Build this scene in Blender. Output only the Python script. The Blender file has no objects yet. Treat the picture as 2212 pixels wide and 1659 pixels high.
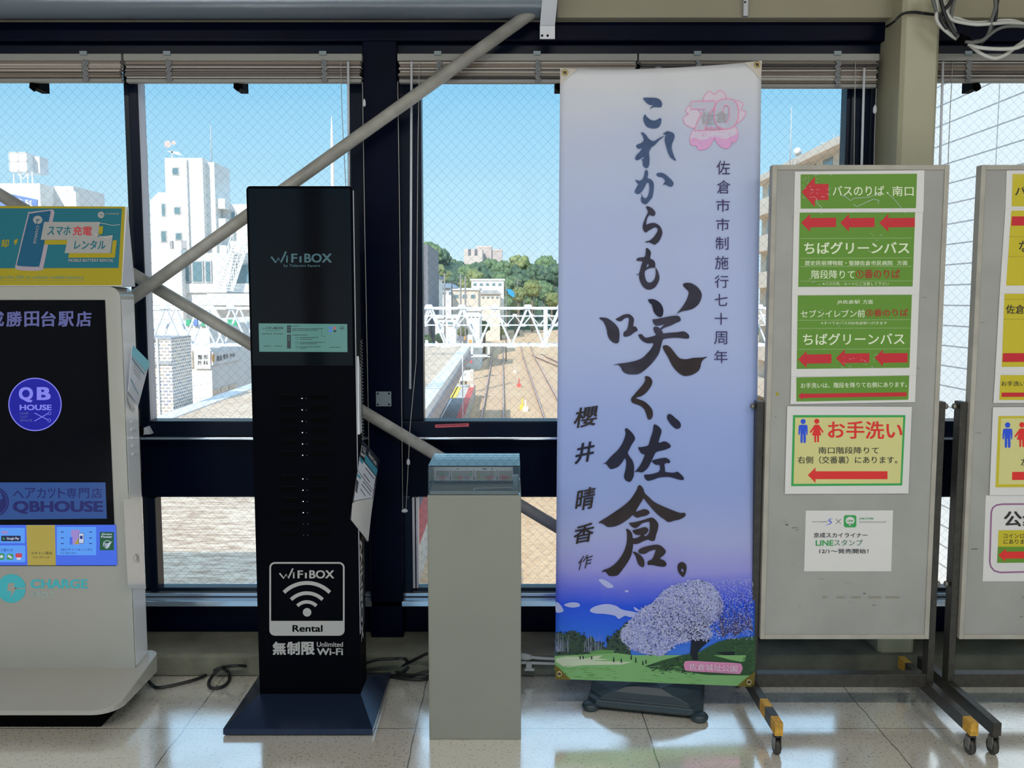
import bpy, math, random
from mathutils import Vector, Matrix
from mathutils.geometry import tessellate_polygon

SC = bpy.context.scene
COL = SC.collection
random.seed(7)

# ---------------------------------------------------------------- camera
W, H = 2212.0, 1659.0
FPX, CU, CV, CAMZ = 1950.0, 1106.0, 829.5, 1.3
TH_ = math.atan((CV - 648.0) / FPX)
cam = bpy.data.cameras.new('camera')
cam.sensor_fit = 'HORIZONTAL'
cam.sensor_width = 36.0
cam.lens = 36.0 * FPX / W
cam.clip_start = 0.05
cam.clip_end = 2000
camo = bpy.data.objects.new('camera', cam)
camo.location = (0, 0, CAMZ)
camo.rotation_euler = (math.pi / 2 - TH_, 0, 0)
COL.objects.link(camo)
SC.camera = camo

def lin(v):
    v = v / 255.0
    return v / 12.92 if v <= 0.04045 else ((v + 0.055) / 1.055) ** 2.4
def L(r, g, b):
    return (lin(r), lin(g), lin(b))
def B(r, g, b, ref=168, top=0.62):
    k = lin(ref)
    c = [lin(x) / k * top for x in (r, g, b)]
    q = max(1.0, max(c) / 0.92)
    return tuple(x / q for x in c)

# ---------------------------------------------------------------- sky, sun, exposure
world = bpy.data.worlds.new('sky')
SC.world = world
world.use_nodes = True
nt = world.node_tree
nt.nodes.clear()
wo = nt.nodes.new('ShaderNodeOutputWorld')
bg = nt.nodes.new('ShaderNodeBackground')
tc = nt.nodes.new('ShaderNodeTexCoord')
sx = nt.nodes.new('ShaderNodeSeparateXYZ')
rp = nt.nodes.new('ShaderNodeValToRGB')
nt.links.new(tc.outputs['Generated'], sx.inputs[0])
nt.links.new(sx.outputs['Z'], rp.inputs[0])
nt.links.new(rp.outputs[0], bg.inputs[0])
nt.links.new(bg.outputs[0], wo.inputs[0])
el = rp.color_ramp.elements
stops = [(0.0, L(222, 238, 246)), (0.06, L(196, 230, 246)), (0.14, L(172, 220, 245)), (0.25, L(128, 198, 238)), (0.33, L(118, 190, 236)), (0.45, (0.62, 0.92, 1.22)), (1.0, (0.66, 0.92, 1.20))]
while len(el) < len(stops):
    el.new(0.5)
for e, (p, c) in zip(el, stops):
    e.position = p
    e.color = (*c, 1)
bg.inputs[1].default_value = 1.15

sun = bpy.data.lights.new('sun', 'SUN')
sun.energy = 4.0
sun.angle = 0.009
sun.color = (1.0, 0.95, 0.88)
suno = bpy.data.objects.new('sun', sun)
suno.rotation_euler = Vector((0.38, 1.0, -0.727)).to_track_quat('-Z', 'Y').to_euler()
suno.location = (-4, -8, 12)
COL.objects.link(suno)

SC.view_settings.view_transform = 'Standard'
SC.view_settings.look = 'None'
SC.view_settings.exposure = 0.0
SC.view_settings.gamma = 1.0
SC.view_settings.use_curve_mapping = False
LAMP_W = 32.0      # each added fill lamp under the ceiling

# ---------------------------------------------------------------- measuring helpers
_c, _s = math.cos(TH_), math.sin(TH_)
CAM = Vector((0, 0, CAMZ))
def ray(u, v):
    a = (CV - v) / FPX
    return Vector(((u - CU) / FPX, _c + a * _s, -_s + a * _c))
def P(u, v, Y):
    d = ray(u, v)
    return CAM + d * (Y / d.y)
def G(u, v, Z=0.0):
    d = ray(u, v)
    return CAM + d * ((Z - CAMZ) / d.z)

class Plane:
    def __init__(s, o, ex, ez):
        s.o = Vector(o); s.ex = Vector(ex).normalized(); s.ez = Vector(ez).normalized()
        s.ez = (s.ez - s.ex * s.ez.dot(s.ex)).normalized()
        s.n = s.ez.cross(s.ex).normalized()
        if s.n.dot(CAM - s.o) < 0: s.n = -s.n
        s.wave = None
    def ab(s, u, v):
        d = ray(u, v)
        k = (s.o - CAM).dot(s.n) / d.dot(s.n)
        p = CAM + d * k - s.o
        return (p.dot(s.ex), p.dot(s.ez))
    def w(s, a, b, lift=0.0):
        if s.wave: lift += s.wave(a, b)
        return s.o + s.ex * a + s.ez * b + s.n * lift
    def px(s, u, v, lift=0.0):
        return s.w(*s.ab(u, v), lift)

def planeY(Y): return Plane((0, Y, 0), (1, 0, 0), (0, 0, 1))

# ---------------------------------------------------------------- materials
def mat(name, col, rough=0.5, metal=0.0, spec=0.5, noise=0.0, nscale=30.0, bump=0.0, bscale=200.0, emit=None, es=1.0, transl=0.0, coat=0.0, alpha=1.0):
    m = bpy.data.materials.new(name); m.use_nodes = True
    n = m.node_tree; b = n.nodes['Principled BSDF']
    b.inputs['Base Color'].default_value = (*col, 1)
    b.inputs['Roughness'].default_value = rough
    b.inputs['Metallic'].default_value = metal
    b.inputs['Specular IOR Level'].default_value = spec
    b.inputs['Coat Weight'].default_value = coat
    b.inputs['Alpha'].default_value = alpha
    if emit:
        b.inputs['Emission Color'].default_value = (*emit, 1)
        b.inputs['Emission Strength'].default_value = es
    if noise or bump:
        t = n.nodes.new('ShaderNodeTexCoord')
    if noise:
        nz = n.nodes.new('ShaderNodeTexNoise'); nz.inputs['Scale'].default_value = nscale; nz.inputs['Detail'].default_value = 4
        n.links.new(t.outputs['Object'], nz.inputs['Vector'])
        mr = n.nodes.new('ShaderNodeMapRange'); mr.inputs[1].default_value = 0.3; mr.inputs[2].default_value = 0.7
        mr.inputs[3].default_value = 1 - noise; mr.inputs[4].default_value = 1 + noise * 0.5
        n.links.new(nz.outputs[0], mr.inputs[0])
        mx = n.nodes.new('ShaderNodeMix'); mx.data_type = 'RGBA'; mx.blend_type = 'MULTIPLY'; mx.inputs[0].default_value = 1
        mx.inputs[6].default_value = (*col, 1)
        n.links.new(mr.outputs[0], mx.inputs[7]); n.links.new(mx.outputs[2], b.inputs['Base Color'])
    if bump:
        nb = n.nodes.new('ShaderNodeTexNoise'); nb.inputs['Scale'].default_value = bscale
        n.links.new(t.outputs['Object'], nb.inputs['Vector'])
        bp = n.nodes.new('ShaderNodeBump'); bp.inputs['Strength'].default_value = bump; bp.inputs['Distance'].default_value = 0.004
        n.links.new(nb.outputs[0], bp.inputs['Height']); n.links.new(bp.outputs[0], b.inputs['Normal'])
    if transl:
        tr = n.nodes.new('ShaderNodeBsdfTranslucent'); ms = n.nodes.new('ShaderNodeMixShader'); ms.inputs[0].default_value = transl
        tr.inputs[0].default_value = (*col, 1)
        if b.inputs['Base Color'].is_linked: n.links.new(b.inputs['Base Color'].links[0].from_socket, tr.inputs[0])
        out = n.nodes['Material Output']
        n.links.new(b.outputs[0], ms.inputs[1]); n.links.new(tr.outputs[0], ms.inputs[2]); n.links.new(ms.outputs[0], out.inputs[0])
    return m

class N:
    """tiny node-graph writer"""
    def __init__(s, name):
        s.m = bpy.data.materials.new(name); s.m.use_nodes = True; s.t = s.m.node_tree; s.t.nodes.clear()
        s.out = s.t.nodes.new('ShaderNodeOutputMaterial')
    def n(s, typ, ins=None, **kw):
        x = s.t.nodes.new(typ)
        for k, v in kw.items(): setattr(x, k, v)
        for k, v in (ins or {}).items():
            if isinstance(v, bpy.types.NodeSocket): s.t.links.new(v, x.inputs[k])
            else: x.inputs[k].default_value = v
        return x
    def math(s, op, a, b=0.0, c=0.0):
        return s.n('ShaderNodeMath', {0: a, 1: b, 2: c}, operation=op).outputs[0]
    def mix(s, f, a, b, blend='MIX'):
        ca = a if isinstance(a, bpy.types.NodeSocket) else (*a, 1)
        cb = b if isinstance(b, bpy.types.NodeSocket) else (*b, 1)
        return s.n('ShaderNodeMix', {0: f, 6: ca, 7: cb}, data_type='RGBA', blend_type=blend).outputs[2]
    def xyz(s, which='Object'):
        t = s.n('ShaderNodeTexCoord').outputs[which]
        q = s.n('ShaderNodeSeparateXYZ', {0: t})
        return t, q.outputs[0], q.outputs[1], q.outputs[2]
    def end(s, sock):
        s.t.links.new(sock, s.out.inputs[0]); return s.m

def mat_glass(name, wires=True):
    g = N(name)
    t, x, y, z = g.xyz()
    tr = g.n('ShaderNodeBsdfTransparent', {0: (0.965, 0.98, 0.98, 1)})
    gl = g.n('ShaderNodeBsdfGlossy', {0: (1, 1, 1, 1), 'Roughness': 0.02})
    lw = g.n('ShaderNodeFresnel', {0: 1.45})
    fr = g.math('MULTIPLY', lw.outputs[0], 0.6)
    sh = g.n('ShaderNodeMixShader', {0: fr, 1: tr.outputs[0], 2: gl.outputs[0]}).outputs[0]
    if wires:
        per, wid = 0.0345, 0.0009
        masks = []
        for op in ('ADD', 'SUBTRACT'):
            s_ = g.math(op, x, z)
            f_ = g.math('FRACT', g.math('DIVIDE', g.math('ADD', s_, 50.0), per))
            d_ = g.math('ABSOLUTE', g.math('SUBTRACT', f_, 0.5))
            masks.append(g.math('GREATER_THAN', d_, 0.5 - wid / per))
        bf = g.n('ShaderNodeNewGeometry').outputs['Backfacing']
        mk = g.math('MULTIPLY', g.math('MAXIMUM', masks[0], masks[1]), g.math('SUBTRACT', 1.0, bf))
        wd = g.n('ShaderNodeBsdfDiffuse', {0: (0.30, 0.36, 0.44, 1)})
        wt = g.n('ShaderNodeBsdfTransparent', {0: (0.70, 0.78, 0.85, 1)})
        wm = g.n('ShaderNodeMixShader', {0: 0.22, 1: wt.outputs[0], 2: wd.outputs[0]}).outputs[0]
        sh = g.n('ShaderNodeMixShader', {0: mk, 1: sh, 2: wm}).outputs[0]
    return g.end(sh)

def mat_floor():
    g = N('terrazzo_floor')
    t, x, y, z = g.xyz()
    n1 = g.n('ShaderNodeTexNoise', {'Vector': t, 'Scale': 2.2, 'Detail': 5.0}).outputs[0]
    n2 = g.n('ShaderNodeTexVoronoi', {'Vector': t, 'Scale': 160.0}).outputs['Distance']
    n3 = g.n('ShaderNodeTexNoise', {'Vector': t, 'Scale': 120.0, 'Detail': 3.0}).outputs[0]
    c = g.mix(n1, (.84, .79, .69), (.93, .90, .82))
    chips = g.math('LESS_THAN', n2, 0.16)
    c = g.mix(g.math('MULTIPLY', chips, 0.28), c, B(225, 220, 205, 168, .7))
    dark = g.math('GREATER_THAN', n3, 0.61)
    c = g.mix(g.math('MULTIPLY', dark, 0.5), c, B(105, 96, 84, 168, .6))
    # slab joints
    wob = g.math('MULTIPLY', g.math('SUBTRACT', g.n('ShaderNodeTexNoise', {'Vector': t, 'Scale': 9.0}).outputs[0], 0.5), 0.012)
    fx = g.math('FRACT', g.math('DIVIDE', g.math('ADD', g.math('ADD', x, wob), 1.0 + 7.05), 0.705))
    lx = g.math('LESS_THAN', fx, 0.0055)
    fy = g.math('FRACT', g.math('DIVIDE', g.math('ADD', y, 7.05 - 2.64), 0.705))
    ly = g.math('LESS_THAN', fy, 0.005)
    j = g.math('MAXIMUM', lx, ly)
    c = g.mix(g.math('MULTIPLY', j, 0.75), c, (0.03, 0.028, 0.025))
    sc = g.n('ShaderNodeTexNoise', {'Vector': t, 'Scale': 5.0, 'Detail': 6.0, 'Roughness': 0.7}).outputs[0]
    rg = g.n('ShaderNodeMapRange', {0: sc, 1: 0.3, 2: 0.7, 3: 0.10, 4: 0.24}).outputs[0]
    bp = g.n('ShaderNodeBump', {'Height': n3, 'Strength': 0.05, 'Distance': 0.002})
    b = g.n('ShaderNodeBsdfPrincipled', {'Base Color': c, 'Roughness': rg, 'Specular IOR Level': 0.5, 'Normal': bp.outputs[0]})
    gl = g.n('ShaderNodeBsdfGlossy', {0: (1, 1, 1, 1), 'Roughness': g.math('ADD', rg, -.03), 'Normal': bp.outputs[0]})
    fr = g.n('ShaderNodeFresnel', {0: 1.5})
    f = g.math('ADD', g.math('MULTIPLY', fr.outputs[0], 1.0), .42)
    return g.end(g.n('ShaderNodeMixShader', {0: f, 1: b.outputs[0], 2: gl.outputs[0]}).outputs[0])

def mat_rows(name, c0, c1, row=0.3, speck=1.0, bump=0.5):
    """sheet roofing: rows along x with broken bright dashes"""
    g = N(name)
    t, x, y, z = g.xyz()
    fy = g.math('FRACT', g.math('DIVIDE', y, row))
    cv = g.n('ShaderNodeCombineXYZ', {0: g.math('MULTIPLY', x, 5.0 * speck), 1: g.math('MULTIPLY', y, 15.0 * speck), 2: 0.0})
    nn = g.n('ShaderNodeTexNoise', {'Vector': cv.outputs[0], 'Scale': 1.0, 'Detail': 3.0, 'Roughness': 0.6}).outputs[0]
    n2 = g.n('ShaderNodeTexNoise', {'Vector': t, 'Scale': 0.8, 'Detail': 3.0}).outputs[0]
    e = g.math('ADD', g.math('MULTIPLY', g.math('ABSOLUTE', g.math('SUBTRACT', fy, 0.5)), 0.5), g.math('ADD', g.math('MULTIPLY', g.math('SUBTRACT', nn, 0.5), 2.4), g.math('MULTIPLY', g.math('SUBTRACT', n2, 0.5), 0.7)))
    rm = g.n('ShaderNodeMapRange', {0: e, 1: -0.25, 2: 0.45, 3: 0.0, 4: 1.0})
    c = g.mix(rm.outputs[0], c0, c1)
    bp = g.n('ShaderNodeBump', {'Height': fy, 'Strength': bump, 'Distance': 0.03})
    b = g.n('ShaderNodeBsdfPrincipled', {'Base Color': c, 'Roughness': 0.8, 'Normal': bp.outputs[0]})
    return g.end(b.outputs[0])

def mat_ballast():
    g = N('ballast')
    t, x, y, z = g.xyz()
    n1 = g.n('ShaderNodeTexNoise', {'Vector': t, 'Scale': 0.25, 'Detail': 6.0}).outputs[0]
    n2 = g.n('ShaderNodeTexNoise', {'Vector': t, 'Scale': 5.0, 'Detail': 4.0}).outputs[0]
    c = g.mix(n1, L(206, 168, 132), L(240, 212, 176))
    c = g.mix(g.n('ShaderNodeMapRange', {0: n2, 1: .35, 2: .65, 3: 0, 4: .6}).outputs[0], c, L(190, 152, 118))
    b = g.n('ShaderNodeBsdfPrincipled', {'Base Color': c, 'Roughness': 0.95})
    return g.end(b.outputs[0])

def mat_siding(name, col, row, line):
    g = N(name)
    t, x, y, z = g.xyz()
    f = g.math('FRACT', g.math('DIVIDE', g.math('ADD', z, 40.0), row))
    k = g.math('LESS_THAN', f, 0.07)
    fy = g.math('FRACT', g.math('DIVIDE', g.math('ADD', y, 0.9), 3.4))
    k2 = g.math('LESS_THAN', fy, 0.012)
    c = g.mix(g.math('MAXIMUM', k, k2), col, line)
    b = g.n('ShaderNodeBsdfPrincipled', {'Base Color': c, 'Roughness': 0.7})
    return g.end(b.outputs[0])

def mat_leaf(name, c0, c1, scale=2.2):
    g = N(name)
    t, x, y, z = g.xyz()
    n1 = g.n('ShaderNodeTexNoise', {'Vector': t, 'Scale': scale, 'Detail': 6.0, 'Roughness': .7}).outputs[0]
    c = g.mix(g.n('ShaderNodeMapRange', {0: n1, 1: .40, 2: .60, 3: 0, 4: 1}).outputs[0], c0, c1)
    bp = g.n('ShaderNodeBump', {'Height': n1, 'Strength': 1.0, 'Distance': .6})
    b = g.n('ShaderNodeBsdfPrincipled', {'Base Color': c, 'Roughness': 0.9, 'Normal': bp.outputs[0]})
    return g.end(b.outputs[0])

def mat_banner(zlo, zhi):
    """printed cloth: pale sky that deepens to blue towards the printed park picture"""
    g = N('banner_cloth')
    t, x, y, z = g.xyz()
    nz = g.n('ShaderNodeTexNoise', {'Vector': t, 'Scale': 3.0, 'Detail': 4.0}).outputs[0]
    f = g.n('ShaderNodeMapRange', {0: z, 1: zlo, 2: zhi, 3: 0.0, 4: 1.0}).outputs[0]
    f = g.math('ADD', f, g.math('MULTIPLY', g.math('SUBTRACT', nz, 0.5), 0.06))
    r = g.n('ShaderNodeValToRGB', {0: f})
    e = r.color_ramp.elements
    k = lambda *c: B(*c, ref=200, top=.92)
    st = [(0.03, k(95, 150, 228)), (0.08, k(62, 122, 225)), (0.125, k(52, 96, 216)), (0.155, k(120, 130, 222)), (0.185, k(172, 172, 226)), (0.235, k(184, 190, 226)),
          (0.31, k(178, 196, 238)), (0.42, k(182, 198, 236)), (0.55, k(194, 203, 230)), (0.75, k(195, 203, 226)), (0.88, k(200, 205, 220)), (0.97, k(212, 212, 216))]
    while len(e) < len(st): e.new(0.5)
    for q, (p, c) in zip(e, st):
        q.position = p; q.color = (*c, 1)
    b = g.n('ShaderNodeBsdfPrincipled', {'Base Color': r.outputs[0], 'Roughness': 0.75, 'Specular IOR Level': 0.2})
    tl = g.n('ShaderNodeBsdfTranslucent', {0: r.outputs[0]})
    s = g.n('ShaderNodeMixShader', {0: 0.5, 1: b.outputs[0], 2: tl.outputs[0]})
    return g.end(s.outputs[0])

M = {}
def defm(k, *a, **kw): M[k] = mat(k, *a, **kw)
defm('navy', (0.0008, 0.0022, 0.014), .36, spec=.07, noise=.3, nscale=6)
defm('navy2', (0.0018, 0.006, 0.022), .34, spec=.16, noise=.3, nscale=6)
defm('sash', (0.004, 0.010, 0.022), .3, spec=.3)
defm('alu', (0.60, 0.60, 0.68), .45, metal=.2)
defm('ledge', (0.62, 0.70, 0.80), .16, metal=.8)
defm('concrete', B(110, 110, 96, 168, .45), .85, noise=.35, nscale=9, bump=.3, bscale=120)
defm('beige', B(150, 143, 122, 168, .38), .6, noise=.08, nscale=3)
defm('column', B(168, 164, 138, 168, .38), .4, noise=.07, nscale=3)
defm('duct', (0.15, 0.185, 0.23), .3, metal=.3, noise=.1, nscale=2)
defm('wallback', (0.45, 0.44, 0.4), .7)
defm('ceil', (0.5, 0.5, 0.47), .8)
defm('brace', B(158, 156, 150, 168, .42), .4, noise=.25, nscale=18)
defm('galv', B(150, 152, 158, 168, .6), .4, metal=.5)
defm('headrail', (.26, .255, .24), .5)
defm('slat', (0.20, 0.16, 0.13), .45)
defm('slatlit', (0.48, 0.44, 0.40), .4)
defm('gapdark', (0.045, 0.04, 0.04), .5)
defm('tape', (0.22, 0.23, 0.24), .7, alpha=.9)
defm('cord', (0.42, 0.41, 0.39), .6)
defm('wand', (0.75, 0.78, 0.85), .15, alpha=.75)
defm('black', (0.0015, 0.0015, 0.002), .6, spec=.02)
defm('blackgloss', (0.0008, 0.003, 0.006), .06, spec=.14)
defm('blackmetal', (0.0008, 0.0011, 0.003), .45, spec=.03)
defm('basemetal', (0.02, 0.034, 0.075), .22, metal=.5)
defm('rubber', (0.012, 0.012, 0.013), .7)
defm('darkcable', (0.008, 0.008, 0.010), .45)
defm('whitecable', (0.55, 0.55, 0.52), .5)
defm('greycable', (0.12, 0.125, 0.12), .55)
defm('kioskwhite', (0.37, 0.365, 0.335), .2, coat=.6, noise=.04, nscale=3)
defm('kioskside_lit', (0.74, 0.76, 0.80), .25, coat=.4)  # paler copy of the kiosk white, window light put into the colour
defm('screen', (0.002, 0.0025, 0.005), .07, spec=.14)
defm('pedestal', (0.215, 0.22, 0.19), .5, noise=.05, nscale=4)
defm('paper', (0.63, 0.62, 0.62), .55)
defm('board', (0.31, 0.31, 0.295), .5, noise=.12, nscale=5)
defm('boardrim', (0.36, 0.34, 0.30), .5, noise=.15, nscale=14)
defm('steel', (0.045, 0.04, 0.033), .42, metal=.3, noise=.3, nscale=60)
defm('yellowpaint', (0.55, 0.30, 0.03), .55, noise=.35, nscale=60)
defm('caster', (0.03, 0.028, 0.026), .5)
defm('casterhub', (0.2, 0.19, 0.17), .4, metal=.6)
defm('brass', (0.45, 0.36, 0.16), .35, metal=.9)
defm('tank', (0.018, 0.034, 0.045), .4, bump=.15, bscale=400)
defm('green', B(72, 110, 25), .4)
defm('greendark', B(30, 92, 48), .5)
defm('red', B(152, 18, 30), .45)
defm('redtext', B(128, 34, 18), .5)
defm('signred', B(172, 28, 24), .5)
defm('signtext', B(176, 184, 160), .5)
defm('ink', B(28, 26, 28), .6)
defm('inkblue', B(20, 60, 170), .5)
defm('cream', B(164, 160, 106), .5)
defm('yellow', B(154, 142, 22), .4)
defm('purple', B(112, 72, 108), .5)
defm('linegreen', B(35, 125, 60), .5)
defm('teal', B(24, 86, 100), .6, spec=.2)
defm('tealdark', B(20, 70, 98), .6, spec=.2)
defm('tealtext', B(52, 150, 160), .5)
defm('tealfaint', B(128, 148, 146), .5)
defm('signyellow', B(132, 120, 26), .6, spec=.2)
defm('signgrey', B(128, 128, 128), .6, spec=.2)
defm('signpink', B(128, 118, 130), .4)
defm('signink', B(80, 110, 96), .5)
defm('silver', (0.36, 0.365, 0.365), .5)
defm('silverdim', (0.11, 0.135, 0.15), .45)
defm('lettercard', (0.62, 0.65, 0.75), .4)
defm('cardnavy', (0.01, 0.014, 0.03), .35)
defm('cardteal', (0.05, 0.28, 0.40), .4)
defm('cardcyan', (0.22, 0.58, 0.72), .4)
defm('pinktape', B(170, 70, 84), .5)
defm('plate', (0.20, 0.25, 0.28), .4)
# lit screens
def glow(k, c, s=1.0): M[k] = mat(k, (0.01, 0.01, 0.01), .1, emit=c, es=s)
defm('stain', (0.25, 0.235, 0.19), .6)
glow('e_lilac', L(84, 88, 140)); glow('e_qb', L(8, 10, 150)); glow('e_qblight', L(128, 128, 232)); glow('e_band', L(34, 70, 132)); glow('e_bandink', L(16, 22, 92))
glow('e_blue', L(62, 100, 222)); glow('e_card', L(84, 150, 238)); glow('e_cardink', L(22, 44, 128)); glow('e_yellow', L(160, 146, 66)); glow('e_yink', L(50, 50, 40))
glow('e_green', L(20, 80, 50)); glow('e_white', L(190, 200, 225)); glow('e_red', L(190, 60, 80)); glow('e_lime', L(52, 140, 80)); glow('e_navy', L(12, 24, 66)); glow('e_pink', L(150, 130, 200))
glow('e_mint', L(74, 122, 116)); glow('e_mintink', L(14, 30, 34)); glow('e_minty', L(60, 130, 130)); glow('e_led', (1.4, 1.4, 1.5)); glow('e_leddim', (.06, .07, .09))
glow('e_standby', L(10, 26, 42)); glow('e_standtext', L(52, 86, 92))
M['glass'] = mat_glass('wired_glass')
M['floor'] = mat_floor()

# acrylic for the display case
g = N('clear_acrylic')
tr = g.n('ShaderNodeBsdfTransparent', {0: (0.985, 0.99, 0.99, 1)}); gl = g.n('ShaderNodeBsdfGlossy', {'Roughness': 0.01})
fr = g.n('ShaderNodeFresnel', {0: 1.5})
M['acrylic'] = g.end(g.n('ShaderNodeMixShader', {0: fr.outputs[0], 1: tr.outputs[0], 2: gl.outputs[0]}).outputs[0])

# ---------------------------------------------------------------- text outlines
TMP = bpy.data.scenes.new('scratch')
_tc = {}
def glyphs(s, bold=0.0):
    k = (s, bold)
    if k in _tc: return _tc[k]
    c = bpy.data.curves.new('scratch', 'FONT'); c.body = s; c.resolution_u = 3; c.fill_mode = 'FRONT'
    o = bpy.data.objects.new('scratch', c); TMP.collection.objects.link(o)
    vl = TMP.view_layers[0]; vl.update()
    me = bpy.data.meshes.new_from_object(o.evaluated_get(vl.depsgraph))
    vs = [(v.co.x, v.co.y) for v in me.vertices]; fs = [tuple(p.vertices) for p in me.polygons]
    bpy.data.objects.remove(o); bpy.data.curves.remove(c); bpy.data.meshes.remove(me)
    if bold > 0:      # heavier strokes: the outline stamped around itself
        n0 = len(vs); base = list(vs); fb = list(fs); vs = []; fs = []
        for i, (dx, dy) in enumerate(((1, .6), (-1, .6), (1, -.6), (-1, -.6), (0, 0))):
            vs += [(x + dx * bold * .8, y + dy * bold * .8) for x, y in base]; fs += [tuple(i * n0 + q for q in f) for f in fb]
    x0 = min(v[0] for v in vs); x1 = max(v[0] for v in vs); y0 = min(v[1] for v in vs); y1 = max(v[1] for v in vs)
    nb = n0 if bold > 0 else len(vs)
    vs = [((x - x0) / (x1 - x0), (y - y0) / (y1 - y0), (i // nb) * .00005) for i, (x, y) in enumerate(vs)]
    _tc[k] = (vs, fs)
    return _tc[k]

def catmull(pts, n=4):
    out = []; m = len(pts)
    for i in range(m):
        p0, p1, p2, p3 = (Vector((*pts[(i + k) % m], 0)) for k in (-1, 0, 1, 2))
        for j in range(n):
            t = j / n
            q = 0.5 * ((2 * p1) + (p2 - p0) * t + (2 * p0 - 5 * p1 + 4 * p2 - p3) * t * t + (3 * p1 - p0 - 3 * p2 + p3) * t ** 3)
            out.append((q.x, q.y))
    return out

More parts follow.
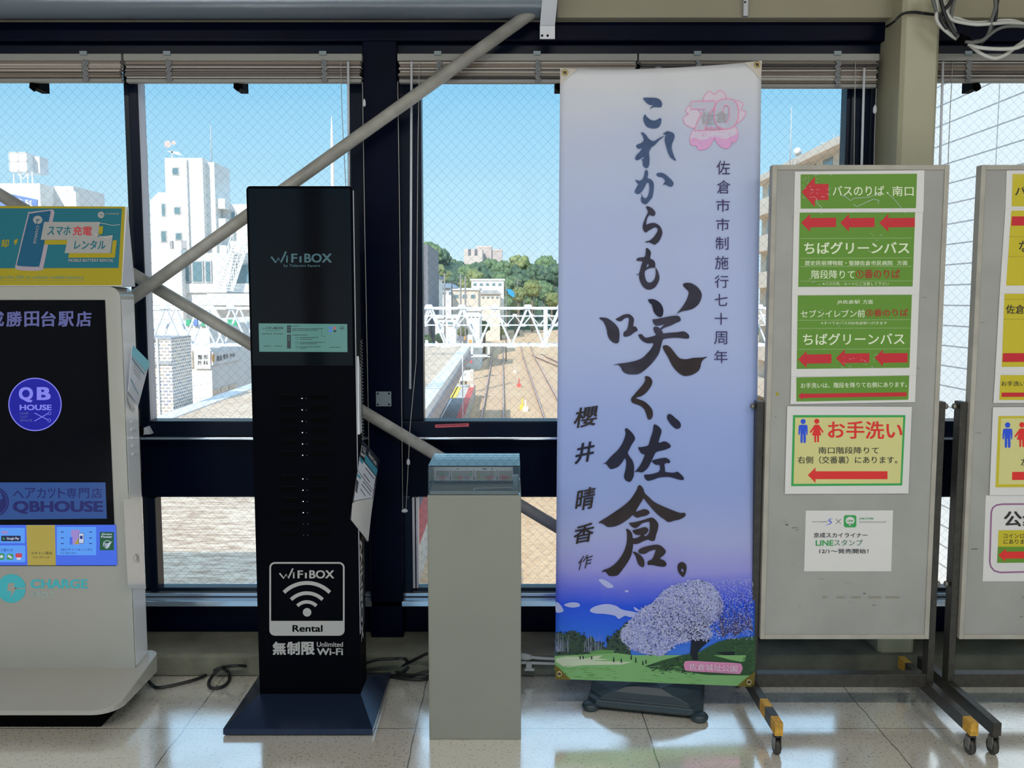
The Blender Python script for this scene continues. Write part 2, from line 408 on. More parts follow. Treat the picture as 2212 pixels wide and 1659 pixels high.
# ---------------------------------------------------------------- mesh builder
ORG = {}
class MB:
    def __init__(s): s.v = []; s.f = []; s.m = []; s.sm = []
    def add(s, vs, fs, m, smooth=False):
        b = len(s.v); s.v += [Vector(v) for v in vs]
        for f in fs:
            s.f.append(tuple(b + i for i in f)); s.m.append(m); s.sm.append(smooth)
        return s
    def hexa(s, p, m):
        return s.add(p, [(0, 3, 2, 1), (4, 5, 6, 7), (0, 1, 5, 4), (1, 2, 6, 5), (2, 3, 7, 6), (3, 0, 4, 7)], m)
    def box(s, x0, x1, y0, y1, z0, z1, m):
        return s.hexa([(x0, y0, z0), (x1, y0, z0), (x1, y1, z0), (x0, y1, z0), (x0, y0, z1), (x1, y0, z1), (x1, y1, z1), (x0, y1, z1)], m)
    def frame(s, o, ex, ey, ez, a0, a1, b0, b1, c0, c1, m):
        o, ex, ey, ez = Vector(o), Vector(ex), Vector(ey), Vector(ez)
        q = lambda a, b, c: o + ex * a + ey * b + ez * c
        return s.hexa([q(a0, b0, c0), q(a1, b0, c0), q(a1, b1, c0), q(a0, b1, c0), q(a0, b0, c1), q(a1, b0, c1), q(a1, b1, c1), q(a0, b1, c1)], m)
    def bar(s, p, q, w, h, m, up=(0, 0, 1)):
        p, q, up = Vector(p), Vector(q), Vector(up)
        d = (q - p); l = d.length; d.normalize()
        if abs(d.dot(up)) > .98: up = Vector((0, 1, 0))
        x = d.cross(up).normalized(); z = x.cross(d)
        return s.frame(p, x, d, z, -w / 2, w / 2, 0, l, -h / 2, h / 2, m)
    def tube(s, pts, r, m, seg=8, closed=False, smooth=True):
        pts = [Vector(p) for p in pts]; n = len(pts); vs = []; fs = []
        ref = None
        for i, p in enumerate(pts):
            a = pts[(i - 1) % n] if (closed or i) else p
            b = pts[(i + 1) % n] if (closed or i < n - 1) else p
            d = (b - a).normalized()
            if ref is None:
                ref = Vector((0, 0, 1)) if abs(d.z) < .9 else Vector((1, 0, 0))
            x = d.cross(ref)
            if x.length < 1e-4: x = d.orthogonal()
            x.normalize(); y = x.cross(d).normalized(); ref = y
            rr = r[i] if isinstance(r, (list, tuple)) else r
            for k in range(seg):
                t = 2 * math.pi * k / seg
                vs.append(p + x * math.cos(t) * rr + y * math.sin(t) * rr)
        for i in range(n if closed else n - 1):
            j = (i + 1) % n
            for k in range(seg):
                k2 = (k + 1) % seg
                fs.append((i * seg + k, i * seg + k2, j * seg + k2, j * seg + k))
        s.add(vs, fs, m, smooth)
        if not closed:
            b = len(s.v) - len(vs)
            s.f += [tuple(b + k for k in reversed(range(seg))), tuple(b + (n - 1) * seg + k for k in range(seg))]
            s.m += [m, m]; s.sm += [False, False]
        return s
    def cyl(s, p, q, r, m, seg=20): return s.tube([p, q], r, m, seg)
    def prism(s, pts, vec, m, smooth=False):
        pts = [Vector(p) for p in pts]; vec = Vector(vec); n = len(pts)
        tris = tessellate_polygon([pts])
        s.add(pts + [p + vec for p in pts], [tuple(t) for t in tris] + [tuple(n + i for i in reversed(t)) for t in tris], m)
        s.add(pts + [p + vec for p in pts], [(i, (i + 1) % n, n + (i + 1) % n, n + i) for i in range(n)], m, smooth)
        return s
    def loft(s, rings, m, smooth=True, cap=True):
        n = len(rings[0]); vs = [Vector(p) for r in rings for p in r]; fs = []
        for i in range(len(rings) - 1):
            for k in range(n):
                k2 = (k + 1) % n
                fs.append((i * n + k, i * n + k2, (i + 1) * n + k2, (i + 1) * n + k))
        if cap: fs += [tuple(reversed(range(n))), tuple((len(rings) - 1) * n + k for k in range(n))]
        return s.add(vs, fs, m, smooth)
    def quad(s, p, m): return s.add(p, [(0, 1, 2, 3)], m)
    # ---- flat printing on a plane, measured in photo pixels
    def fill(s, pl, loops, m, lift=.001, sm=0):
        if isinstance(loops[0][0], (int, float)): loops = [loops]
        ls = [[pl.ab(*q) for q in (catmull(l, sm) if sm else l)] for l in loops]
        tris = tessellate_polygon([[Vector((a, b, 0)) for a, b in l] for l in ls])
        flat = [q for l in ls for q in l]
        return s.add([pl.w(a, b, lift) for a, b in flat], [tuple(t) for t in tris], m)
    def rect(s, pl, u0, v0, u1, v1, m, lift=.001):
        return s.fill(pl, [(u0, v0), (u1, v0), (u1, v1), (u0, v1)], m, lift)
    def rrect(s, pl, u0, v0, u1, v1, r, m, lift=.001, width=None):
        def loop(u0, v0, u1, v1, r):
            o = []
            for cx, cy, a0 in ((u1 - r, v0 + r, -90), (u1 - r, v1 - r, 0), (u0 + r, v1 - r, 90), (u0 + r, v0 + r, 180)):
                for k in range(7):
                    a = math.radians(a0 + 15 * k); o.append((cx + r * math.cos(a), cy + r * math.sin(a)))
            return o
        if width is None: return s.fill(pl, loop(u0, v0, u1, v1, r), m, lift)
        a = loop(u0, v0, u1, v1, r); b = loop(u0 + width, v0 + width, u1 - width, v1 - width, max(.1, r - width)); n = len(a)
        return s.add([pl.px(*q, lift) for q in a + b], [(i, (i + 1) % n, n + (i + 1) % n, n + i) for i in range(n)], m)
    def disc(s, pl, u, v, ru, m, lift=.001, rv=None, n=32):
        rv = rv or ru
        return s.fill(pl, [(u + ru * math.cos(2 * math.pi * k / n), v + rv * math.sin(2 * math.pi * k / n)) for k in range(n)], m, lift)
    def stroke(s, pl, pts, w, m, lift=.001, closed=False):
        n = len(pts); L_ = []; R_ = []
        for i in range(n):
            a = pts[(i - 1) % n] if (closed or i) else pts[i]
            b = pts[(i + 1) % n] if (closed or i < n - 1) else pts[i]
            dx, dy = b[0] - a[0], b[1] - a[1]; l = math.hypot(dx, dy) or 1
            ww = w[i] if isinstance(w, (list, tuple)) else w
            L_.append(pl.px(pts[i][0] - dy / l * ww / 2, pts[i][1] + dx / l * ww / 2, lift)); R_.append(pl.px(pts[i][0] + dy / l * ww / 2, pts[i][1] - dx / l * ww / 2, lift))
        return s.add(L_ + R_, [(i, (i + 1) % n, n + (i + 1) % n, n + i) for i in range(n if closed else n - 1)], m)
    def arc(s, pl, u, v, r, a0, a1, w, m, lift=.001, n=24):
        return s.stroke(pl, [(u + r * math.cos(math.radians(a0 + (a1 - a0) * k / n)), v + r * math.sin(math.radians(a0 + (a1 - a0) * k / n))) for k in range(n + 1)], w, m, lift)
    def text(s, pl, st, tl, tr, bl, m, lift=.0012, bold=0.0):
        vs, fs = glyphs(st, bold)
        a, b, c = (Vector((*pl.ab(*q), 0)) for q in (tl, tr, bl))
        q = [(a + (b - a) * x + (c - a) * (1 - y), e) for x, y, e in vs]
        return s.add([pl.w(p.x, p.y, lift + e) for p, e in q], fs, m)
    def txt(s, pl, st, u0, v0, u1, v1, m, lift=.0012, bold=0.0):
        return s.text(pl, st, (u0, v0), (u1, v0), (u0, v1), m, lift, bold)
    def build(s, name, parent=None, bevel=0.0, seg=2, label=None):
        me = bpy.data.meshes.new(name)
        org = ORG.get(parent.name, Vector((0, 0, 0))) if parent else Vector((0, 0, 0))
        me.from_pydata([v - org for v in s.v], [], s.f)
        ms = []
        for m in s.m:
            if m not in ms: ms.append(m)
        for m in ms: me.materials.append(M[m] if isinstance(m, str) else m)
        me.polygons.foreach_set('material_index', [ms.index(m) for m in s.m])
        me.polygons.foreach_set('use_smooth', s.sm)
        me.update()
        o = bpy.data.objects.new(name, me); COL.objects.link(o)
        if parent: o.parent = parent
        ORG[o.name] = org
        if bevel:
            md = o.modifiers.new('soft_edges', 'BEVEL'); md.width = bevel; md.segments = seg; md.limit_method = 'ANGLE'; md.angle_limit = math.radians(40)
        if label: o['label'] = label
        return o

def tag(o, label, cat, group=None, kind=None):
    o['label'] = label; o['category'] = cat
    if group: o['group'] = group
    if kind: o['kind'] = kind
    return o
def thing(name, label, cat, loc=(0, 0, 0), group=None):
    o = bpy.data.objects.new(name, None); o.empty_display_size = .1; o.location = loc; COL.objects.link(o)
    ORG[o.name] = Vector(loc)
    return tag(o, label, cat, group)
def struct(o, label=None):
    o['kind'] = 'structure'
    if label: o['label'] = label
    return o
def tubepts(pts, n=6):
    """smooth open polyline"""
    out = []; m = len(pts)
    for i in range(m - 1):
        p0, p1, p2, p3 = (Vector(pts[min(max(i + k, 0), m - 1)]) for k in (-1, 0, 1, 2))
        for j in range(n):
            t = j / n
            out.append(0.5 * ((2 * p1) + (p2 - p0) * t + (2 * p0 - 5 * p1 + 4 * p2 - p3) * t * t + (3 * p1 - p0 - 3 * p2 + p3) * t ** 3))
    return out + [Vector(pts[-1])]
# ================================================================ the room shell
XL, XR, YB, CEILZ = -4.2, 4.6, -3.6, 2.9
YF, YG = 3.24, 3.29
def XA(u, v, Y): return P(u, v, Y).x
def ZA(v, Y, u=1106): return P(u, v, Y).z

struct(MB().box(XL, XR, YB, 3.40, -.06, 0, 'floor').build('floor'), 'polished terrazzo slab floor with fine cracks')
struct(MB().box(XL, XR, YB, 3.40, CEILZ, CEILZ + .1, 'ceil').build('ceiling'))
struct(MB().box(XL - .12, XL, YB, 3.40, 0, CEILZ, 'wallback').build('wall_left'))
struct(MB().box(XR, XR + .12, YB, 3.40, 0, CEILZ, 'wallback').build('wall_right'))
m = MB().box(XL, XR, YB - .12, YB, 0, .12, 'wallback').box(XL, XR, YB - .12, YB, 2.62, CEILZ, 'wallback')  # openings added in the unseen rear wall to light the fronts
for k in range(5):
    x = XL + (XR - XL) * k / 4; m.box(x - .1, x + .1, YB - .12, YB, .12, 2.62, 'wallback')
struct(m.build('wall_back'), 'unseen rear wall of the concourse with openings added to let in fill light')

zr1, zr2 = ZA(908, YF), ZA(1075, YF)          # rail between upper and lower lights
zs = ZA(1271, YF)                             # bottom of the lower lights
zt = ZA(108, YF)                              # top of the upper lights (behind the blinds)
z117, z90, z36 = ZA(117, 3.2), ZA(88, 3.18), ZA(37, 3.14)

# dark front wall: header over the windows, rail and bottom panel
m = MB().box(XL, XR, 3.18, 3.40, z90, z36 + .08, 'navy')
m.box(XL, XR, 3.215, 3.40, z117, z90, 'navy2')
m.box(XL, XR, 3.26, 3.40, zt, z117, 'navy2')
struct(m.build('wall_front', bevel=.004), 'deep navy steel window wall of the concourse')
m = MB().box(XL, XR, YF, 3.293, ZA(1072, YF), ZA(950, YF), 'navy')
m.box(XL, XR, 3.205, 3.293, ZA(944, 3.205), ZA(910, 3.205), 'navy2')
struct(m.build('trim_1', bevel=.003), 'navy rail under the upper windows')
struct(MB().box(XL, XR, 3.185, YF + .02, ZA(950, 3.185), ZA(945, 3.185), 'ledge').build('trim_2', bevel=.002), 'thin metal ledge along the navy rail')
m = MB().box(XL, XR, 3.23, 3.293, .082, ZA(1285, 3.23), 'navy')
m.box(XL, XR, 3.24, 3.26, .082, .10, 'black')
struct(m.build('trim_3', bevel=.003), 'navy panel under the lower windows')
zl = ZA(1299, 3.175)
m = MB().box(XL, XR, 3.175, 3.24, zl - .02, zl, 'ledge')
zl2 = ZA(1281, 3.225)
m.box(XL, XR, 3.222, 3.26, zl2 - .012, zl2, 'ledge')
struct(m.build('trim_4', bevel=.002), 'metal window sill ledges below the lower windows')
m = MB().box(XL, XR, 3.02, 3.40, 0, .08, 'concrete')
struct(m.build('trim_5', bevel=.012), 'concrete kerb at the foot of the window wall')

# dark steel post between the two window bays
x0, x1 = XA(784, 200, 3.175), XA(858, 200, 3.175)
struct(MB().box(x0, x1, 3.175, 3.30, .082, z90, 'navy').build('trim_6', bevel=.004), 'broad navy steel post between the window bays')

def window(n, u0, u1, upper, vm, latch=None, edge=False):
    a, b = XA(u0, vm, YG), XA(u1, vm, YG)
    za, zb = (zr1 - .005, zt + .01) if upper else (zs, zr2)
    f = MB(); t = .030
    for (q0, q1, w0, w1) in ((a - t, a, za - .01, zb), (b, b + t, za - .01, zb), (a - t, b + t, za - .02, za), (a - t, b + t, zb, zb + .02)):
        f.box(q0, q1, YF + .008, YG + .004, w0, w1, 'alu' if edge and q1 == a else 'sash')  # left jamb and edge strip pale: light on them put into the colour
    o = struct(f.build('window_%d' % n, bevel=.002))
    g_ = MB().box(a, b, YG, YG + .006, za, zb, 'glass').build('glass_pane', o)
    if edge:
        MB().box(a - .020, a - .001, YF - .002, YF + .022, za, zb, 'alu').build('sash_edge_lit', o, bevel=.002)
        MB().box(a - .010, a - .006, YF - .004, YF, za, zb, 'black').build('gasket', o)
    for k in (latch or []):
        p = P(k, 182, 3.17)
        l = MB()
        l.box(p.x - .013, p.x + .013, 3.19, 3.26, p.z - .012, p.z + .03, 'black')
        l.tube([(p.x - .008, 3.185, p.z + .016), (p.x - .002, 3.18, p.z - .006), (p.x + .006, 3.182, p.z - .016)], [.008, .014, .01], 'black', 10)
        l.build('latch', o)
    return o
window(1, -420, 277, True, 180, [70])
window(2, 312, 755, True, 180, [512], True)
window(3, 909, 1366, True, 180, [1208])
window(4, 1386, 1830, True, 190)
window(5, 2006, 2560, True, 190, [2114])
window(6, -420, 318, False, 1100)
window(7, 344, 770, False, 1100, None, True)
window(8, 905, 1366, False, 1100, None, True)
window(9, 1386, 1830, False, 1100)
window(10, 2006, 2560, False, 1100)
# mullions between panes
m = MB()
for (ua, ub, v, up) in ((277, 297, 180, 1), (755, 790, 180, 1), (850, 909, 180, 1), (1366, 1386, 180, 1), (1830, 2006, 190, 1), (318, 336, 1100, 0), (770, 800, 1100, 0), (850, 890, 1100, 0), (1366, 1386, 1100, 0), (1830, 2006, 1100, 0)):
    za, zb = (zr1, zt + .02) if up else (zs, zr2)
    m2 = MB().box(XA(ua, v, 3.235), XA(ub, v, 3.235), 3.232, 3.292, za - .01, zb, 'navy2')
    struct(m2.build('trim_7', bevel=.003))
# left return: slim black frame lines at the right bay
m = MB()
for ua, ub in ((1840, 1845), (1862, 1866), (1880, 1884)):
    m.box(XA(ua, 250, 3.22), XA(ub, 250, 3.22), 3.222, 3.236, zr1, zt, 'sash')
struct(m.build('trim_8'))

# pale column on the kerb
cx0, cx1 = XA(1945, 200, 3.036), XA(2027, 200, 3.036)
m = MB()
ch = .012
m.prism([(cx0 + ch, 3.036, .08), (cx1 - ch, 3.036, .08), (cx1, 3.036 + ch, .08), (cx1, 3.26, .08), (cx0, 3.26, .08), (cx0, 3.036 + ch, .08)], (0, 0, CEILZ - .08), 'column')
struct(m.build('trim_9'), 'pale cream painted column between the window bays')

# beam above the header, dull metal duct on its left part
zb = ZA(36, 3.12)
xd = XA(1203, 10, 3.12)
struct(MB().box(xd, XR, 3.13, 3.40, zb, CEILZ, 'beige').build('trim_10', bevel=.004), 'beige beam above the dark header')
m = MB()
zd = ZA(30, 3.06)
prof = [(3.14, zd + .004)] + [(3.11 - .07 * math.sin(t * math.pi / 12), zd + .07 - .07 * math.cos(t * math.pi / 12)) for t in range(0, 7)] + [(3.04, CEILZ), (3.14, CEILZ)]
m.prism([(XL, y, z) for y, z in prof], (xd - XL - .002, 0, 0), 'duct', True)
m.box(XL, xd, 3.14, 3.40, ZA(40, 3.14), CEILZ, 'beige')
struct(m.build('trim_11'), 'rounded grey metal duct above the header')

# ================================================================ added fill lamps, unseen, under the ceiling
for i, (lx, ly) in enumerate(((-2.1, .35), (0.1, .35), (2.3, .35))):
    t = thing('fill_light', 'added unseen fill light under the ceiling', 'light', (lx, ly, CEILZ), 'added fill lights of the concourse')
    MB().box(lx - .62, lx + .62, ly - .11, ly + .11, CEILZ - .05, CEILZ, 'kioskwhite').build('housing', t, bevel=.008)
    la = bpy.data.lights.new('fill_glow', 'AREA'); la.shape = 'RECTANGLE'; la.size = 1.2; la.size_y = .18; la.energy = LAMP_W; la.color = (1, .95, .87)
    lo = bpy.data.objects.new('fill_glow', la); lo.location = (0, 0, -.056); lo.parent = t; COL.objects.link(lo)

# ================================================================ blinds
def blind(u0, u1, vb, tapes, label, cords=(), wand=None, x_end=None):
    YB_ = 3.165
    a, b = XA(u0, 125, YB_), XA(u1, 125, YB_)
    zt_, z1, z2 = ZA(117, YB_), ZA(133, YB_), ZA(vb, YB_)
    t = thing('venetian_blind', label, 'blind', ((a + b) / 2, YB_, zt_), 'raised venetian blinds')
    MB().box(a, b, YB_ - .012, YB_ + .038, z1, zt_ - .001, 'headrail').build('headrail', t, bevel=.002)
    s = MB(); zs_ = z2 + .016; n = 15
    for k in range(n):
        z = zs_ + (z1 - .003 - zs_) * k / (n - 1)
        dx = random.uniform(-.004, .004); dy = random.uniform(-.003, .003); til = random.uniform(-.0012, .0012)
        x0_, x1_ = a + .006 + dx, b - .006 + dx
        h = .0016
        s.hexa([(x0_, YB_ - .010 + dy, z - h - til), (x1_, YB_ - .010 + dy, z - h + til), (x1_, YB_ + .016 + dy, z - h + til), (x0_, YB_ + .016 + dy, z - h - til),
                (x0_, YB_ - .010 + dy, z + h - til), (x1_, YB_ - .010 + dy, z + h + til), (x1_, YB_ + .016 + dy, z + h + til), (x0_, YB_ + .016 + dy, z + h - til)], random.choice(['slat', 'slat', 'slatlit', 'gapdark']))  # bright and dark gaps of the stack put into the slat colours
    s.build('slats', t)
    MB().box(a + .004, b - .004, YB_ - .008, YB_ + .018, z2, z2 + .013, 'headrail').build('bottom_rail', t, bevel=.004)
    for u in tapes:
        x = XA(u, 150, YB_ - .014)
        q = MB()
        pts = []
        for k in range(9):
            z = z1 - (z1 - z2) * k / 8
            pts.append((x + (.004 if k % 2 else -.004), YB_ - .0145, z))
        q.tube(tubepts(pts, 3), .0045, 'tape', 6)
        q.tube(tubepts([(p[0] + .008, p[1] + .001, p[2]) for p in pts], 3), .004, 'tape', 6)
        q.build('ladder_tape', t)
        MB().box(x - .012, x + .012, YB_ - .018, YB_ - .012, zt_ - .007, zt_ + .006, 'plate').build('bracket', t)
    for k, c in enumerate(cords):
        q = MB().tube([P(u, v, Y) for u, v, Y in c[0]], .0013, 'cord', 6)
        q.build('cord', t)
        for (u, v, Y, hw, hh) in c[1:]:
            p = P(u, v, Y); w_ = hw * Y / FPX; h_ = hh * Y / FPX
            MB().tube([(p.x, Y, p.z + h_), (p.x, Y, p.z + h_ * .3), (p.x, Y, p.z - h_ * .6), (p.x, Y, p.z - h_)], [w_ * .4, w_, w_, w_ * .5], 'wand', 10).build('tassel', t)
    if wand:
        u, v0, v1, du = wand
        MB().cyl(P(u, v0, 3.14), P(u + du, v1, 3.14), .0042, 'wand', 10).build('tilt_wand', t)
    return t
blind(-260, 265, 178, [182], 'raised beige venetian blind at far left above the water tank view')
blind(269, 783, 179, [362, 698], 'raised beige venetian blind over the window with the white tower',
      [([(736, 133, 3.145), (739, 250, 3.145), (748, 420, 3.145)],), ([(783, 178, 3.14), (788, 500, 3.14), (797, 970, 3.14)], (787, 222, 3.14, 3, 8))], (752, 133, 420, 2))
blind(859, 1376, 180, [946, 1160], 'raised beige venetian blind left of the banner top',
      [([(859, 176, 3.14), (861, 300, 3.14), (866, 700, 3.14), (870, 1100, 3.13)],), ([(906, 133, 3.145), (903, 300, 3.145), (899, 780, 3.14), (886, 920, 3.13), (882, 1000, 3.13), (877, 1100, 3.13)], (882, 998, 3.13, 4, 7), (874, 1103, 3.13, 7, 4))], (889, 133, 840, -3))
blind(1379, 1897, 190, [1506, 1808], 'raised beige venetian blind right of the banner top',
      [([(1848, 133, 3.145), (1846, 250, 3.145), (1843, 480, 3.145)],), ([(1893, 190, 3.14), (1889, 300, 3.14), (1885, 480, 3.14)], (1890, 236, 3.14, 4, 9))], (1867, 148, 480, -9))
blind(2012, 2560, 178, [2090], 'raised beige venetian blind right of the pale column',
      [([(2058, 133, 3.145), (2052, 250, 3.145), (2043, 480, 3.145)],)], (2037, 133, 480, -10))

# ================================================================ diagonal pipe braces
def brace(p, q, Y0, Y1, label):
    a, b = P(*p, Y0), P(*q, Y1)
    t = thing('brace_pipe', label, 'brace', a, 'crossed pipe braces')
    MB().cyl(a, b, .0212, 'brace', 16).build('pipe', t)
    return t
b1 = brace((-330, 1083), (1150, 26), 3.10, 3.10, 'grey pipe brace that climbs to the right up to the ceiling bracket')
b2 = brace((-420, 170), (1420, 1268), 3.15, 3.15, 'grey pipe brace that drops to the right behind the display pedestal')
# galvanised hanger strap at its top end
xa, xb = XA(1166, 40, 3.085), XA(1199, 40, 3.085)
t = thing('hanger_strap', 'bent grey metal strap bolted on the dark header', 'bracket', (xa, 3.09, ZA(85, 3.085)))
m = MB().box(xa, xb, 3.080, 3.086, ZA(85, 3.085), ZA(56, 3.085), 'galv')
m.hexa([(xa, 3.080, ZA(56, 3.085)), (xb, 3.080, ZA(56, 3.085)), (xb, 3.086, ZA(56, 3.085)), (xa, 3.086, ZA(56, 3.085)), (xa + .008, 3.03, ZA(-20, 3.03)), (xb + .008, 3.03, ZA(-20, 3.03)), (xb + .008, 3.036, ZA(-20, 3.03)), (xa + .008, 3.036, ZA(-20, 3.03))], 'galv')
m.build('strap', t, bevel=.001)
for u in (1171, 1183):
    p = P(u, 77, 3.079)
    MB().cyl((p.x, 3.080, p.z), (p.x, 3.076, p.z), .0035, 'black', 10).build('bolt', t)
# slim strip on the beam
t = thing('conduit_strip', 'slim pale conduit on the beige beam above the banner', 'conduit', (XA(1610, 10, 3.12), 3.12, zb))
MB().box(XA(1605, 15, 3.12), XA(1616, 15, 3.12), 3.114, 3.130, zb + .001, CEILZ - .02, 'galv').build('channel', t, bevel=.002)
MB().cyl((XA(1610, 5, 3.11), 3.114, ZA(4, 3.11)), (XA(1610, 5, 3.11), 3.111, ZA(4, 3.11)), .003, 'black', 8).build('screw', t)

# blank cover plate on the navy post
pl = planeY(3.168)
t = thing('cover_plate', 'small square grey cover plate with four screws on the navy post', 'plate', pl.px(828, 862))
MB().box(pl.px(812, 862).x, pl.px(845, 862).x, 3.168, 3.176, pl.px(828, 878).z, pl.px(828, 846).z, 'plate').build('plate', t, bevel=.001)
for u, v in ((816.5, 850), (840.5, 850), (816.5, 873.5), (840.5, 873.5)):
    p = pl.px(u, v); MB().cyl((p.x, 3.169, p.z), (p.x, 3.165, p.z), .003, 'black', 8).build('screw', t)
# pink tape label on the rail
pl = planeY(3.203)
q = [(940, 917), (1013, 914), (1013, 921.5), (940, 924)]
t = tag(MB().prism([pl.px(*k) for k in q], (0, -.001, 0), 'pinktape').build('tape_label'), 'small pink tape label on the navy rail below the tracks view', 'label')
m = MB()
for k in range(15):
    u = 946 + k * 4.1
    m.stroke(pl, [(u, 920.5 - k * .15), (u + random.uniform(1.5, 2.6), 918.5 - k * .16)], 1.6, 'ink', .0015)
m.build('lettering', t)
# little clear latch block left
t = thing('corner_block', 'small clear plastic corner block on the rail beside the white kiosk', 'bracket', P(313, 938, 3.18))
pp = [P(u, v, 3.17) for u, v in ((307, 926), (316, 922), (325, 938), (307, 939))]
MB().prism(pp, (0, .03, 0), 'wand').build('block', t)
# ================================================================ hanging banner and its stand
o = P(1413, 1474, 2.73); tp = P(1428, 140, 2.855)
BP = Plane(o, (1, 0, 0), tp - o)
BP.wave = lambda a, b: .0010 * math.sin(a * 21 + b * 3.0) * (0.4 + .6 * abs(a) / .3) + .0007 * math.sin(b * 9)
t = thing('banner', 'tall white cloth banner with brushed black writing and a cherry tree picture', 'banner', o)
tl, tr_, br_, bl_ = (BP.ab(*q) for q in ((1210, 149), (1645, 132), (1628, 1483), (1199, 1466)))
NX, NZ = 30, 90
vs, fs = [], []
for j in range(NZ + 1):
    f = j / NZ
    for i in range(NX + 1):
        e = i / NX
        a = (bl_[0] * (1 - e) + br_[0] * e) * (1 - f) + (tl[0] * (1 - e) + tr_[0] * e) * f
        b = (bl_[1] * (1 - e) + br_[1] * e) * (1 - f) + (tl[1] * (1 - e) + tr_[1] * e) * f
        b -= .010 * math.sin(math.pi * e) * max(0, (f - .8) / .2) ** 2
        vs.append(BP.w(a, b))
for j in range(NZ):
    for i in range(NX):
        k = j * (NX + 1) + i
        fs.append((k, k + 1, k + NX + 2, k + NX + 1))
M['banner'] = mat_banner(o.z - o.z, tp.z - o.z)
cl = MB().add(vs, fs, 'banner', True).build('cloth', t)
sd = cl.modifiers.new('thickness', 'SOLIDIFY'); sd.thickness = .0012; sd.offset = 0
k = lambda *c: B(*c, ref=202, top=.90)
defm('ink_backlit', k(66, 84, 118), .7, noise=.2, nscale=60, transl=.35)  # ink tones carry the backlight
defm('ink_dark', k(52, 50, 66), .7, noise=.45, nscale=14, transl=.35)
defm('ink_brown', k(44, 36, 40), .7, noise=.45, nscale=14, transl=.3)
defm('ink_navy', k(24, 26, 50), .7, noise=.3, nscale=14, transl=.3)
defm('ink_small', k(50, 40, 78), .7, transl=.3)
defm('pk_line', k(232, 160, 190), .7, transl=.35)
defm('pk_fill', k(204, 194, 206), .7, transl=.4)
defm('pk_base', k(222, 178, 216), .7, transl=.4)
defm('pk_dot', k(196, 150, 190), .7, transl=.4)
defm('gr_text', k(168, 168, 172), .7, transl=.4)
defm('halo', k(208, 210, 222), .7, transl=.5)
for n_, c in (('p_cloud', (196, 204, 236)), ('p_white', (206, 210, 232)), ('p_lilac', (166, 172, 214)), ('p_mid', (122, 130, 178)), ('p_shade', (136, 142, 186)), ('p_dark', (54, 62, 96)), ('p_night', (22, 30, 44)), ('p_tree', (32, 52, 54)), ('p_tree2', (54, 74, 62)),
              ('p_grass', (120, 168, 108)), ('p_grass2', (92, 140, 84)), ('p_hill', (46, 78, 52)), ('p_hill2', (70, 108, 62)), ('p_path', (182, 190, 172)), ('p_bark', (70, 66, 104)), ('p_pinklabel', (226, 150, 196)), ('p_labeltext', (248, 226, 244)), ('patch_light', (184, 178, 168)), ('patch_olive', (104, 92, 36))):
    defm(n_, k(*c), .75, transl=.4)

m = MB(); A0 = (1360, 180, 6.381); B0 = (1360, 360, 5.925); C0 = (1280, 590, 6.912); D0 = (1280, 800, 6.636); E0 = (1280, 1030, 6.912)
def conv(fr, pts): return [(fr[0] + x / fr[2], fr[1] + y / fr[2]) for x, y in pts]
def brush(fr, ink, *loops, sm=3):
    ls = [catmull(conv(fr, l), sm) for l in loops]
    m.fill(BP, ls, ink, .0042)
brush(A0, 'ink_backlit', [(182,212),(205,202),(290,202),(370,207),(420,235),(445,280),(438,325),(415,336),(335,330),(310,340),(285,357),(278,350),(300,325),(322,304),(285,303),(245,285),(210,252)])
brush(A0, 'ink_backlit', [(212,432),(240,470),(290,508),(335,518),(380,505),(405,487),(432,488),(436,520),(425,570),(395,612),(340,627),(290,622),(240,605),(205,560),(185,500),(190,465)])
brush(A0, 'ink_backlit', [(152,683),(185,683),(225,715),(265,770),(330,800),(400,760),(465,730),(470,735),(400,795),(360,840),(330,868),(300,885),(275,935),(265,960),(272,1040),(270,1110),(255,1160),(235,1173),(205,1165),(180,1130),(178,1090),(165,1050),(185,1045),(188,1020),(140,1050),(115,1060),(85,1060),(75,1030),(95,990),(140,945),(165,900),(130,907),(100,895),(88,865),(110,845),(160,825),(190,790),(185,750),(165,710)])
brush(A0, 'ink_backlit', [(460,695),(490,680),(510,665),(545,668),(600,690),(618,730),(610,775),(585,830),(578,890),(590,950),(615,1020),(640,1072),(600,1055),(560,1025),(530,970),(510,910),(495,850),(482,800),(485,740),(495,715),(470,708)])
brush(B0, 'ink_backlit', [(195,55),(210,45),(230,60),(235,100),(228,150),(260,160),(295,190),(308,240),(305,310),(290,390),(260,430),(235,460),(210,483),(175,478),(150,455),(142,420),(145,395),(155,385),(140,350),(150,355),(175,395),(190,405),(215,400),(240,350),(250,290),(248,240),(240,212),(215,215),(190,265),(160,315),(130,345),(105,355),(80,348),(63,330),(70,300),(95,255),(110,225),(95,215),(70,175),(90,175),(125,183),(160,165),(180,125)])
brush(B0, 'ink_backlit', [(340,100),(360,85),(405,82),(450,100),(500,140),(540,180),(560,215),(550,248),(530,260),(490,252),(465,235),(440,232),(425,242),(435,215),(452,195),(440,165),(410,140),(375,135),(350,122)])
brush(B0, 'ink_dark', [(208,515),(240,512),(285,535),(315,565),(328,595),(320,625),(290,635),(255,622),(230,650),(215,690),(213,745),(250,730),(310,722),(365,745),(400,785),(417,840),(408,890),(380,950),(345,985),(320,1000),(280,985),(245,968),(225,975),(195,962),(245,950),(290,920),(330,870),(355,820),(350,790),(320,780),(270,805),(240,820),(215,842),(190,838),(170,805),(165,765),(178,710),(200,655),(232,585),(225,560)])
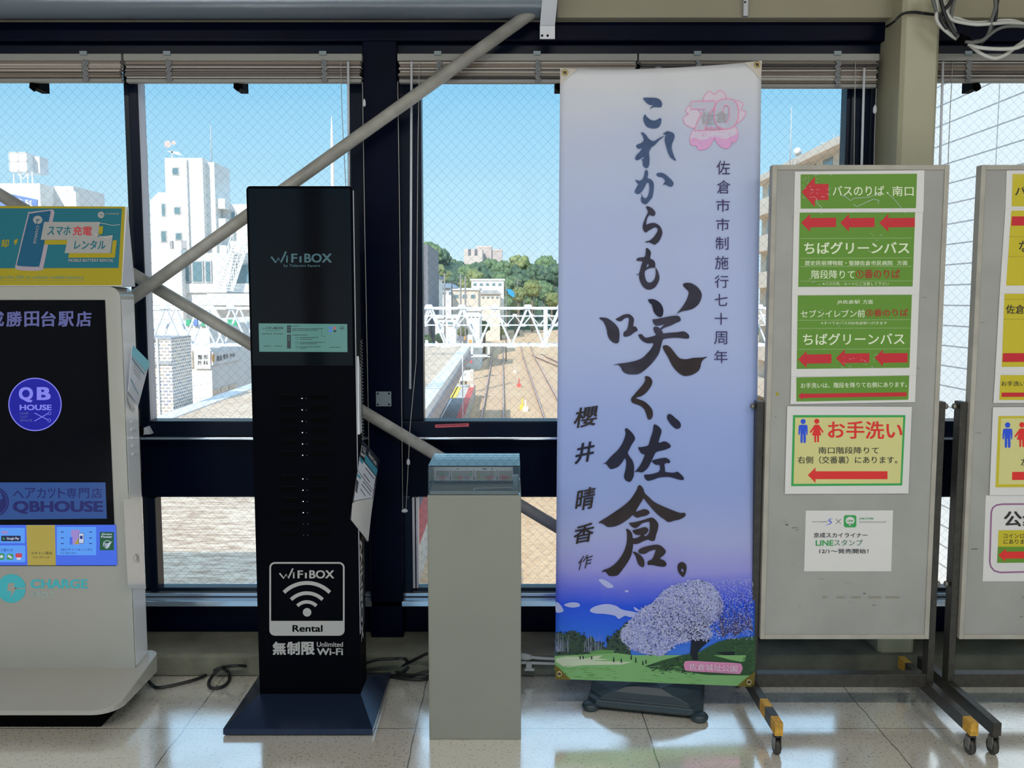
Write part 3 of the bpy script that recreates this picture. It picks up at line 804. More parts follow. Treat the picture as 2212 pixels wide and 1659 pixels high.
brush(B0, 'ink_dark', [(210,1045),(235,1050),(262,1080),(270,1120),(262,1175),(300,1195),(322,1225),(328,1260),(327,1288),(345,1310),(365,1350),(380,1410),(375,1455),(350,1510),(310,1555),(255,1575),(205,1565),(165,1530),(130,1465),(118,1400),(122,1380),(85,1392),(88,1382),(115,1370),(128,1340),(145,1270),(160,1215),(110,1210),(82,1195),(105,1170),(150,1162),(190,1155),(203,1110)],
      [(322,1296),(265,1300),(215,1320),(192,1350),(195,1410),(215,1465),(245,1485),(285,1475),(320,1430),(332,1370),(330,1320)], [(225,1250),(242,1252),(235,1275),(215,1292)])
brush(C0, 'ink_dark', [(98,672),(120,662),(170,665),(220,675),(290,720),(345,770),(385,830),(400,900),(395,1000),(380,1040),(345,1048),(295,1030),(245,980),(218,910),(210,850),(185,775),(150,715),(120,695)])
brush(C0, 'ink_dark', [(342,688),(400,655),(460,622),(530,612),(580,635),(612,675),(615,720),(605,790),(640,800),(668,835),(660,865),(620,885),(570,925),(520,945),(470,948),(455,915),(470,875),(505,850),(525,800),(535,740),(540,680),(520,665),(470,680),(440,710),(410,720),(375,712)])
brush(C0, 'ink_navy', [(825,405),(845,390),(895,388),(950,405),(1010,450),(1045,510),(1055,570),(1045,630),(1020,655),(985,652),(945,625),(912,580),(895,520),(880,470),(850,445)])
brush(C0, 'ink_dark', [(1345,175),(1370,152),(1410,145),(1480,155),(1560,205),(1610,270),(1628,330),(1610,410),(1570,475),(1500,530),(1420,555),(1340,570),(1270,600),(1240,632),(1275,580),(1340,500),(1400,400),(1430,310),(1425,270),(1375,220)])
brush(C0, 'ink_dark', [(900,690),(950,685),(1050,665),(1150,645),(1250,635),(1295,650),(1315,690),(1300,720),(1240,745),(1160,785),(1085,810),(1025,840),(1010,825),(1065,770),(1010,780),(945,785),(910,755),(895,715)])
brush(C0, 'ink_dark', [(905,835),(915,805),(960,800),(1005,825),(1030,850),(1050,895),(1060,900),(1150,890),(1270,882),(1350,870),(1400,890),(1435,925),(1440,960),(1420,978),(1350,975),(1270,965),(1150,970),(1060,985),(1040,1020),(1015,1110),(990,1195),(930,1290),(850,1380),(760,1460),(680,1505),(580,1512),(500,1500),(445,1460),(425,1415),(400,1385),(370,1368),(305,1375),(370,1355),(520,1335),(650,1305),(740,1265),(810,1200),(870,1130),(905,1050),(830,1048),(760,1025),(710,980),(680,930),(690,915),(735,915),(760,945),(800,965),(870,950),(940,925),(920,880)])
brush(C0, 'ink_brown', [(1045,1100),(1060,1080),(1110,1078),(1160,1110),(1210,1170),(1260,1235),(1310,1275),(1400,1285),(1500,1265),(1620,1260),(1700,1248),(1705,1253),(1650,1290),(1620,1340),(1605,1410),(1570,1465),(1500,1510),(1430,1530),(1370,1535),(1310,1510),(1240,1450),(1180,1370),(1120,1250),(1065,1160)])
brush(D0, 'ink_brown', [(745,95),(765,82),(815,95),(850,140),(850,190),(820,250),(760,325),(690,370),(620,390),(650,410),(730,440),(800,495),(850,560),(862,620),(850,680),(815,705),(785,690),(770,640),(745,570),(700,520),(640,490),(580,470),(550,435),(555,395),(600,340),(660,270),(720,200),(752,135)])
brush(D0, 'ink_navy', [(1070,645),(1085,625),(1125,632),(1180,680),(1240,730),(1262,775),(1255,815),(1215,838),(1175,825),(1120,775),(1075,710),(1063,675)])
brush(D0, 'ink_navy', [(460,845),(485,828),(520,850),(570,900),(605,960),(600,1000),(560,1060),(520,1140),(503,1180),(530,1235),(570,1290),(592,1370),(592,1450),(585,1520),(550,1585),(520,1595),(475,1575),(450,1530),(455,1480),(470,1420),(480,1330),(470,1270),(455,1265),(420,1320),(370,1375),(320,1400),(265,1412),(235,1395),(205,1355),(180,1335),(130,1345),(190,1315),(260,1235),(350,1150),(410,1070),(455,970),(470,900)])
brush(D0, 'ink_navy', [(870,790),(885,775),(920,785),(970,830),(985,880),(965,950),(945,1035),(1010,1018),(1060,1025),(1110,1065),(1117,1090),(1100,1110),(1020,1140),(910,1170),(870,1240),(830,1320),(790,1395),(730,1450),(690,1460),(640,1450),(600,1457),(592,1462),(640,1410),(690,1340),(730,1250),(742,1205),(700,1190),(665,1145),(652,1100),(700,1098),(780,1080),(805,1050),(830,960),(860,870)])
brush(D0, 'ink_navy', [(845,1295),(900,1275),(980,1258),(1045,1252),(1090,1275),(1110,1305),(1095,1330),(1060,1325),(1028,1345),(1035,1400),(1040,1450),(1100,1462),(1170,1465),(1210,1450),(1260,1485),(1300,1530),(1308,1555),(1290,1570),(1230,1562),(1140,1535),(1060,1525),(950,1535),(880,1560),(800,1580),(760,1560),(738,1520),(745,1492),(800,1490),(880,1475),(945,1450),(965,1410),(955,1355),(910,1352),(870,1330)])
brush(E0, 'ink_brown', [(675,140),(695,122),(720,130),(755,175),(780,245),(830,290),(890,350),(960,395),(1080,450),(1200,500),(1300,535),(1370,535),(1388,560),(1370,595),(1300,632),(1220,650),(1130,672),(1080,640),(1000,585),(920,510),(850,430),(800,370),(762,322),(740,350),(690,430),(645,515),(700,500),(760,480),(810,487),(845,515),(840,550),(790,578),(730,590),(675,607),(630,595),(600,568),(540,620),(440,690),(340,735),(250,747),(210,740),(170,710),(130,690),(88,685),(120,655),(220,595),(340,515),(460,430),(550,350),(610,270),(655,195)])
brush(E0, 'ink_brown', [(545,685),(620,675),(740,645),(820,620),(880,605),(930,630),(970,680),(982,720),(970,790),(945,870),(930,935),(900,955),(850,945),(820,935),(750,960),(690,990),(640,1000),(604,992),(590,930),(605,915),(660,908),(720,870),(690,865),(640,860),(600,820),(600,795),(690,770),(770,748),(815,760),(832,795),(810,835),(765,870),(790,880),(830,850),(850,780),(848,680),(835,665),(740,690),(690,735),(640,762),(590,745),(555,710)])
brush(E0, 'ink_brown', [(500,780),(520,775),(560,800),(590,850),(600,930),(605,1000),(595,1080),(575,1170),(530,1260),(460,1360),(390,1450),(345,1475),(250,1475),(215,1440),(180,1410),(138,1420),(160,1390),(260,1350),(360,1270),(440,1160),(490,1050),(510,950),(512,850)])
brush(E0, 'ink_brown', [(598,1118),(640,1120),(700,1155),(750,1205),(772,1260),(770,1320),(750,1345),(710,1330),(675,1290),(655,1230),(635,1170)])
brush(E0, 'ink_brown', [(680,1110),(700,1075),(780,1040),(880,1018),(970,1010),(1030,1035),(1080,1085),(1090,1120),(1060,1165),(1005,1215),(1060,1240),(1100,1285),(1095,1320),(1060,1337),(980,1330),(880,1310),(830,1312),(815,1285),(830,1250),(885,1225),(920,1150),(938,1085),(900,1090),(840,1110),(780,1145),(720,1142),(690,1130)])
brush(E0, 'ink_brown', [(1265,1350),(1275,1300),(1310,1272),(1345,1270),(1385,1295),(1400,1340),(1395,1400),(1380,1450),(1350,1492),(1310,1460),(1275,1410)], [(1320,1375),(1335,1365),(1355,1385),(1358,1405),(1340,1418),(1322,1400)])
# right column, one character below the other
for ch_, u0, v0, u1, v1 in (('佐', 1547, 348, 1576, 378), ('倉', 1548, 390, 1577, 419), ('市', 1546, 431, 1576, 458), ('市', 1546, 472, 1575, 499), ('制', 1545, 512, 1573, 540), ('施', 1544, 553, 1573, 582), ('行', 1543, 595, 1573, 622), ('七', 1543, 635, 1571, 661), ('十', 1543, 676, 1571, 702), ('周', 1542, 716, 1570, 744), ('年', 1542, 757, 1571, 784)):
    m.txt(BP, ch_, u0, v0, u1, v1, 'ink_small', .0045, -.006)
# left column
for ch_, u0, v0, u1, v1, bd, ik in (('櫻', 1240, 877, 1292, 923, .022, 'ink_brown'), ('井', 1243, 954, 1285, 1000, .032, 'ink_navy'), ('晴', 1244, 1052, 1286, 1102, .026, 'ink_brown'), ('香', 1239, 1130, 1284, 1173, .026, 'ink_brown'), ('作', 1248, 1197, 1280, 1229, .002, 'ink_brown')):
    m.text(BP, ch_, (u0 + 4, v0 + 5), (u1 + 2, v0 - 3), (u0 - 3, v1 + 3), ik, .0045, bd)
m.build('lettering', t)

# anniversary emblem
e = MB(); A = lambda pts: catmull(conv(A0, pts), 4)
petals = [[(1010,260),(1030,180),(1100,115),(1165,160),(1240,100),(1310,150),(1325,240),(1300,330),(1170,380),(1050,330)], [(1460,250),(1530,262),(1560,300),(1530,370),(1595,400),(1560,490),(1470,555),(1400,520),(1380,380)],
          [(830,320),(775,370),(780,400),(810,430),(760,460),(735,490),(760,560),(820,600),(890,620),(1000,560),(960,400)]]
for p in petals:
    q = A(p); e.fill(BP, q, 'pk_fill', .0040); e.stroke(BP, q, 1.6, 'pk_line', .0044, True)
low = [(900,640),(840,720),(830,800),(850,855),(920,865),(940,915),(1000,920),(1080,890),(1130,820),(1165,760),(1200,820),(1260,880),(1340,900),(1380,870),(1390,820),(1450,810),(1490,740),(1480,650),(1440,600),(1300,640),(1100,660)]
q = A(low); e.fill(BP, q, 'pk_fill', .0040)
e.fill(BP, A([(850,770),(830,800),(850,855),(920,865),(940,915),(1000,920),(1080,890),(1130,820),(1165,760),(1200,820),(1260,880),(1340,900),(1380,870),(1390,820),(1450,810),(1490,740),(1480,700),(1400,740),(1300,770),(1160,740),(1000,790),(900,750)]), 'pk_base', .0043)
e.stroke(BP, q, 1.5, 'pk_line', .0047, True)
rr = random.Random(3)
for i in range(90):
    x, y = rr.uniform(860, 1470), rr.uniform(670, 870)
    if abs(x - 1165) < 70 and y > 760: continue
    u, v = A0[0] + x / A0[2], A0[1] + y / A0[2]; s_ = rr.uniform(.7, 1.5)
    e.fill(BP, [(u - s_, v), (u, v - s_), (u + s_, v + s_ * .3), (u, v + s_)], 'pk_dot', .0049)
seven = conv(A0, [(840,262),(1175,248),(1170,330),(1105,420),(1060,520),(1028,655),(890,660),(920,560),(975,450),(1040,362),(838,368)])
zo = A([(1340,222),(1430,240),(1480,310),(1497,410),(1480,520),(1430,600),(1340,637),(1250,625),(1190,570),(1160,470),(1165,360),(1200,270),(1265,230)])
zi = A([(1320,310),(1350,320),(1368,370),(1370,440),(1355,500),(1325,550),(1300,520),(1285,440),(1285,370),(1300,325)])
e.fill(BP, seven, 'halo', .0056); e.stroke(BP, seven, 2.2, 'pk_line', .0062, True)
e.fill(BP, [zo, zi], 'halo', .0057); e.stroke(BP, zo, 2.2, 'pk_line', .0063, True); e.stroke(BP, zi, 2.0, 'pk_line', .0063, True)
f_ = lambda x, y: (A0[0] + x / A0[2], A0[1] + y / A0[2])
e.text(BP, '佐', f_(980, 405), f_(1160, 400), f_(975, 575), 'gr_text', .0072, .022); e.text(BP, '倉', f_(1175, 395), f_(1350, 390), f_(1175, 555), 'gr_text', .0072, .022)
e.text(BP, 'Sakura', f_(1030, 600), f_(1265, 595), f_(1030, 650), 'pk_line', .0072, .02)
e.build('emblem', t)

# printed park picture at the foot
p_ = MB(); F0 = (1180, 1160, 3.771); F = lambda pts: conv(F0, pts)
for l in ([(355,600),(380,570),(450,548),(510,545),(570,560),(620,590),(700,605),(740,620),(690,650),(640,640),(590,665),(560,640),(480,625),(400,620)], [(145,548),(200,530),(260,535),(272,560),(220,572),(170,565)], [(80,530),(110,545),(140,600),(80,610)], [(425,350),(470,345),(540,390),(540,410),(490,410)], [(640,435),(665,432),(668,445),(645,447)], [(710,570),(730,575),(755,595),(730,600)]):
    p_.fill(BP, catmull(F(l), 4), 'p_cloud', .0028)
p_.fill(BP, F([(76,780),(110,770),(150,790),(190,760),(240,762),(270,800),(310,790),(330,830),(370,800),(400,850),(430,885),(450,880),(490,900),(500,850),(540,800),(590,760),(640,700),(670,680),(690,960),(76,990)]), 'p_tree2', .0028)
for i in range(260):
    x = rr.uniform(78, 690); top = 800 - max(0, (x - 480)) * .55 if x > 480 else (770 if x < 330 else 850); y = rr.uniform(top, 950)
    s_ = rr.uniform(5, 16)
    p_.fill(BP, F([(x - s_, y), (x - s_ * .2, y - s_ * .7), (x + s_, y - s_ * .2), (x + s_ * .4, y + s_ * .8)]), rr.choice(['p_tree', 'p_tree', 'p_tree2', 'p_night', 'p_hill']), .0031)
for i in range(60):
    x = rr.uniform(300, 480) if i % 2 else rr.uniform(78, 180); y = rr.uniform(780, 900)
    p_.stroke(BP, F([(x, 930), (x + rr.uniform(-12, 12), y)]), .35, 'p_lilac', .0033)
p_.fill(BP, F([(68,965),(200,958),(350,950),(560,940),(700,960),(1690,960),(1689,1216),(72,1152)]), 'p_grass', .0030)
p_.fill(BP, F([(80,985),(160,970),(260,972),(330,985),(400,965),(460,960),(420,985),(600,1000),(760,1010),(700,1035),(300,1040),(150,1060),(78,1010)]), 'p_path', .0033)
for i in range(380):
    x, y = rr.uniform(75, 1640), rr.uniform(1045, 1195); s_ = rr.uniform(8, 40)
    if y > 1140 + (x - 72) * .045: continue
    p_.fill(BP, F([(x - s_, y), (x, y - 2.5), (x + s_, y), (x, y + 2.5)]), rr.choice(['p_grass', 'p_grass2', 'p_grass']), .0034)
p_.fill(BP, F([(350,930),(430,915),(560,920),(540,945),(360,950)]), 'p_grass2', .0034)
p_.fill(BP, F([(800,1050),(950,1000),(1100,960),(1250,930),(1320,890),(1400,850),(1480,830),(1600,815),(1700,805),(1700,1120),(1500,1130),(1300,1120),(1100,1090),(900,1075)]), 'p_hill', .0035)
for i in range(420):
    x, y = rr.uniform(850, 1690), rr.uniform(820, 1110); s_ = rr.uniform(8, 26)
    if y < 1050 - (x - 800) * .27 + 10: continue
    p_.fill(BP, F([(x - s_, y + s_ * .3), (x, y - 4), (x + s_, y - s_ * .3), (x, y + 4)]), rr.choice(['p_hill', 'p_hill2', 'p_tree', 'p_hill2', 'p_night']), .0037)
p_.fill(BP, F([(1375,935),(1530,930),(1535,1000),(1380,1010)]), 'p_night', .0039)
crown = [(600,800),(620,740),(650,720),(700,650),(780,580),(880,520),(950,440),(1050,385),(1150,360),(1250,345),(1340,380),(1400,450),(1440,560),(1400,650),(1330,720),(1350,800),(1300,840),(1200,830),(1150,850),(1060,870),(1000,920),(940,965),(880,960),(800,950),(740,930),(680,900),(630,860)]
p_.fill(BP, catmull(F(crown), 3), 'p_shade', .0038)
def inside(x, y, l):
    c = False
    for i in range(len(l)):
        (x1, y1), (x2, y2) = l[i], l[i - 1]
        if (y1 > y) != (y2 > y) and x < (x2 - x1) * (y - y1) / (y2 - y1) + x1: c = not c
    return c
p_.fill(BP, F([(1180,840),(1170,950),(1190,1000),(1235,1000),(1230,940),(1260,900),(1330,840),(1300,820)]), 'p_night', .0040)
for i in range(120):
    a = rr.uniform(-3.0, -.2); x0, y0 = 1200 + rr.uniform(-30, 60), 830; r_ = rr.uniform(120, 480)
    pts = [(x0 + math.cos(a + .25 * math.sin(j)) * r_ * j / 5, y0 + math.sin(a + .2 * math.sin(j * 2)) * r_ * j / 5 * .95 + rr.uniform(-6, 6)) for j in range(6)]
    if all(inside(x, y, crown) for x, y in pts[2:]): p_.stroke(BP, F(pts), [.9, .8, .7, .5, .4, .25], 'p_dark', .0041)
for i in range(9500):
    x, y = rr.uniform(595, 1445), rr.uniform(340, 970)
    if not inside(x + rr.uniform(-14, 14), y + rr.uniform(-14, 14), crown): continue
    s_ = rr.uniform(3.5, 10); d = (y - 380) / 560
    c = rr.random()
    mm = 'p_white' if c < .46 - .1 * d else 'p_lilac' if c < .68 else 'p_cloud' if c < .8 else 'p_mid' if c < .9 else 'p_dark'
    a = rr.uniform(0, 3)
    p_.fill(BP, F([(x + s_ * math.cos(a + q) * rr.uniform(.5, 1), y + s_ * math.sin(a + q) * rr.uniform(.5, 1)) for q in (0, 1.5, 3.1, 4.6)]), mm, .0042 + .0006 * rr.random())
for i in range(46):
    x0, y0 = rr.choice([(1440, 810), (1540, 800), (1680, 760)]); a = rr.uniform(-2.7, -.6); r_ = rr.uniform(150, 480); pts = []
    x, y = x0, y0
    for j in range(8):
        pts.append((x, y)); a += rr.uniform(-.25, .25); x += math.cos(a) * r_ / 8; y += math.sin(a) * r_ / 8
        if x > 1682: break
    if len(pts) > 3: p_.stroke(BP, F(pts), [1.6 * (1 - j / 8) + .25 for j in range(len(pts))], 'p_bark', .0046)
for i in range(1500):
    x, y = rr.uniform(1340, 1680), rr.uniform(340, 830)
    if y < 330 + max(0, 1480 - x) * .3: continue
    s_ = rr.uniform(2, 5)
    p_.fill(BP, F([(x - s_, y), (x, y - s_), (x + s_, y), (x, y + s_)]), rr.choice(['p_lilac', 'p_white', 'p_lilac', 'p_mid']), .0047)
for x, y, h in ((275, 985, 26), (300, 982, 22), (368, 985, 24), (548, 1010, 44), (610, 1015, 36), (728, 1015, 44), (785, 1035, 34), (810, 1022, 30), (690, 990, 40)):
    p_.fill(BP, F([(x - 5, y + 5), (x - 4, y - h * .6), (x, y - h), (x + 4, y - h * .6), (x + 6, y + 5)]), 'p_night', .0048)
p_.fill(BP, catmull(F([(1150,1003),(1350,1013),(1560,1024),(1588,1040),(1594,1070),(1575,1108),(1540,1110),(1340,1098),(1150,1085),(1122,1060),(1120,1025)]), 4), 'p_pinklabel', .0058)
q0 = lambda x, y: (F0[0] + x / F0[2], F0[1] + y / F0[2])
p_.text(BP, '佐倉城址公園', q0(1160, 1020), q0(1552, 1040), q0(1158, 1074), 'p_labeltext', .0090, .012)
p_.build('park_picture', t)

for pts, ey, mm in (([(1210, 148), (1246, 151), (1211, 183)], (1220, 158), 'patch_light'), ([(1608, 136), (1645, 132), (1643, 172)], (1634.5, 141), 'patch_light'), ([(1199, 1434), (1233, 1467), (1199, 1466)], (1207.5, 1454), 'patch_olive'), ([(1591, 1481), (1630, 1448), (1628, 1483)], (1617, 1472), 'patch_olive')):
    MB().fill(BP, pts, mm, .0056).build('corner_patch', t)
    c0 = BP.px(*ey, .007); r = .0072
    ring = [c0 + BP.ex * r * math.cos(2 * math.pi * i / 20) + BP.ez * r * math.sin(2 * math.pi * i / 20) for i in range(20)]
    MB().tube(ring, .0028, 'brass', 8, closed=True).fill(BP, [(ey[0] + 3.5 * math.cos(i * .5), ey[1] + 3.5 * math.sin(i * .5)) for i in range(12)], 'gapdark', .0062).build('eyelet', t)

# stand: water weighted base, pole, cross arm
FL, FR = G(1266, 1535), G(1519, 1561)
ax = (FR - FL).normalized(); ay = Vector((-ax.y, ax.x, 0)); half = (FR - FL).length / 2
cen = (FL + FR) / 2 + ay * half
t = thing('banner_stand', 'black water-weighted banner stand base under the tall white banner', 'banner stand', cen)
def ring(h, ch, z, n=4):
    o_ = []
    for sx_, sy_, flip in ((1, -1, 0), (1, 1, 1), (-1, 1, 0), (-1, -1, 1)):
        a, b = (sx_ * h, sy_ * (h - ch)), (sx_ * (h - ch), sy_ * h)
        for q in ((b, a) if not flip else (a, b)):
            o_.append(cen + ax * q[0] + ay * q[1] + Vector((0, 0, z)))
    return o_
m = MB().loft([ring(half * .96, .03, .012), ring(half, .03, .022), ring(half * .99, .03, .036), ring(half * .94, .034, .042), ring(half * .95, .036, .048), ring(half * .95, .075, .068), ring(half * .88, .11, .088), ring(half * .66, .10, .097), ring(half * .4, .06, .099)], 'tank', False)
m.build('base', t, bevel=.010, seg=3)
for sx_, sy_ in ((1, -1), (-1, -1), (1, 1), (-1, 1)):
    p = cen + ax * sx_ * (half * .93) + ay * sy_ * (half * .93)
    f_ = MB(); rs = []
    for zz, rr_ in ((0, .020), (.006, .027), (.014, .029), (.022, .023), (.026, .012)):
        rs.append([p + Vector((rr_ * math.cos(q * .5236), rr_ * math.sin(q * .5236), zz)) for q in range(12)])
    f_.loft(rs, 'tank').build('foot', t)
pc = cen + Vector((0, 0, .09))
pt = Vector((cen.x, BP.px(1428, 145, -.03).y, BP.px(1428, 148).z + .01))
MB().cyl(pc, pt, .0125, 'galv', 14).build('pole', t)
a1, a2 = BP.px(1222, 157, -.022), BP.px(1634, 141, -.022)
MB().cyl(a1, a2, .006, 'galv', 10).build('cross_arm', t)
# ================================================================ white charging kiosk (left)
YC = 2.84; XRr = -1.227; XLl = XRr - .66
t = thing('charging_kiosk', 'white upright battery rental kiosk with a dark screen and teal logo', 'kiosk', (XRr - .33, 2.88, 0))
KP = planeY(YC)
zb_, ztp = ZA(1459, YC), ZA(619, YC)
m = MB(); R_ = .035
prof = []
for cx_, cz_, a0 in ((XRr - R_, ztp - R_, 0), (XLl + R_, ztp - R_, 90)):
    for k in range(7):
        a = math.radians(a0 + 15 * k); prof.append((cx_ + R_ * math.cos(a), cz_ + R_ * math.sin(a)))
prof += [(XLl, zb_ + .01), (XRr, zb_ + .01)]
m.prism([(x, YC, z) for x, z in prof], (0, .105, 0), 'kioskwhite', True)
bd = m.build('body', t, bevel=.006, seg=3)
# base: thin lip in front, thicker at the back, rounded front corner
bx1, bx0 = -1.19, XLl - .06
yb0, yb1 = 2.605, 2.952
m = MB(); top = []; bot = []
outl = []
for k in range(8):
    a = math.radians(-90 + 90 * k / 7); outl.append((bx1 - .075 + .075 * math.cos(a), yb0 + .075 + .075 * math.sin(a)))
for k in range(6):
    a = math.radians(90 * k / 5); outl.append((bx1 - .03 + .03 * math.cos(a), yb1 - .03 + .03 * math.sin(a)))
outl += [(bx0, yb1), (bx0, yb0)]
def bz(y): return .072 + (.124 - .072) * (y - yb0) / (yb1 - yb0)
n = len(outl)
bot = [Vector((x, y, .058)) for x, y in outl]; top = [Vector((x, y, bz(y))) for x, y in outl]
m.add(bot + top, [tuple(reversed(range(n))), tuple(range(n, 2 * n))] + [(i, (i + 1) % n, n + (i + 1) % n, n + i) for i in range(n)], 'kioskwhite')
m.build('base', t, bevel=.003)
MB().box(bx0 + .05, -1.255, 2.65, 2.93, 0, .058, 'black').build('plinth', t, bevel=.004)
# screen
ux = 250
s = MB(); xs0, xs1 = KP.px(0, 700).x - .10, XA(251, 1222, YC)
zs1, zs0 = ZA(648, YC), ZA(1222, YC)
s.box(xs0, xs1, YC - .003, YC + .01, zs0, zs1, 'screen')
scr = s.build('screen', t, bevel=.001)
SP = planeY(YC - .003)
d = MB()
for st, u0, u1 in (('京', -63, -28), ('成', -25, 9), ('勝', 14, 48), ('田', 53, 85), ('台', 89, 121), ('駅', 126, 160), ('店', 165, 198)):
    d.text(SP, st, (u0, 673), (u1, 672), (u0, 706), 'e_lilac', .001, .035)
d.disc(SP, 76, 873.5, 57, 'e_qb', .0008, n=48)
d.arc(SP, 76, 873.5, 56.5, 0, 360, 2.2, 'e_qblight', .0012, 48)
d.txt(SP, 'Q', 41, 836, 72, 869, 'e_qblight', .0014, .05); d.txt(SP, 'B', 80, 836, 110, 864, 'e_qblight', .0014, .05)
d.txt(SP, 'HOUSE', 43, 874, 112, 886, 'e_qblight', .0014, .04)
for st, v0, u1 in (('HAIR', 890, 63), ('CUT', 898, 60), ('SPACE', 905.5, 70)): d.txt(SP, st, 44, v0, u1, v0 + 5, 'e_lilac', .0014, .01)
d.stroke(SP, [(75, 892), (104, 907)], 1.6, 'e_qblight', .0014); d.stroke(SP, [(75, 909.5), (104, 893)], 1.6, 'e_qblight', .0014)
d.arc(SP, 107, 908, 3.2, 0, 360, 1, 'e_qblight', .0014, 12); d.arc(SP, 107.5, 892.5, 3.2, 0, 360, 1, 'e_qblight', .0014, 12)
d.fill(SP, [(-60, 1042), (228, 1042), (231, 1120), (-60, 1123)], 'e_band', .0008)
for st, u0, u1 in (('ヘ', 29, 52), ('ア', 54, 77), ('カ', 80, 99), ('ッ', 104, 120), ('ト', 126, 142), ('専', 144, 166), ('門', 171, 193), ('店', 198, 221)):
    d.txt(SP, st, u0, 1054 if st != 'ヘ' else 1060, u1, 1076, 'e_bandink', .0012, .012)
d.txt(SP, 'QBHOUSE', 28, 1082, 223, 1110, 'e_bandink', .0012, .055)
d.disc(SP, -12, 1084, 32, 'e_bandink', .0011); d.arc(SP, -12, 1084, 28, 0, 360, 1.2, 'e_band', .0013, 30); d.txt(SP, 'QB', -34, 1064, 6, 1082, 'e_band', .0014, .04)
d.fill(SP, [(-60, 1134), (250, 1133.5), (253, 1221), (-60, 1221)], 'e_blue', .0008)
d.fill(SP, [(57, 1134), (119, 1134), (121, 1221), (60, 1221)], 'e_yellow', .0010)
d.rrect(SP, -60, 1140, 54, 1173, 2, 'e_card', .0011); d.rrect(SP, -60, 1178, 55, 1214, 2, 'e_card', .0011); d.rrect(SP, 123, 1138, 208, 1199, 2, 'e_card', .0011)
d.rrect(SP, 3, 1157, 45, 1169, 1.5, 'e_navy', .0013); d.txt(SP, 'Google Play', 15, 1160, 42, 1167, 'e_white', .0015, .02)
d.fill(SP, [(6.5, 1160), (12.5, 1163.3), (6.5, 1167)], 'e_lime', .0015)
d.rect(SP, 4, 1147, 17, 1153, 'e_pink', .0013)
d.txt(SP, 'して借りる!', -4, 1185, 29, 1191, 'e_cardink', .0013, .01)
d.rrect(SP, -2, 1195, 10, 1209, 3, 'e_lime', .0013); d.rrect(SP, 15, 1196, 29, 1209, 3, 'e_lime', .0013); d.rrect(SP, 34, 1195, 48, 1204, 2, 'e_red', .0013)
d.disc(SP, 4, 1202, 3.5, 'e_white', .0015); d.disc(SP, 20, 1201, 3.2, 'e_white', .0015, 2.7); d.disc(SP, 24, 1204, 2.8, 'e_white', .0016, 2.3); d.fill(SP, [(36, 1204), (46, 1204), (45, 1209), (37, 1209)], 'e_white', .0014)
d.txt(SP, 'スキャン貸出', 67, 1191, 113, 1198, 'e_yink', .0013, .01); d.txt(SP, 'Scan QR code', 72, 1201, 108, 1206, 'e_yink', .0013)
d.rrect(SP, 154, 1144, 173, 1176, 2, 'e_pink', .0013); d.rrect(SP, 170, 1151, 182, 1174, 2, 'e_white', .0014); d.rrect(SP, 170, 1151, 182, 1174, 2, 'e_cardink', .0016, 1.1); d.rect(SP, 173, 1157, 179, 1164, 'e_cardink', .0016)
d.rect(SP, 151, 1160, 157, 1176, 'e_blue', .0015); d.fill(SP, [(161, 1175), (169, 1162), (171, 1175)], 'e_yellow', .0015)
d.txt(SP, 'QRスキャン & レンタル', 132, 1184, 201, 1190, 'e_cardink', .0013, .01); d.txt(SP, 'Scan QR & Rent', 131, 1192, 165, 1197, 'e_cardink', .0013)
for v in (1148, 1161, 1173):
    for u in (132, 193): d.rrect(SP, u, v, u + 6, v + 2, .8, 'e_cardink', .0013)
d.rect(SP, 216, 1149, 246.5, 1188.5, 'e_green', .0012)
d.txt(SP, 'Green', 220, 1151.5, 242, 1155.5, 'e_white', .0014, .03); d.txt(SP, 'Power', 219, 1157, 243, 1161.5, 'e_white', .0014, .03)
for k in range(5):
    d.stroke(SP, [(224 + k * .6, 1171 + k * 2.6), (231, 1175 + k * 2.4), (238 - k * .5, 1172 + k * 2), (243 - k * 1.6, 1169 + k * 2.2)], [.6, 1.5, 1.4, .4], 'e_white', .0014)
d.arc(SP, 232, 1176, 8.5, 150, 330, 1.1, 'e_white', .0014)
d.build('screen_graphics', t)  # glowing picture of the lit screen
# logo
l = MB(); LP = planeY(YC)
an = lambda c, r, a0, a1, n=30: [(c[0] + r * math.cos(math.radians(a0 + (a1 - a0) * k / n)), c[1] + r * math.sin(math.radians(a0 + (a1 - a0) * k / n))) for k in range(n + 1)]
l.disc(LP, 25, 1271, 31, 'tealtext', .001, n=44); l.fill(LP, [(18, 1260), (32, 1259), (30, 1268), (37, 1269), (23, 1290), (25, 1277), (16, 1276)], 'kioskwhite', .0014); l.fill(LP, [(33, 1270), (57, 1269.3), (57, 1272), (33, 1272)], 'kioskwhite', .0014)
l.txt(LP, 'CHARGE', 66, 1251, 190, 1271, 'tealtext', .001, .045); l.txt(LP, 'SPOT', 69, 1278, 118, 1292, 'tealfaint', .001)
l.build('logo', t)
MB().box(XRr - .0005, XRr + .001, YC + .008, YC + .099, ZA(1440, YC), ZA(640, YC) - .01, 'kioskside_lit').build('side_face', t)  # thin added sheet, window light on this side put into its colour
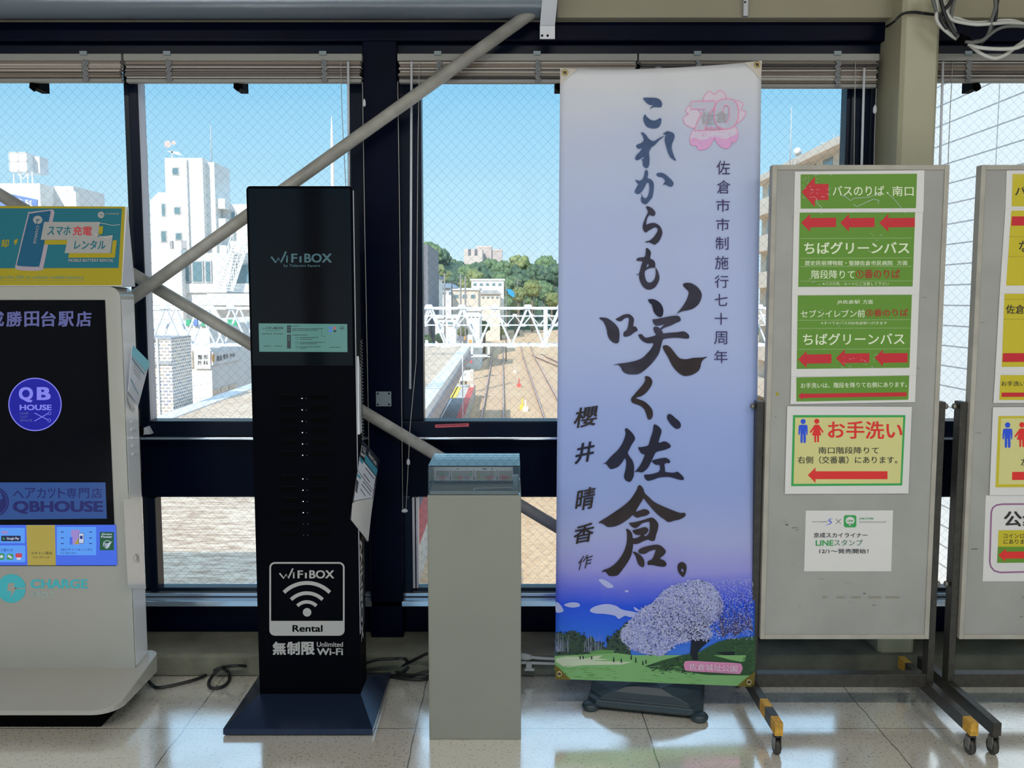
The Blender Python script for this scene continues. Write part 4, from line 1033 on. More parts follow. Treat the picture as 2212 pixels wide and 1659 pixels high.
# side: vents, swirl, tape
XP = Plane((XRr + .0012, 2.9, 1), (0, 1, 0), (0, 0, 1))
for k in range(5):
    u0, v0 = 280 + k * 1.1, 908 + k * 17.4
    q = [XP.px(u, v) for u, v in ((u0 + 1, v0), (u0 + 14, v0 - 4), (u0 + 15, v0 + 2), (u0 + 2, v0 + 6))]
    b0 = MB().prism(q, (.003, 0, 0), 'kioskside_lit').build('vent', t, bevel=.001)
sw = MB()
for k in range(6):
    sw.stroke(XP, [(292 + k * 1.5, 1196 + k), (295 + k * 1.1, 1204 + k), (293 + k * 1.2, 1211 + k * .6)], .5, 'silverdim', .001)
sw.arc(XP, 297, 1206, 9, 60, 300, .7, 'silverdim', .001); sw.build('side_logo', t)
MB().fill(XP, [(266, 1078), (299, 1078), (315, 1272), (276, 1272)], 'kioskside_lit', .0008).build('side_sticker', t)
# tent sign on top
zt0 = ztp + .001
fb = P(265, 617, YC); tpz = P(272, 447, 2.905)
AP = Plane((0, YC, ZA(617, YC)), (1, 0, 0), (0, tpz.y - YC, tpz.z - ZA(617, YC)))
t2 = thing('tent_sign', 'yellow and teal folded card sign on top of the white charging kiosk', 'sign', (XRr - .33, 2.89, zt0))
xl_, xr_ = XLl + .01, -1.222
F1, T1 = Vector((xr_, YC + .004, zt0)), Vector((xr_, tpz.y, tpz.z)); K1 = Vector((xr_, 2.944, zt0 - .0))
w_ = Vector((xl_ - xr_, 0, 0))
m = MB().prism([F1, T1, T1 + Vector((0, .004, 0)), F1 + Vector((0, .005, 0))], w_, 'paper')
m.build('front_card', t2)
MB().prism([K1, T1 + Vector((0, .0045, 0)), T1 + Vector((0, .001, 0)), K1 - Vector((0, .005, 0))], w_, 'paper').build('back_card', t2)
MB().prism([F1 + Vector((-.001, .005, .001)), T1 + Vector((-.001, .002, -.004)), K1 + Vector((-.001, -.006, .001))], (-.002, 0, 0), 'lettercard').build('side_card', t2)
AP = Plane(F1, (1, 0, 0), T1 - F1)
c2 = lambda x, y: (x / 6.144, 400 + y / 6.144)
pr = MB()
pr.fill(AP, [c2(-300, 275), c2(1662, 285), c2(1612, 1330), c2(-300, 1330)], 'signyellow', .0008)
pr.fill(AP, [c2(-300, 308), c2(1620, 312), c2(1575, 1100), c2(-300, 1105)], 'teal', .0011)
pr.fill(AP, catmull([c2(*q) for q in ((400, 360), (640, 330), (700, 325), (725, 360), (715, 420), (580, 1080), (545, 1125), (480, 1138), (260, 1130), (205, 1095), (215, 1040), (370, 400))], 4), 'signpink', .0014)
pr.fill(AP, catmull([c2(*q) for q in ((410, 380), (640, 345), (670, 350), (668, 400), (535, 1040), (510, 1078), (460, 1085), (270, 1075), (228, 1055), (240, 1000), (385, 410))], 4), 'tealdark', .0017)
pr.disc(AP, *c2(505, 463), 10, 'signgrey', .002, 9); pr.fill(AP, [c2(*q) for q in ((475, 460), (530, 455), (520, 475), (500, 470), (500, 520), (490, 520), (492, 475))], 'tealdark', .0023)
pr.text(AP, 'CHARGE', c2(525, 545), c2(480, 785), c2(490, 535), 'signgrey', .002, .01)
pr.fill(AP, [c2(*q) for q in ((600, 730), (900, 730), (890, 790), (590, 790))], 'signyellow', .0019)
pr.fill(AP, [c2(*q) for q in ((920, 905), (1480, 905), (1500, 735), (1555, 735), (1528, 965), (910, 965))], 'signyellow', .0019)
pr.fill(AP, [c2(*q) for q in ((590, 490), (1330, 492), (1300, 690), (1500, 665), (1470, 905), (862, 905), (900, 728), (545, 728))], 'signgrey', .0022)
pr.text(AP, 'スマホ', c2(650, 545), c2(955, 545), c2(630, 668), 'teal', .0026, .03); pr.text(AP, '充電', c2(980, 545), c2(1230, 548), c2(968, 670), 'red', .0026, .03)
pr.text(AP, 'レンタル', c2(1000, 735), c2(1415, 735), c2(985, 855), 'teal', .0026, .03)
pr.fill(AP, [c2(*q) for q in ((1320, 550), (1375, 548), (1365, 650), (1310, 660))], 'signyellow', .0026)
pr.text(AP, 'MOBILE BATTERY RENTAL', c2(915, 980), c2(1515, 980), c2(910, 1020), 'signgrey', .002, .03)
pr.disc(AP, *c2(1345, 397), 7.2, 'signgrey', .002); pr.fill(AP, [c2(*q) for q in ((1330, 395), (1390, 398), (1345, 402), (1350, 385))], 'teal', .0023)
pr.text(AP, 'CHARGE', c2(1405, 368), c2(1585, 370), c2(1405, 392), 'signgrey', .002)
pr.text(AP, '却', c2(25, 720), c2(125, 720), c2(15, 830), 'signyellow', .0018, .03)
pr.fill(AP, [c2(*q) for q in ((205, 725), (245, 715), (225, 760), (240, 760), (190, 805), (205, 765), (180, 765))], 'signyellow', .0018)
pr.text(AP, 'Scan the QR to unlock mobile battery.', c2(-65, 1200), c2(1128, 1205), c2(-70, 1250), 'signink', .0014, .015)
pr.stroke(AP, [c2(-100, 1265), c2(1125, 1266)], .5, 'signink', .0014)
pr.stroke(AP, [c2(1290, 500), c2(1420, 520), c2(1500, 540), c2(1600, 525)], .8, 'paper', .003); pr.stroke(AP, [c2(1250, 640), c2(1330, 680), c2(1420, 700), c2(1500, 680)], .8, 'paper', .003)
pr.build('printing', t2)
# price card hanging at its side
Yc = 2.90
cr = [P(286, 745, 2.86), P(323, 783, 2.95), P(299, 876, 2.93), P(277, 845, 2.85)]
t3 = thing('hanging_card', 'pale blue and white leaflet hanging at the side of the white charging kiosk', 'leaflet', cr[0])
nrm = (cr[1] - cr[0]).cross(cr[3] - cr[0]).normalized() * .0015
MB().prism(cr, nrm, 'lettercard').build('card', t3)
CPn = Plane(cr[0], cr[1] - cr[0], cr[0] - cr[3])
q = MB(); q.fill(CPn, [(286.5, 745.5), (322.5, 782.5), (315, 804), (283, 766)], 'cardcyan', .002); q.stroke(CPn, [(284, 773), (311, 809)], 2, 'cardteal', .002); q.stroke(CPn, [(281, 818), (298, 852)], 1.4, 'cardteal', .002)
for v in (790, 797, 804, 811): q.stroke(CPn, [(288, v - 8), (303, v + 9)], 1.2, 'silver', .002)
q.build('printing', t3)
MB().prism([P(274, 850, 2.85), P(282, 858, 2.88), P(292, 884, 2.90), P(287, 890, 2.89), P(278, 868, 2.85)], (0, .001, 0), 'paper').build('tape_tab', t3)
c4 = thing('black_cord', 'thin black cord with a plug hanging down the side of the white charging kiosk', 'cord', P(300, 885, 2.95))
MB().tube(tubepts([P(293, 884, 2.95), P(300, 888, 2.965), P(301, 925, 2.965), P(302, 960, 2.965), P(304, 1000, 2.965), P(305, 1025, 2.965)], 6), .0022, 'darkcable').build('cord', c4)
MB().tube([P(304, 920, 2.965), P(305, 926, 2.965), P(305, 936, 2.965), P(305, 941, 2.965)], [.004, .008, .008, .004], 'black', 10).build('ferrite', c4)
MB().tube([P(305, 1020, 2.965), P(306, 1026, 2.965), P(306, 1034, 2.965), P(305, 1039, 2.965)], [.003, .007, .006, .003], 'black', 10).build('plug', c4)

# ================================================================ tall black router kiosk
YW = 2.76
wx0, wx1 = -.800, -.480
t = thing('router_kiosk', 'tall black router rental kiosk with a dark screen and white logo', 'kiosk', (-.64, 2.82, 0))
zt_ = ZA(402, YW)
m = MB(); R_ = .012
prof = []
for cx_, cz_, a0 in ((wx1 - R_, zt_ - R_, 0), (wx0 + R_, zt_ - R_, 90)):
    for k in range(6):
        a = math.radians(a0 + 18 * k); prof.append((cx_ + R_ * math.cos(a), cz_ + R_ * math.sin(a)))
prof += [(wx0, .03), (wx1, .03)]
m.prism([(x, YW, z) for x, z in prof], (0, .115, 0), 'blackmetal', True)
m.build('body', t, bevel=.003)
MB().box(wx1 - .001, wx1 + .0015, YW + .004, YW + .012, .25, zt_ - .012, 'alu').build('edge_strip', t)
# base plate with sloping upper faces
b0x, b1x, b0y, b1y = -.865, -.417, 2.593, 3.006
zl_ = .022
bot = [(b0x, b0y, .004), (b1x, b0y, .004), (b1x, b1y, .004), (b0x, b1y, .004)]
mid = [(x, y, zl_) for x, y, z in bot]
up = [(wx0, YW, .056), (wx1, YW, .056), (wx1, YW + .115, .056), (wx0, YW + .115, .056)]
m = MB().add(bot + mid + up, [(0, 3, 2, 1), (0, 1, 5, 4), (1, 2, 6, 5), (2, 3, 7, 6), (3, 0, 4, 7), (4, 5, 9, 8), (5, 6, 10, 9), (6, 7, 11, 10), (7, 4, 8, 11), (8, 9, 10, 11)], 'basemetal')
m.build('base', t, bevel=.0015)
MB().box(b0x + .02, b1x - .02, b0y + .02, b1y - .02, 0, .004, 'rubber').build('base_pad', t)
WP = planeY(YW)
zs1, zs0 = ZA(407, YW), ZA(790, YW)
MB().box(wx0 + .006, wx1 - .006, YW - .004, YW + .003, zs0, zs1, 'blackgloss').build('screen', t, bevel=.001)
SP = planeY(YW - .004)
d = MB()
d.fill(SP, [(553, 419), (746, 419), (750, 699), (559, 699)], 'screen', .0004)
def wbox(pl, b, u0, v0, u1, v1, mt, lift, bold):
    w = u1 - u0; h = v1 - v0
    b.stroke(pl, [(u0, v0 + h * .35), (u0 + w * .075, v1), (u0 + w * .12, v0 + h * .5), (u0 + w * .16, v1), (u0 + w * .245, v0 - h * .25)], h * .2, mt, lift)
    b.txt(pl, 'i', u0 + w * .245, v0 + h * .22, u0 + w * .275, v1, mt, lift + .0001, bold)
    b.txt(pl, 'F', u0 + w * .33, v0, u0 + w * .43, v1, mt, lift, bold)
    b.rect(pl, u0 + w * .465, v0 + h * .3, u0 + w * .50, v1, mt, lift)
    b.txt(pl, 'BOX', u0 + w * .545, v0 - h * .02, u1, v1 + h * .02, mt, lift, bold)
wbox(SP, d, 586, 548, 717, 567, 'e_standtext', .0008, .035)
d.txt(SP, 'by Telecom Square', 613, 571, 692, 578, 'e_standtext', .0008, .01)
c6 = lambda x, y: (500 + x / 3.95, 380 + y / 3.95)
d.fill(SP, [c6(232, 1258), c6(988, 1264), c6(990, 1503), c6(238, 1500)], 'e_mint', .0008)
q_ = lambda st, x0, y0, x1, y1, mt='e_mintink', bd=.01: d.txt(SP, st, *c6(x0, y0), *c6(x1, y1), mt, .0012, bd)
u0, v0 = c6(265, 1288); u1, v1 = c6(445, 1308); wbox(SP, d, u0, v0, u1, v1, 'e_mintink', .0012, .04)
q_('by Telecom Square', 300, 1315, 415, 1324, bd=0)
for x0, y0, x1, y1, s_ in ((475, 1275, 508, 1338, '予約'), (475, 1355, 508, 1473, '返却')):
    d.fill(SP, [c6(x0, y0), c6(x1, y0), c6(x1, y1), c6(x0, y1)], 'e_mintink', .0011)
    d.txt(SP, s_[0], *c6(x0 + 8, y0 + 12), *c6(x1 - 8, y0 + 28), 'e_mint', .0014); d.txt(SP, s_[1], *c6(x0 + 8, y0 + 34), *c6(x1 - 8, y0 + 50), 'e_mint', .0014)
rs_ = random.Random(5)
for y, x0, x1 in ((1281, 518, 578), (1305, 518, 785), (1318, 518, 740), (1358, 522, 650), (1378, 585, 740), (1394, 585, 690), (1420, 585, 768), (1432, 585, 730), (1458, 585, 765), (1470, 585, 640), (1347, 262, 345), (1347, 360, 440), (1452, 275, 338), (1452, 370, 440), (1462, 836, 930), (1300, 925, 965)):
    x = x0
    while x < x1:
        l = rs_.uniform(5, 13); d.fill(SP, [c6(x, y - 3), c6(min(x + l, x1), y - 3), c6(min(x + l, x1), y + 3), c6(x, y + 3)], 'e_mintink', .0012); x += l + rs_.uniform(2, 4)
for y in (1384, 1422, 1460): d.rrect(SP, *c6(548, y - 9), *c6(574, y + 9), 1.2, 'e_mintink', .0012, .6)
d.stroke(SP, [c6(770, 1315), c6(770, 1368), c6(805, 1372)], .6, 'e_mintink', .0012); d.stroke(SP, [c6(770, 1420), c6(803, 1420)], .8, 'e_mintink', .0012)
d.rect(SP, *c6(832, 1292), *c6(862, 1302), 'e_blue', .0012); d.disc(SP, *c6(880, 1298), 2.6, 'e_red', .0012); d.rect(SP, *c6(834, 1316), *c6(856, 1332), 'e_blue', .0012); d.rrect(SP, *c6(872, 1316), *c6(894, 1332), .8, 'e_mintink', .0012)
d.arc(SP, *c6(943, 1296), 4, 0, 360, .7, 'e_mintink', .0012); d.stroke(SP, [c6(950, 1290), c6(938, 1297), c6(948, 1297), c6(936, 1304)], .6, 'e_mintink', .0012)
d.build('screen_graphics', t)  # glowing picture of the lit screen
# router slots with a pair of lights per row
for i, v in enumerate((860.5, 885.3, 909.9, 934.4, 959, 983.3, 1034.4, 1058.7, 1083, 1107.3, 1131.6, 1156)):
    off = i * .9
    for u0, u1 in ((603 + off * .4, 643 + off * .4), (668 + off * .4, 712 + off * .4)):
        MB().rrect(WP, u0, v - 9, u1, v + 3, 6, 'black', .0006).stroke(WP, [(u0 + 3, v - 8.5), (u1 - 4, v - 8.2)], .5, 'blackgloss', .0008).build('router_slot', t)
    l = MB(); u = 652.5 + off * .35
    l.disc(WP, u, v, 1.15 if i < 10 else .8, 'e_led' if i < 10 else 'e_leddim', .0012, n=10); l.disc(WP, u + 9, v + .3, .9, 'e_leddim', .0012, n=10)
    l.build('status_light', t)
g_ = MB()
g_.rrect(WP, 582, 1214, 744.5, 1373, 12, 'silver', .0008, 3.6)
g_.fill(WP, [(584, 1341)] + [(744, 1341)] + [(744, 1362), (741, 1369), (733, 1373), (594, 1373), (587, 1370), (584, 1362)], 'silver', .0009)
wbox(WP, g_, 604, 1232, 722, 1249, 'silver', .0009, .03)
for r_, w_ in ((70, 8.2), (48, 7.8), (29, 7.4)):
    g_.arc(WP, 663, 1329, r_, -135, -45, w_, 'silver', .0009)
g_.disc(WP, 663.5, 1322.5, 9.2, 'silver', .0009)
g_.txt(WP, 'Rental', 632, 1350, 697, 1364.5, 'black', .0014, .03)
for ch_, a_, b_ in (('無', 589, 618), ('制', 620, 648), ('限', 651, 680)): g_.txt(WP, ch_, a_, 1386, b_, 1414.5, 'silver', .0009, .05)
g_.txt(WP, 'Unlimited', 684.5, 1386.5, 741, 1397, 'silver', .0009, .02); g_.txt(WP, 'Wi-Fi', 684.5, 1400, 741, 1415, 'silver', .0009, .03)
g_.build('logo', t)
XP = Plane((wx1 + .0008, YW, 1), (0, 1, 0), (0, 0, 1))
sdm = MB()
def zp(v): return ZA(v, YW)
def side_text(s_, y0, y1, va, vb, mt, bd):
    vs_, fs_ = glyphs(s_, bd)
    za, zb2 = zp(va), zp(vb)
    return sdm.add([Vector((wx1 + .0012 + ge, YW + y0 + (y1 - y0) * gy, za + (zb2 - za) * gx)) for gx, gy, ge in vs_], fs_, mt)
side_text('WiFiBOX', .062, .022, 1170, 1395, 'paper', .04)
side_text('by Telecom Square', .088, .074, 1210, 1365, 'silver', .0)
sdm.build('side_lettering', t)
# white accessory and coil cord on its side, guide card
m = MB().prism([(wx1 + .0012, YW + .02, zp(770)), (wx1 + .0012, YW + .05, zp(800)), (wx1 + .0012, YW + .06, zp(940)), (wx1 + .0012, YW + .014, zp(940))], (.006, 0, 0), 'kioskside_lit')
m.build('cord_holder', t, bevel=.001)
gc = [P(783, 950, 2.79), P(820, 993, 2.93), P(793, 1171, 2.845), P(757, 1122, 2.705)]
t4 = thing('guide_card', 'tilted dark and white rental guide card hanging at the tall black kiosk', 'leaflet', gc[0])
nrm = (gc[1] - gc[0]).cross(gc[3] - gc[0]).normalized()
if nrm.dot(CAM - gc[0]) > 0: nrm = -nrm
MB().prism(gc, nrm * .0016, 'cardnavy').build('card', t4)
GP = Plane(gc[0], gc[1] - gc[0], gc[0] - gc[3])
cc = lambda x, y: (500 + x / 3.95, 780 + y / 3.95)
q = MB()
q.fill(GP, [cc(1092, 815), cc(1228, 985), cc(1200, 1165), cc(1048, 1190), cc(1040, 1200)], 'lettercard', .0008)
q.fill(GP, [cc(1028, 1215), cc(1055, 1195), cc(1130, 1182), cc(1205, 1168), cc(1165, 1540), cc(1018, 1355)], 'paper', .0010)
q.fill(GP, [cc(1140, 795), cc(1245, 925), cc(1232, 980), cc(1133, 855)], 'cardteal', .0011)
q.fill(GP, [cc(1095, 820), cc(1122, 850), cc(1120, 880), cc(1090, 850)], 'cardteal', .0012); q.fill(GP, [cc(1070, 955), cc(1102, 990), cc(1098, 1010), cc(1068, 975)], 'cardteal', .0012)
q.fill(GP, [cc(1065, 1010), cc(1082, 1030), cc(1070, 1130), cc(1055, 1110)], 'cardnavy', .0012)
q.text(GP, 'Rental Guide', cc(1172, 772), cc(1238, 862), cc(1166, 806), 'paper', .0012, .02)
for k, (a, b) in enumerate((((1140, 910), (1215, 1005)), ((1125, 960), (1180, 1035)), ((1120, 1025), (1195, 1120)), ((1108, 1050), (1185, 1145)), ((1098, 1090), (1140, 1150)))):
    q.stroke(GP, [cc(*a), cc(*b)], 1.4, 'cardnavy', .0012)
q.stroke(GP, [cc(1075, 935), cc(1210, 1110)], .9, 'cardnavy', .0012)
q.fill(GP, [cc(1108, 720), cc(1145, 745), cc(1135, 825), cc(1100, 800)], 'silver', .0010); q.fill(GP, [cc(1111, 728), cc(1141, 750), cc(1133, 800), cc(1106, 778)], 'cardnavy', .0012)
q.stroke(GP, [cc(1112, 755), cc(1125, 748), cc(1136, 772)], .8, 'paper', .0014); q.stroke(GP, [cc(1116, 768), cc(1124, 764), cc(1131, 780)], .8, 'paper', .0014)
q.build('printing', t4)
co = [];  A_, B_ = Vector((wx1 + .014, YW + .032, zp(735))), gc[0] + Vector((0.002, -.004, 0))
for k in range(260):
    f = k / 259; c_ = A_.lerp(B_, f); a = k * .75
    co.append(c_ + Vector((math.cos(a) * .0035, math.sin(a) * .0035, 0)))
tag(MB().tube(co, .0011, 'greycable', 5).build('coil_cord'), 'coiled dark cord that holds the guide card on the tall black kiosk', 'cord')

# ================================================================ pedestal with case and model train
t = thing('pedestal', 'plain grey-white square pedestal under a clear case', 'pedestal', (-.11, 2.7, 0))
px0, px1, py0, py1, pz = -.2455, .0265, 2.571, 2.835, .737
MB().box(px0, px1, py0, py1, 0, pz, 'pedestal').build('column', t, bevel=.003)
deck_ = MB().box(px0 + .007, px1 - .007, py0 + .007, py1 - .007, pz, pz + .012, 'pedestal')
zc = P(1023, 1006, py0 + .004).z
yk = G(1023, 979, zc).y
t5 = thing('display_case', 'clear acrylic display case on top of the grey-white pedestal', 'display case', (-.11, 2.7, pz + .012))
a0, a1, c0, c1, w_ = px0 + .003, px1 - .003, py0 + .003, min(yk, py1 - .004), .003
z0 = pz + .0005
deck_.build('deck', t5, bevel=.002)
MB().box(a0, a1, c0, c1, zc - w_, zc, 'acrylic').build('top_panel', t5)
MB().box(a0, a1, c0, c0 + w_, z0, zc - w_, 'acrylic').build('front_panel', t5)
MB().box(a0, a1, c1 - w_, c1, z0, zc - w_, 'acrylic').build('back_panel', t5)
MB().box(a0, a0 + w_, c0 + w_, c1 - w_, z0, zc - w_, 'acrylic').build('side_face', t5)
MB().box(a1 - w_, a1, c0 + w_, c1 - w_, z0, zc - w_, 'acrylic').build('side_face', t5)
# model train car
Yt = 2.68; TP = planeY(Yt)
cc = lambda x, y: (880 + x / 5.53, 940 + y / 5.53)
l_, r_ = TP.px(*cc(315, 500)).x, TP.px(*cc(1262, 500)).x
zt0 = pz + .0125; zroof = TP.px(*cc(800, 378)).z
t6 = thing('model_train', 'white model train car with coloured rings on its side inside the clear case', 'model', ((l_ + r_) / 2, Yt + .03, zt0))
MB().box(l_, r_, Yt, Yt + .05, max(TP.px(*cc(800, 550)).z, zt0 + .004), zroof, 'paper').build('car_body', t6, bevel=.003)
MB().box(l_, r_, Yt - .002, Yt + .054, zt0, max(TP.px(*cc(800, 550)).z, zt0 + .004), 'black').build('track_bed', t6, bevel=.002)
q = MB()
zz = lambda y: cc(0, y)[1]
for x in (515, 795, 1072): q.stroke(TP, [cc(x, 415), cc(x, 535)], 1.4, 'ink', .001)
q.stroke(TP, [cc(315, 507), cc(1262, 507)], .9, 'signred', .0009)
for x0, x1 in ((345, 500), (530, 780), (812, 1055), (1088, 1250)): q.rrect(TP, *cc(x0, 425), *cc(x1, 495), 2, 'board', .0006)
rr2 = random.Random(11)
for x, c_ in ((415, 'signred'), (580, 'green'), (632, 'signred'), (712, 'purple'), (860, 'signyellow'), (942, 'signyellow'), (990, 'signred'), (1130, 'signred'), (1165, 'signred'), (1210, 'signyellow')):
    for k in range(5):
        a = k * 1.256 + x; u, v = cc(x + 22 * math.cos(a), 510 + 20 * math.sin(a)); q.arc(TP, u, v, 2.3, 0, 360, .8, c_, .0012 + k * .0001, 10)
for x, c_ in ((410, 'linegreen'), (755, 'linegreen'), (850, 'signyellow'), (1000, 'signyellow')):
    q.stroke(TP, [cc(x, 420), cc(x + 10, 450), cc(x - 12, 470), cc(x + 8, 490)], 1.4, c_, .0013)
for x, w in ((590, 20), (705, 8), (895, 55), (1000, 20)): q.rect(TP, *cc(x, 398), *cc(x + w, 408), 'ink', .001)
q.build('livery', t6)
for x in ():
    p = TP.px(*cc(x, 580)); MB().cyl((p.x, Yt - .003, zt0 + .0045), (p.x, Yt - .001, zt0 + .0045), .0042, 'black', 12).build('wheel', t6)
nt_ = [P(*cc(792, 640), 2.615), P(*cc(1255, 628), 2.615), P(*cc(1258, 645), 2.605), P(*cc(792, 658), 2.605)]
zc_ = zt0 + .0005
pc_ = [Vector((G(*cc(x, y), zc_).x, G(*cc(x, y), zc_).y, zc_)) for x, y in ((792, 634), (1256, 622), (1262, 640), (792, 657))]
t7 = tag(MB().prism(pc_, (0, 0, .0008), 'paper').build('caption_strip'), 'narrow white caption strip lying before the model train', 'label')
q = MB()
for k in range(22):
    f = k / 22; u, v = cc(815 + 430 * f, 648 - 12 * f)
    p0, p1 = G(u, v - 1.2, zc_ + .0014), G(u + 2.2, v + 1.2, zc_ + .0014)
    q.quad([(p0.x, p0.y, zc_ + .0014), (p1.x, p0.y, zc_ + .0014), (p1.x, p1.y, zc_ + .0014), (p0.x, p1.y, zc_ + .0014)], 'ink')
q.build('lettering', t7)
# ================================================================ mobile notice boards
YBd = 2.735
def notice_board(x0, x1, label, second=False):
    zt, zb = ZA(356, YBd), ZA(1381, YBd)
    t = thing('notice_board', label, 'notice board', ((x0 + x1) / 2, 2.75, 0), 'mobile notice boards on castors')
    MB().box(x0 + .004, x1 - .004, YBd + .004, YBd + .030, zb + .004, zt - .004, 'board').build('panel', t)
    w = .0145; rm = MB()
    rm.box(x0, x0 + w, YBd, YBd + .032, zb, zt, 'boardrim').box(x1 - w, x1, YBd, YBd + .032, zb, zt, 'boardrim')
    rm.box(x0 + w, x1 - w, YBd, YBd + .032, zt - w, zt, 'boardrim').box(x0 + w, x1 - w, YBd, YBd + .032, zb, zb + w, 'boardrim')
    rm.build('rim', t, bevel=.0015)
    sc = MB(); rr = random.Random(int(x0 * 100)); SPl = planeY(YBd + .004)
    for k in range(26):
        a = rr.uniform(x0 + .02, x1 - .03); b = rr.uniform(zb + .03, zb + .42) if k % 2 else rr.uniform(zb + .03, zt - .05); l = rr.uniform(.004, .022)
        sc.quad([(a, YBd + .0034, b), (a + l, YBd + .0034, b + rr.uniform(-.004, .004)), (a + l, YBd + .0034, b + .0022), (a, YBd + .0034, b + .0018)], rr.choice(['steel', 'stain', 'stain']))
    a = x0 + .19
    while a < x1 - .09:
        l = rr.uniform(.01, .05); sc.quad([(a, YBd + .0032, zb + .130), (a + l, YBd + .0032, zb + .130), (a + l, YBd + .0032, zb + .137), (a, YBd + .0032, zb + .137)], 'stain'); a += l + rr.uniform(.01, .03)
    sc.build('scuff_marks', t)
    uw = .021
    ztop = ZA(868, 2.745)
    for sgn, xa in ((-1, x0 - .004 - uw), (1, x1 + .004)):
        u = MB().box(xa, xa + uw, 2.745, 2.785, .10, ztop, 'steel').build('upright', t, bevel=.002)
        for vk in (878, 1262):
            zk = ZA(vk, 2.76); xk = xa - .002 if sgn < 0 else xa + uw + .002
            MB().tube([(xk, 2.765, zk), (xk + sgn * .005, 2.765, zk), (xk + sgn * .010, 2.765, zk), (xk + sgn * .014, 2.765, zk)], [.006, .009, .009, .004], 'casterhub', 12).build('knob', t)
        MB().cyl((xa + uw / 2, 2.765, .06), (xa + uw / 2, 2.765, .10), .009, 'steel', 10).build('pivot', t)
        lx0, lx1 = xa - .001, xa + uw + .001
        z0, z1 = .062, .100
        l = MB(); cuts = [(2.470, 2.515, 'yellowpaint'), (2.515, 2.575, 'steel'), (2.575, 2.63, 'yellowpaint' if sgn < 0 else 'steel'), (2.63, 2.86, 'steel'), (2.86, 2.90, 'steel'), (2.90, 2.955, 'yellowpaint')]
        if second: cuts = [(2.470, 2.955, 'steel')]
        for ya, yb, mm in cuts: l.box(lx0, lx1, ya, yb, z0, z1, mm)
        lg = l.build('leg', t)
        for yc, dy in ((2.487, .012), (2.938, .012)):
            c = MB(); xm = (lx0 + lx1) / 2
            c.cyl((xm, yc, .062), (xm, yc, .053), .012, 'caster', 12)
            c.box(xm - .011, xm - .008, yc - .012, yc + .012, .018, .054, 'casterhub').box(xm + .008, xm + .011, yc - .012, yc + .012, .018, .054, 'casterhub')
            for q in (0,):
                c.cyl((xm - .0075, yc + .004, .0225), (xm + .0075, yc + .004, .0225), .0222, 'caster', 18)
            c.cyl((xm - .012, yc + .004, .0225), (xm + .012, yc + .004, .0225), .005, 'casterhub', 8)
            c.build('caster', lg)
    MB().box(x0 - .004, x1 + .004, 2.747, 2.783, ZA(1485, 2.747), ZA(1457, 2.747), 'steel').build('lower_rail', t, bevel=.002)
    return t
bx0, bx1 = XA(1669, 358, YBd), XA(2052, 358, YBd)
notice_board(bx0, bx1, 'grey mobile notice board with green bus signs beside the tall banner')
cx0b = XA(2120.5, 358, YBd)
notice_board(cx0b, cx0b + (bx1 - bx0), 'grey mobile notice board with yellow signs, right of the green signs board', True)

NP = planeY(YBd + .0036)
s7 = lambda x, y: (1630 + x / 4.88, 340 + y / 4.88)
s8 = lambda x, y: (1630 + x / 4.88, 660 + y / 4.88)
s9 = lambda x, y: (1630 + x / 4.88, 980 + y / 4.88)
SHEETN = [0]
def sheet(corners, label, group=None):
    SHEETN[0] += 1
    pl = Plane((0, YBd + .0030 - .0006 * (SHEETN[0] % 6), 0), (1, 0, 0), (0, 0, 1))
    o = MB().prism([pl.px(*c) for c in corners], (0, .0007, 0), 'paper').build('paper_sign')
    tag(o, label, 'sign', group)
    return o, pl
def arrow(b, pl, cv, tip, hx, hy0, hy1, sx_, sy0, sy1, m, dy=0, lift=.0009):
    b.fill(pl, [cv(*tip), cv(hx, hy0), cv(hx, sy0), cv(sx_, sy0 + dy), cv(sx_, sy1 + dy), cv(hx, sy1), cv(hx, hy1)], m, lift)
def tx(b, pl, cv, s, x0, y0, x1, y1, m, bold=0.0, dy=0, lift=.0010):
    b.text(pl, s, cv(x0, y0), cv(x1, y0 + dy), cv(x0, y1), m, lift, bold)
def wrinkles(b, pl, cv, n, x0, y0, x1, y1, seed):
    rr = random.Random(seed)
    for k in range(n):
        x, y = rr.uniform(x0, x1), rr.uniform(y0, y1); l = rr.uniform(8, 40); a = rr.uniform(-.5, .5)
        b.stroke(pl, [cv(x, y), cv(x + l * .5, y + l * .5 * a + rr.uniform(-4, 4)), cv(x + l, y + l * a)], [.2, .6, .2], 'lettercard', .0013)

# 1: bus stop / south exit
o, pl = sheet([s7(425, 150), s7(1790, 135), s7(1780, 578), s7(415, 580)], 'topmost green sign with one big red arrow on the first notice board', None)
b = MB().fill(pl, [s7(485, 180), s7(1712, 172), s7(1700, 535), s7(485, 540)], 'green', .0005)
arrow(b, pl, s7, (495, 365), 635, 200, 525, 778, 280, 450, 'red')
tx(b, pl, s7, 'バスのりば', 822, 300, 1365, 405, 'signtext', .012); tx(b, pl, s7, '・', 1392, 365, 1410, 383, 'signtext'); tx(b, pl, s7, '南口', 1450, 303, 1675, 408, 'signtext', .012)
b.build('printing', o)
b = MB(); wrinkles(b, pl, s7, 34, 490, 150, 790, 440, 4)
b.stroke(pl, [s7(900, 395), s7(960, 415), s7(1010, 455), s7(1050, 430), s7(1200, 420), s7(1330, 375)], .7, 'lettercard', .0013); b.stroke(pl, [s7(1040, 495), s7(1080, 520), s7(1180, 470), s7(1250, 440), s7(1310, 455), s7(1300, 490)], .8, 'lettercard', .0013)
b.stroke(pl, [s7(1395, 375), s7(1470, 440), s7(1520, 500), s7(1585, 590)], .7, 'lettercard', .0013)
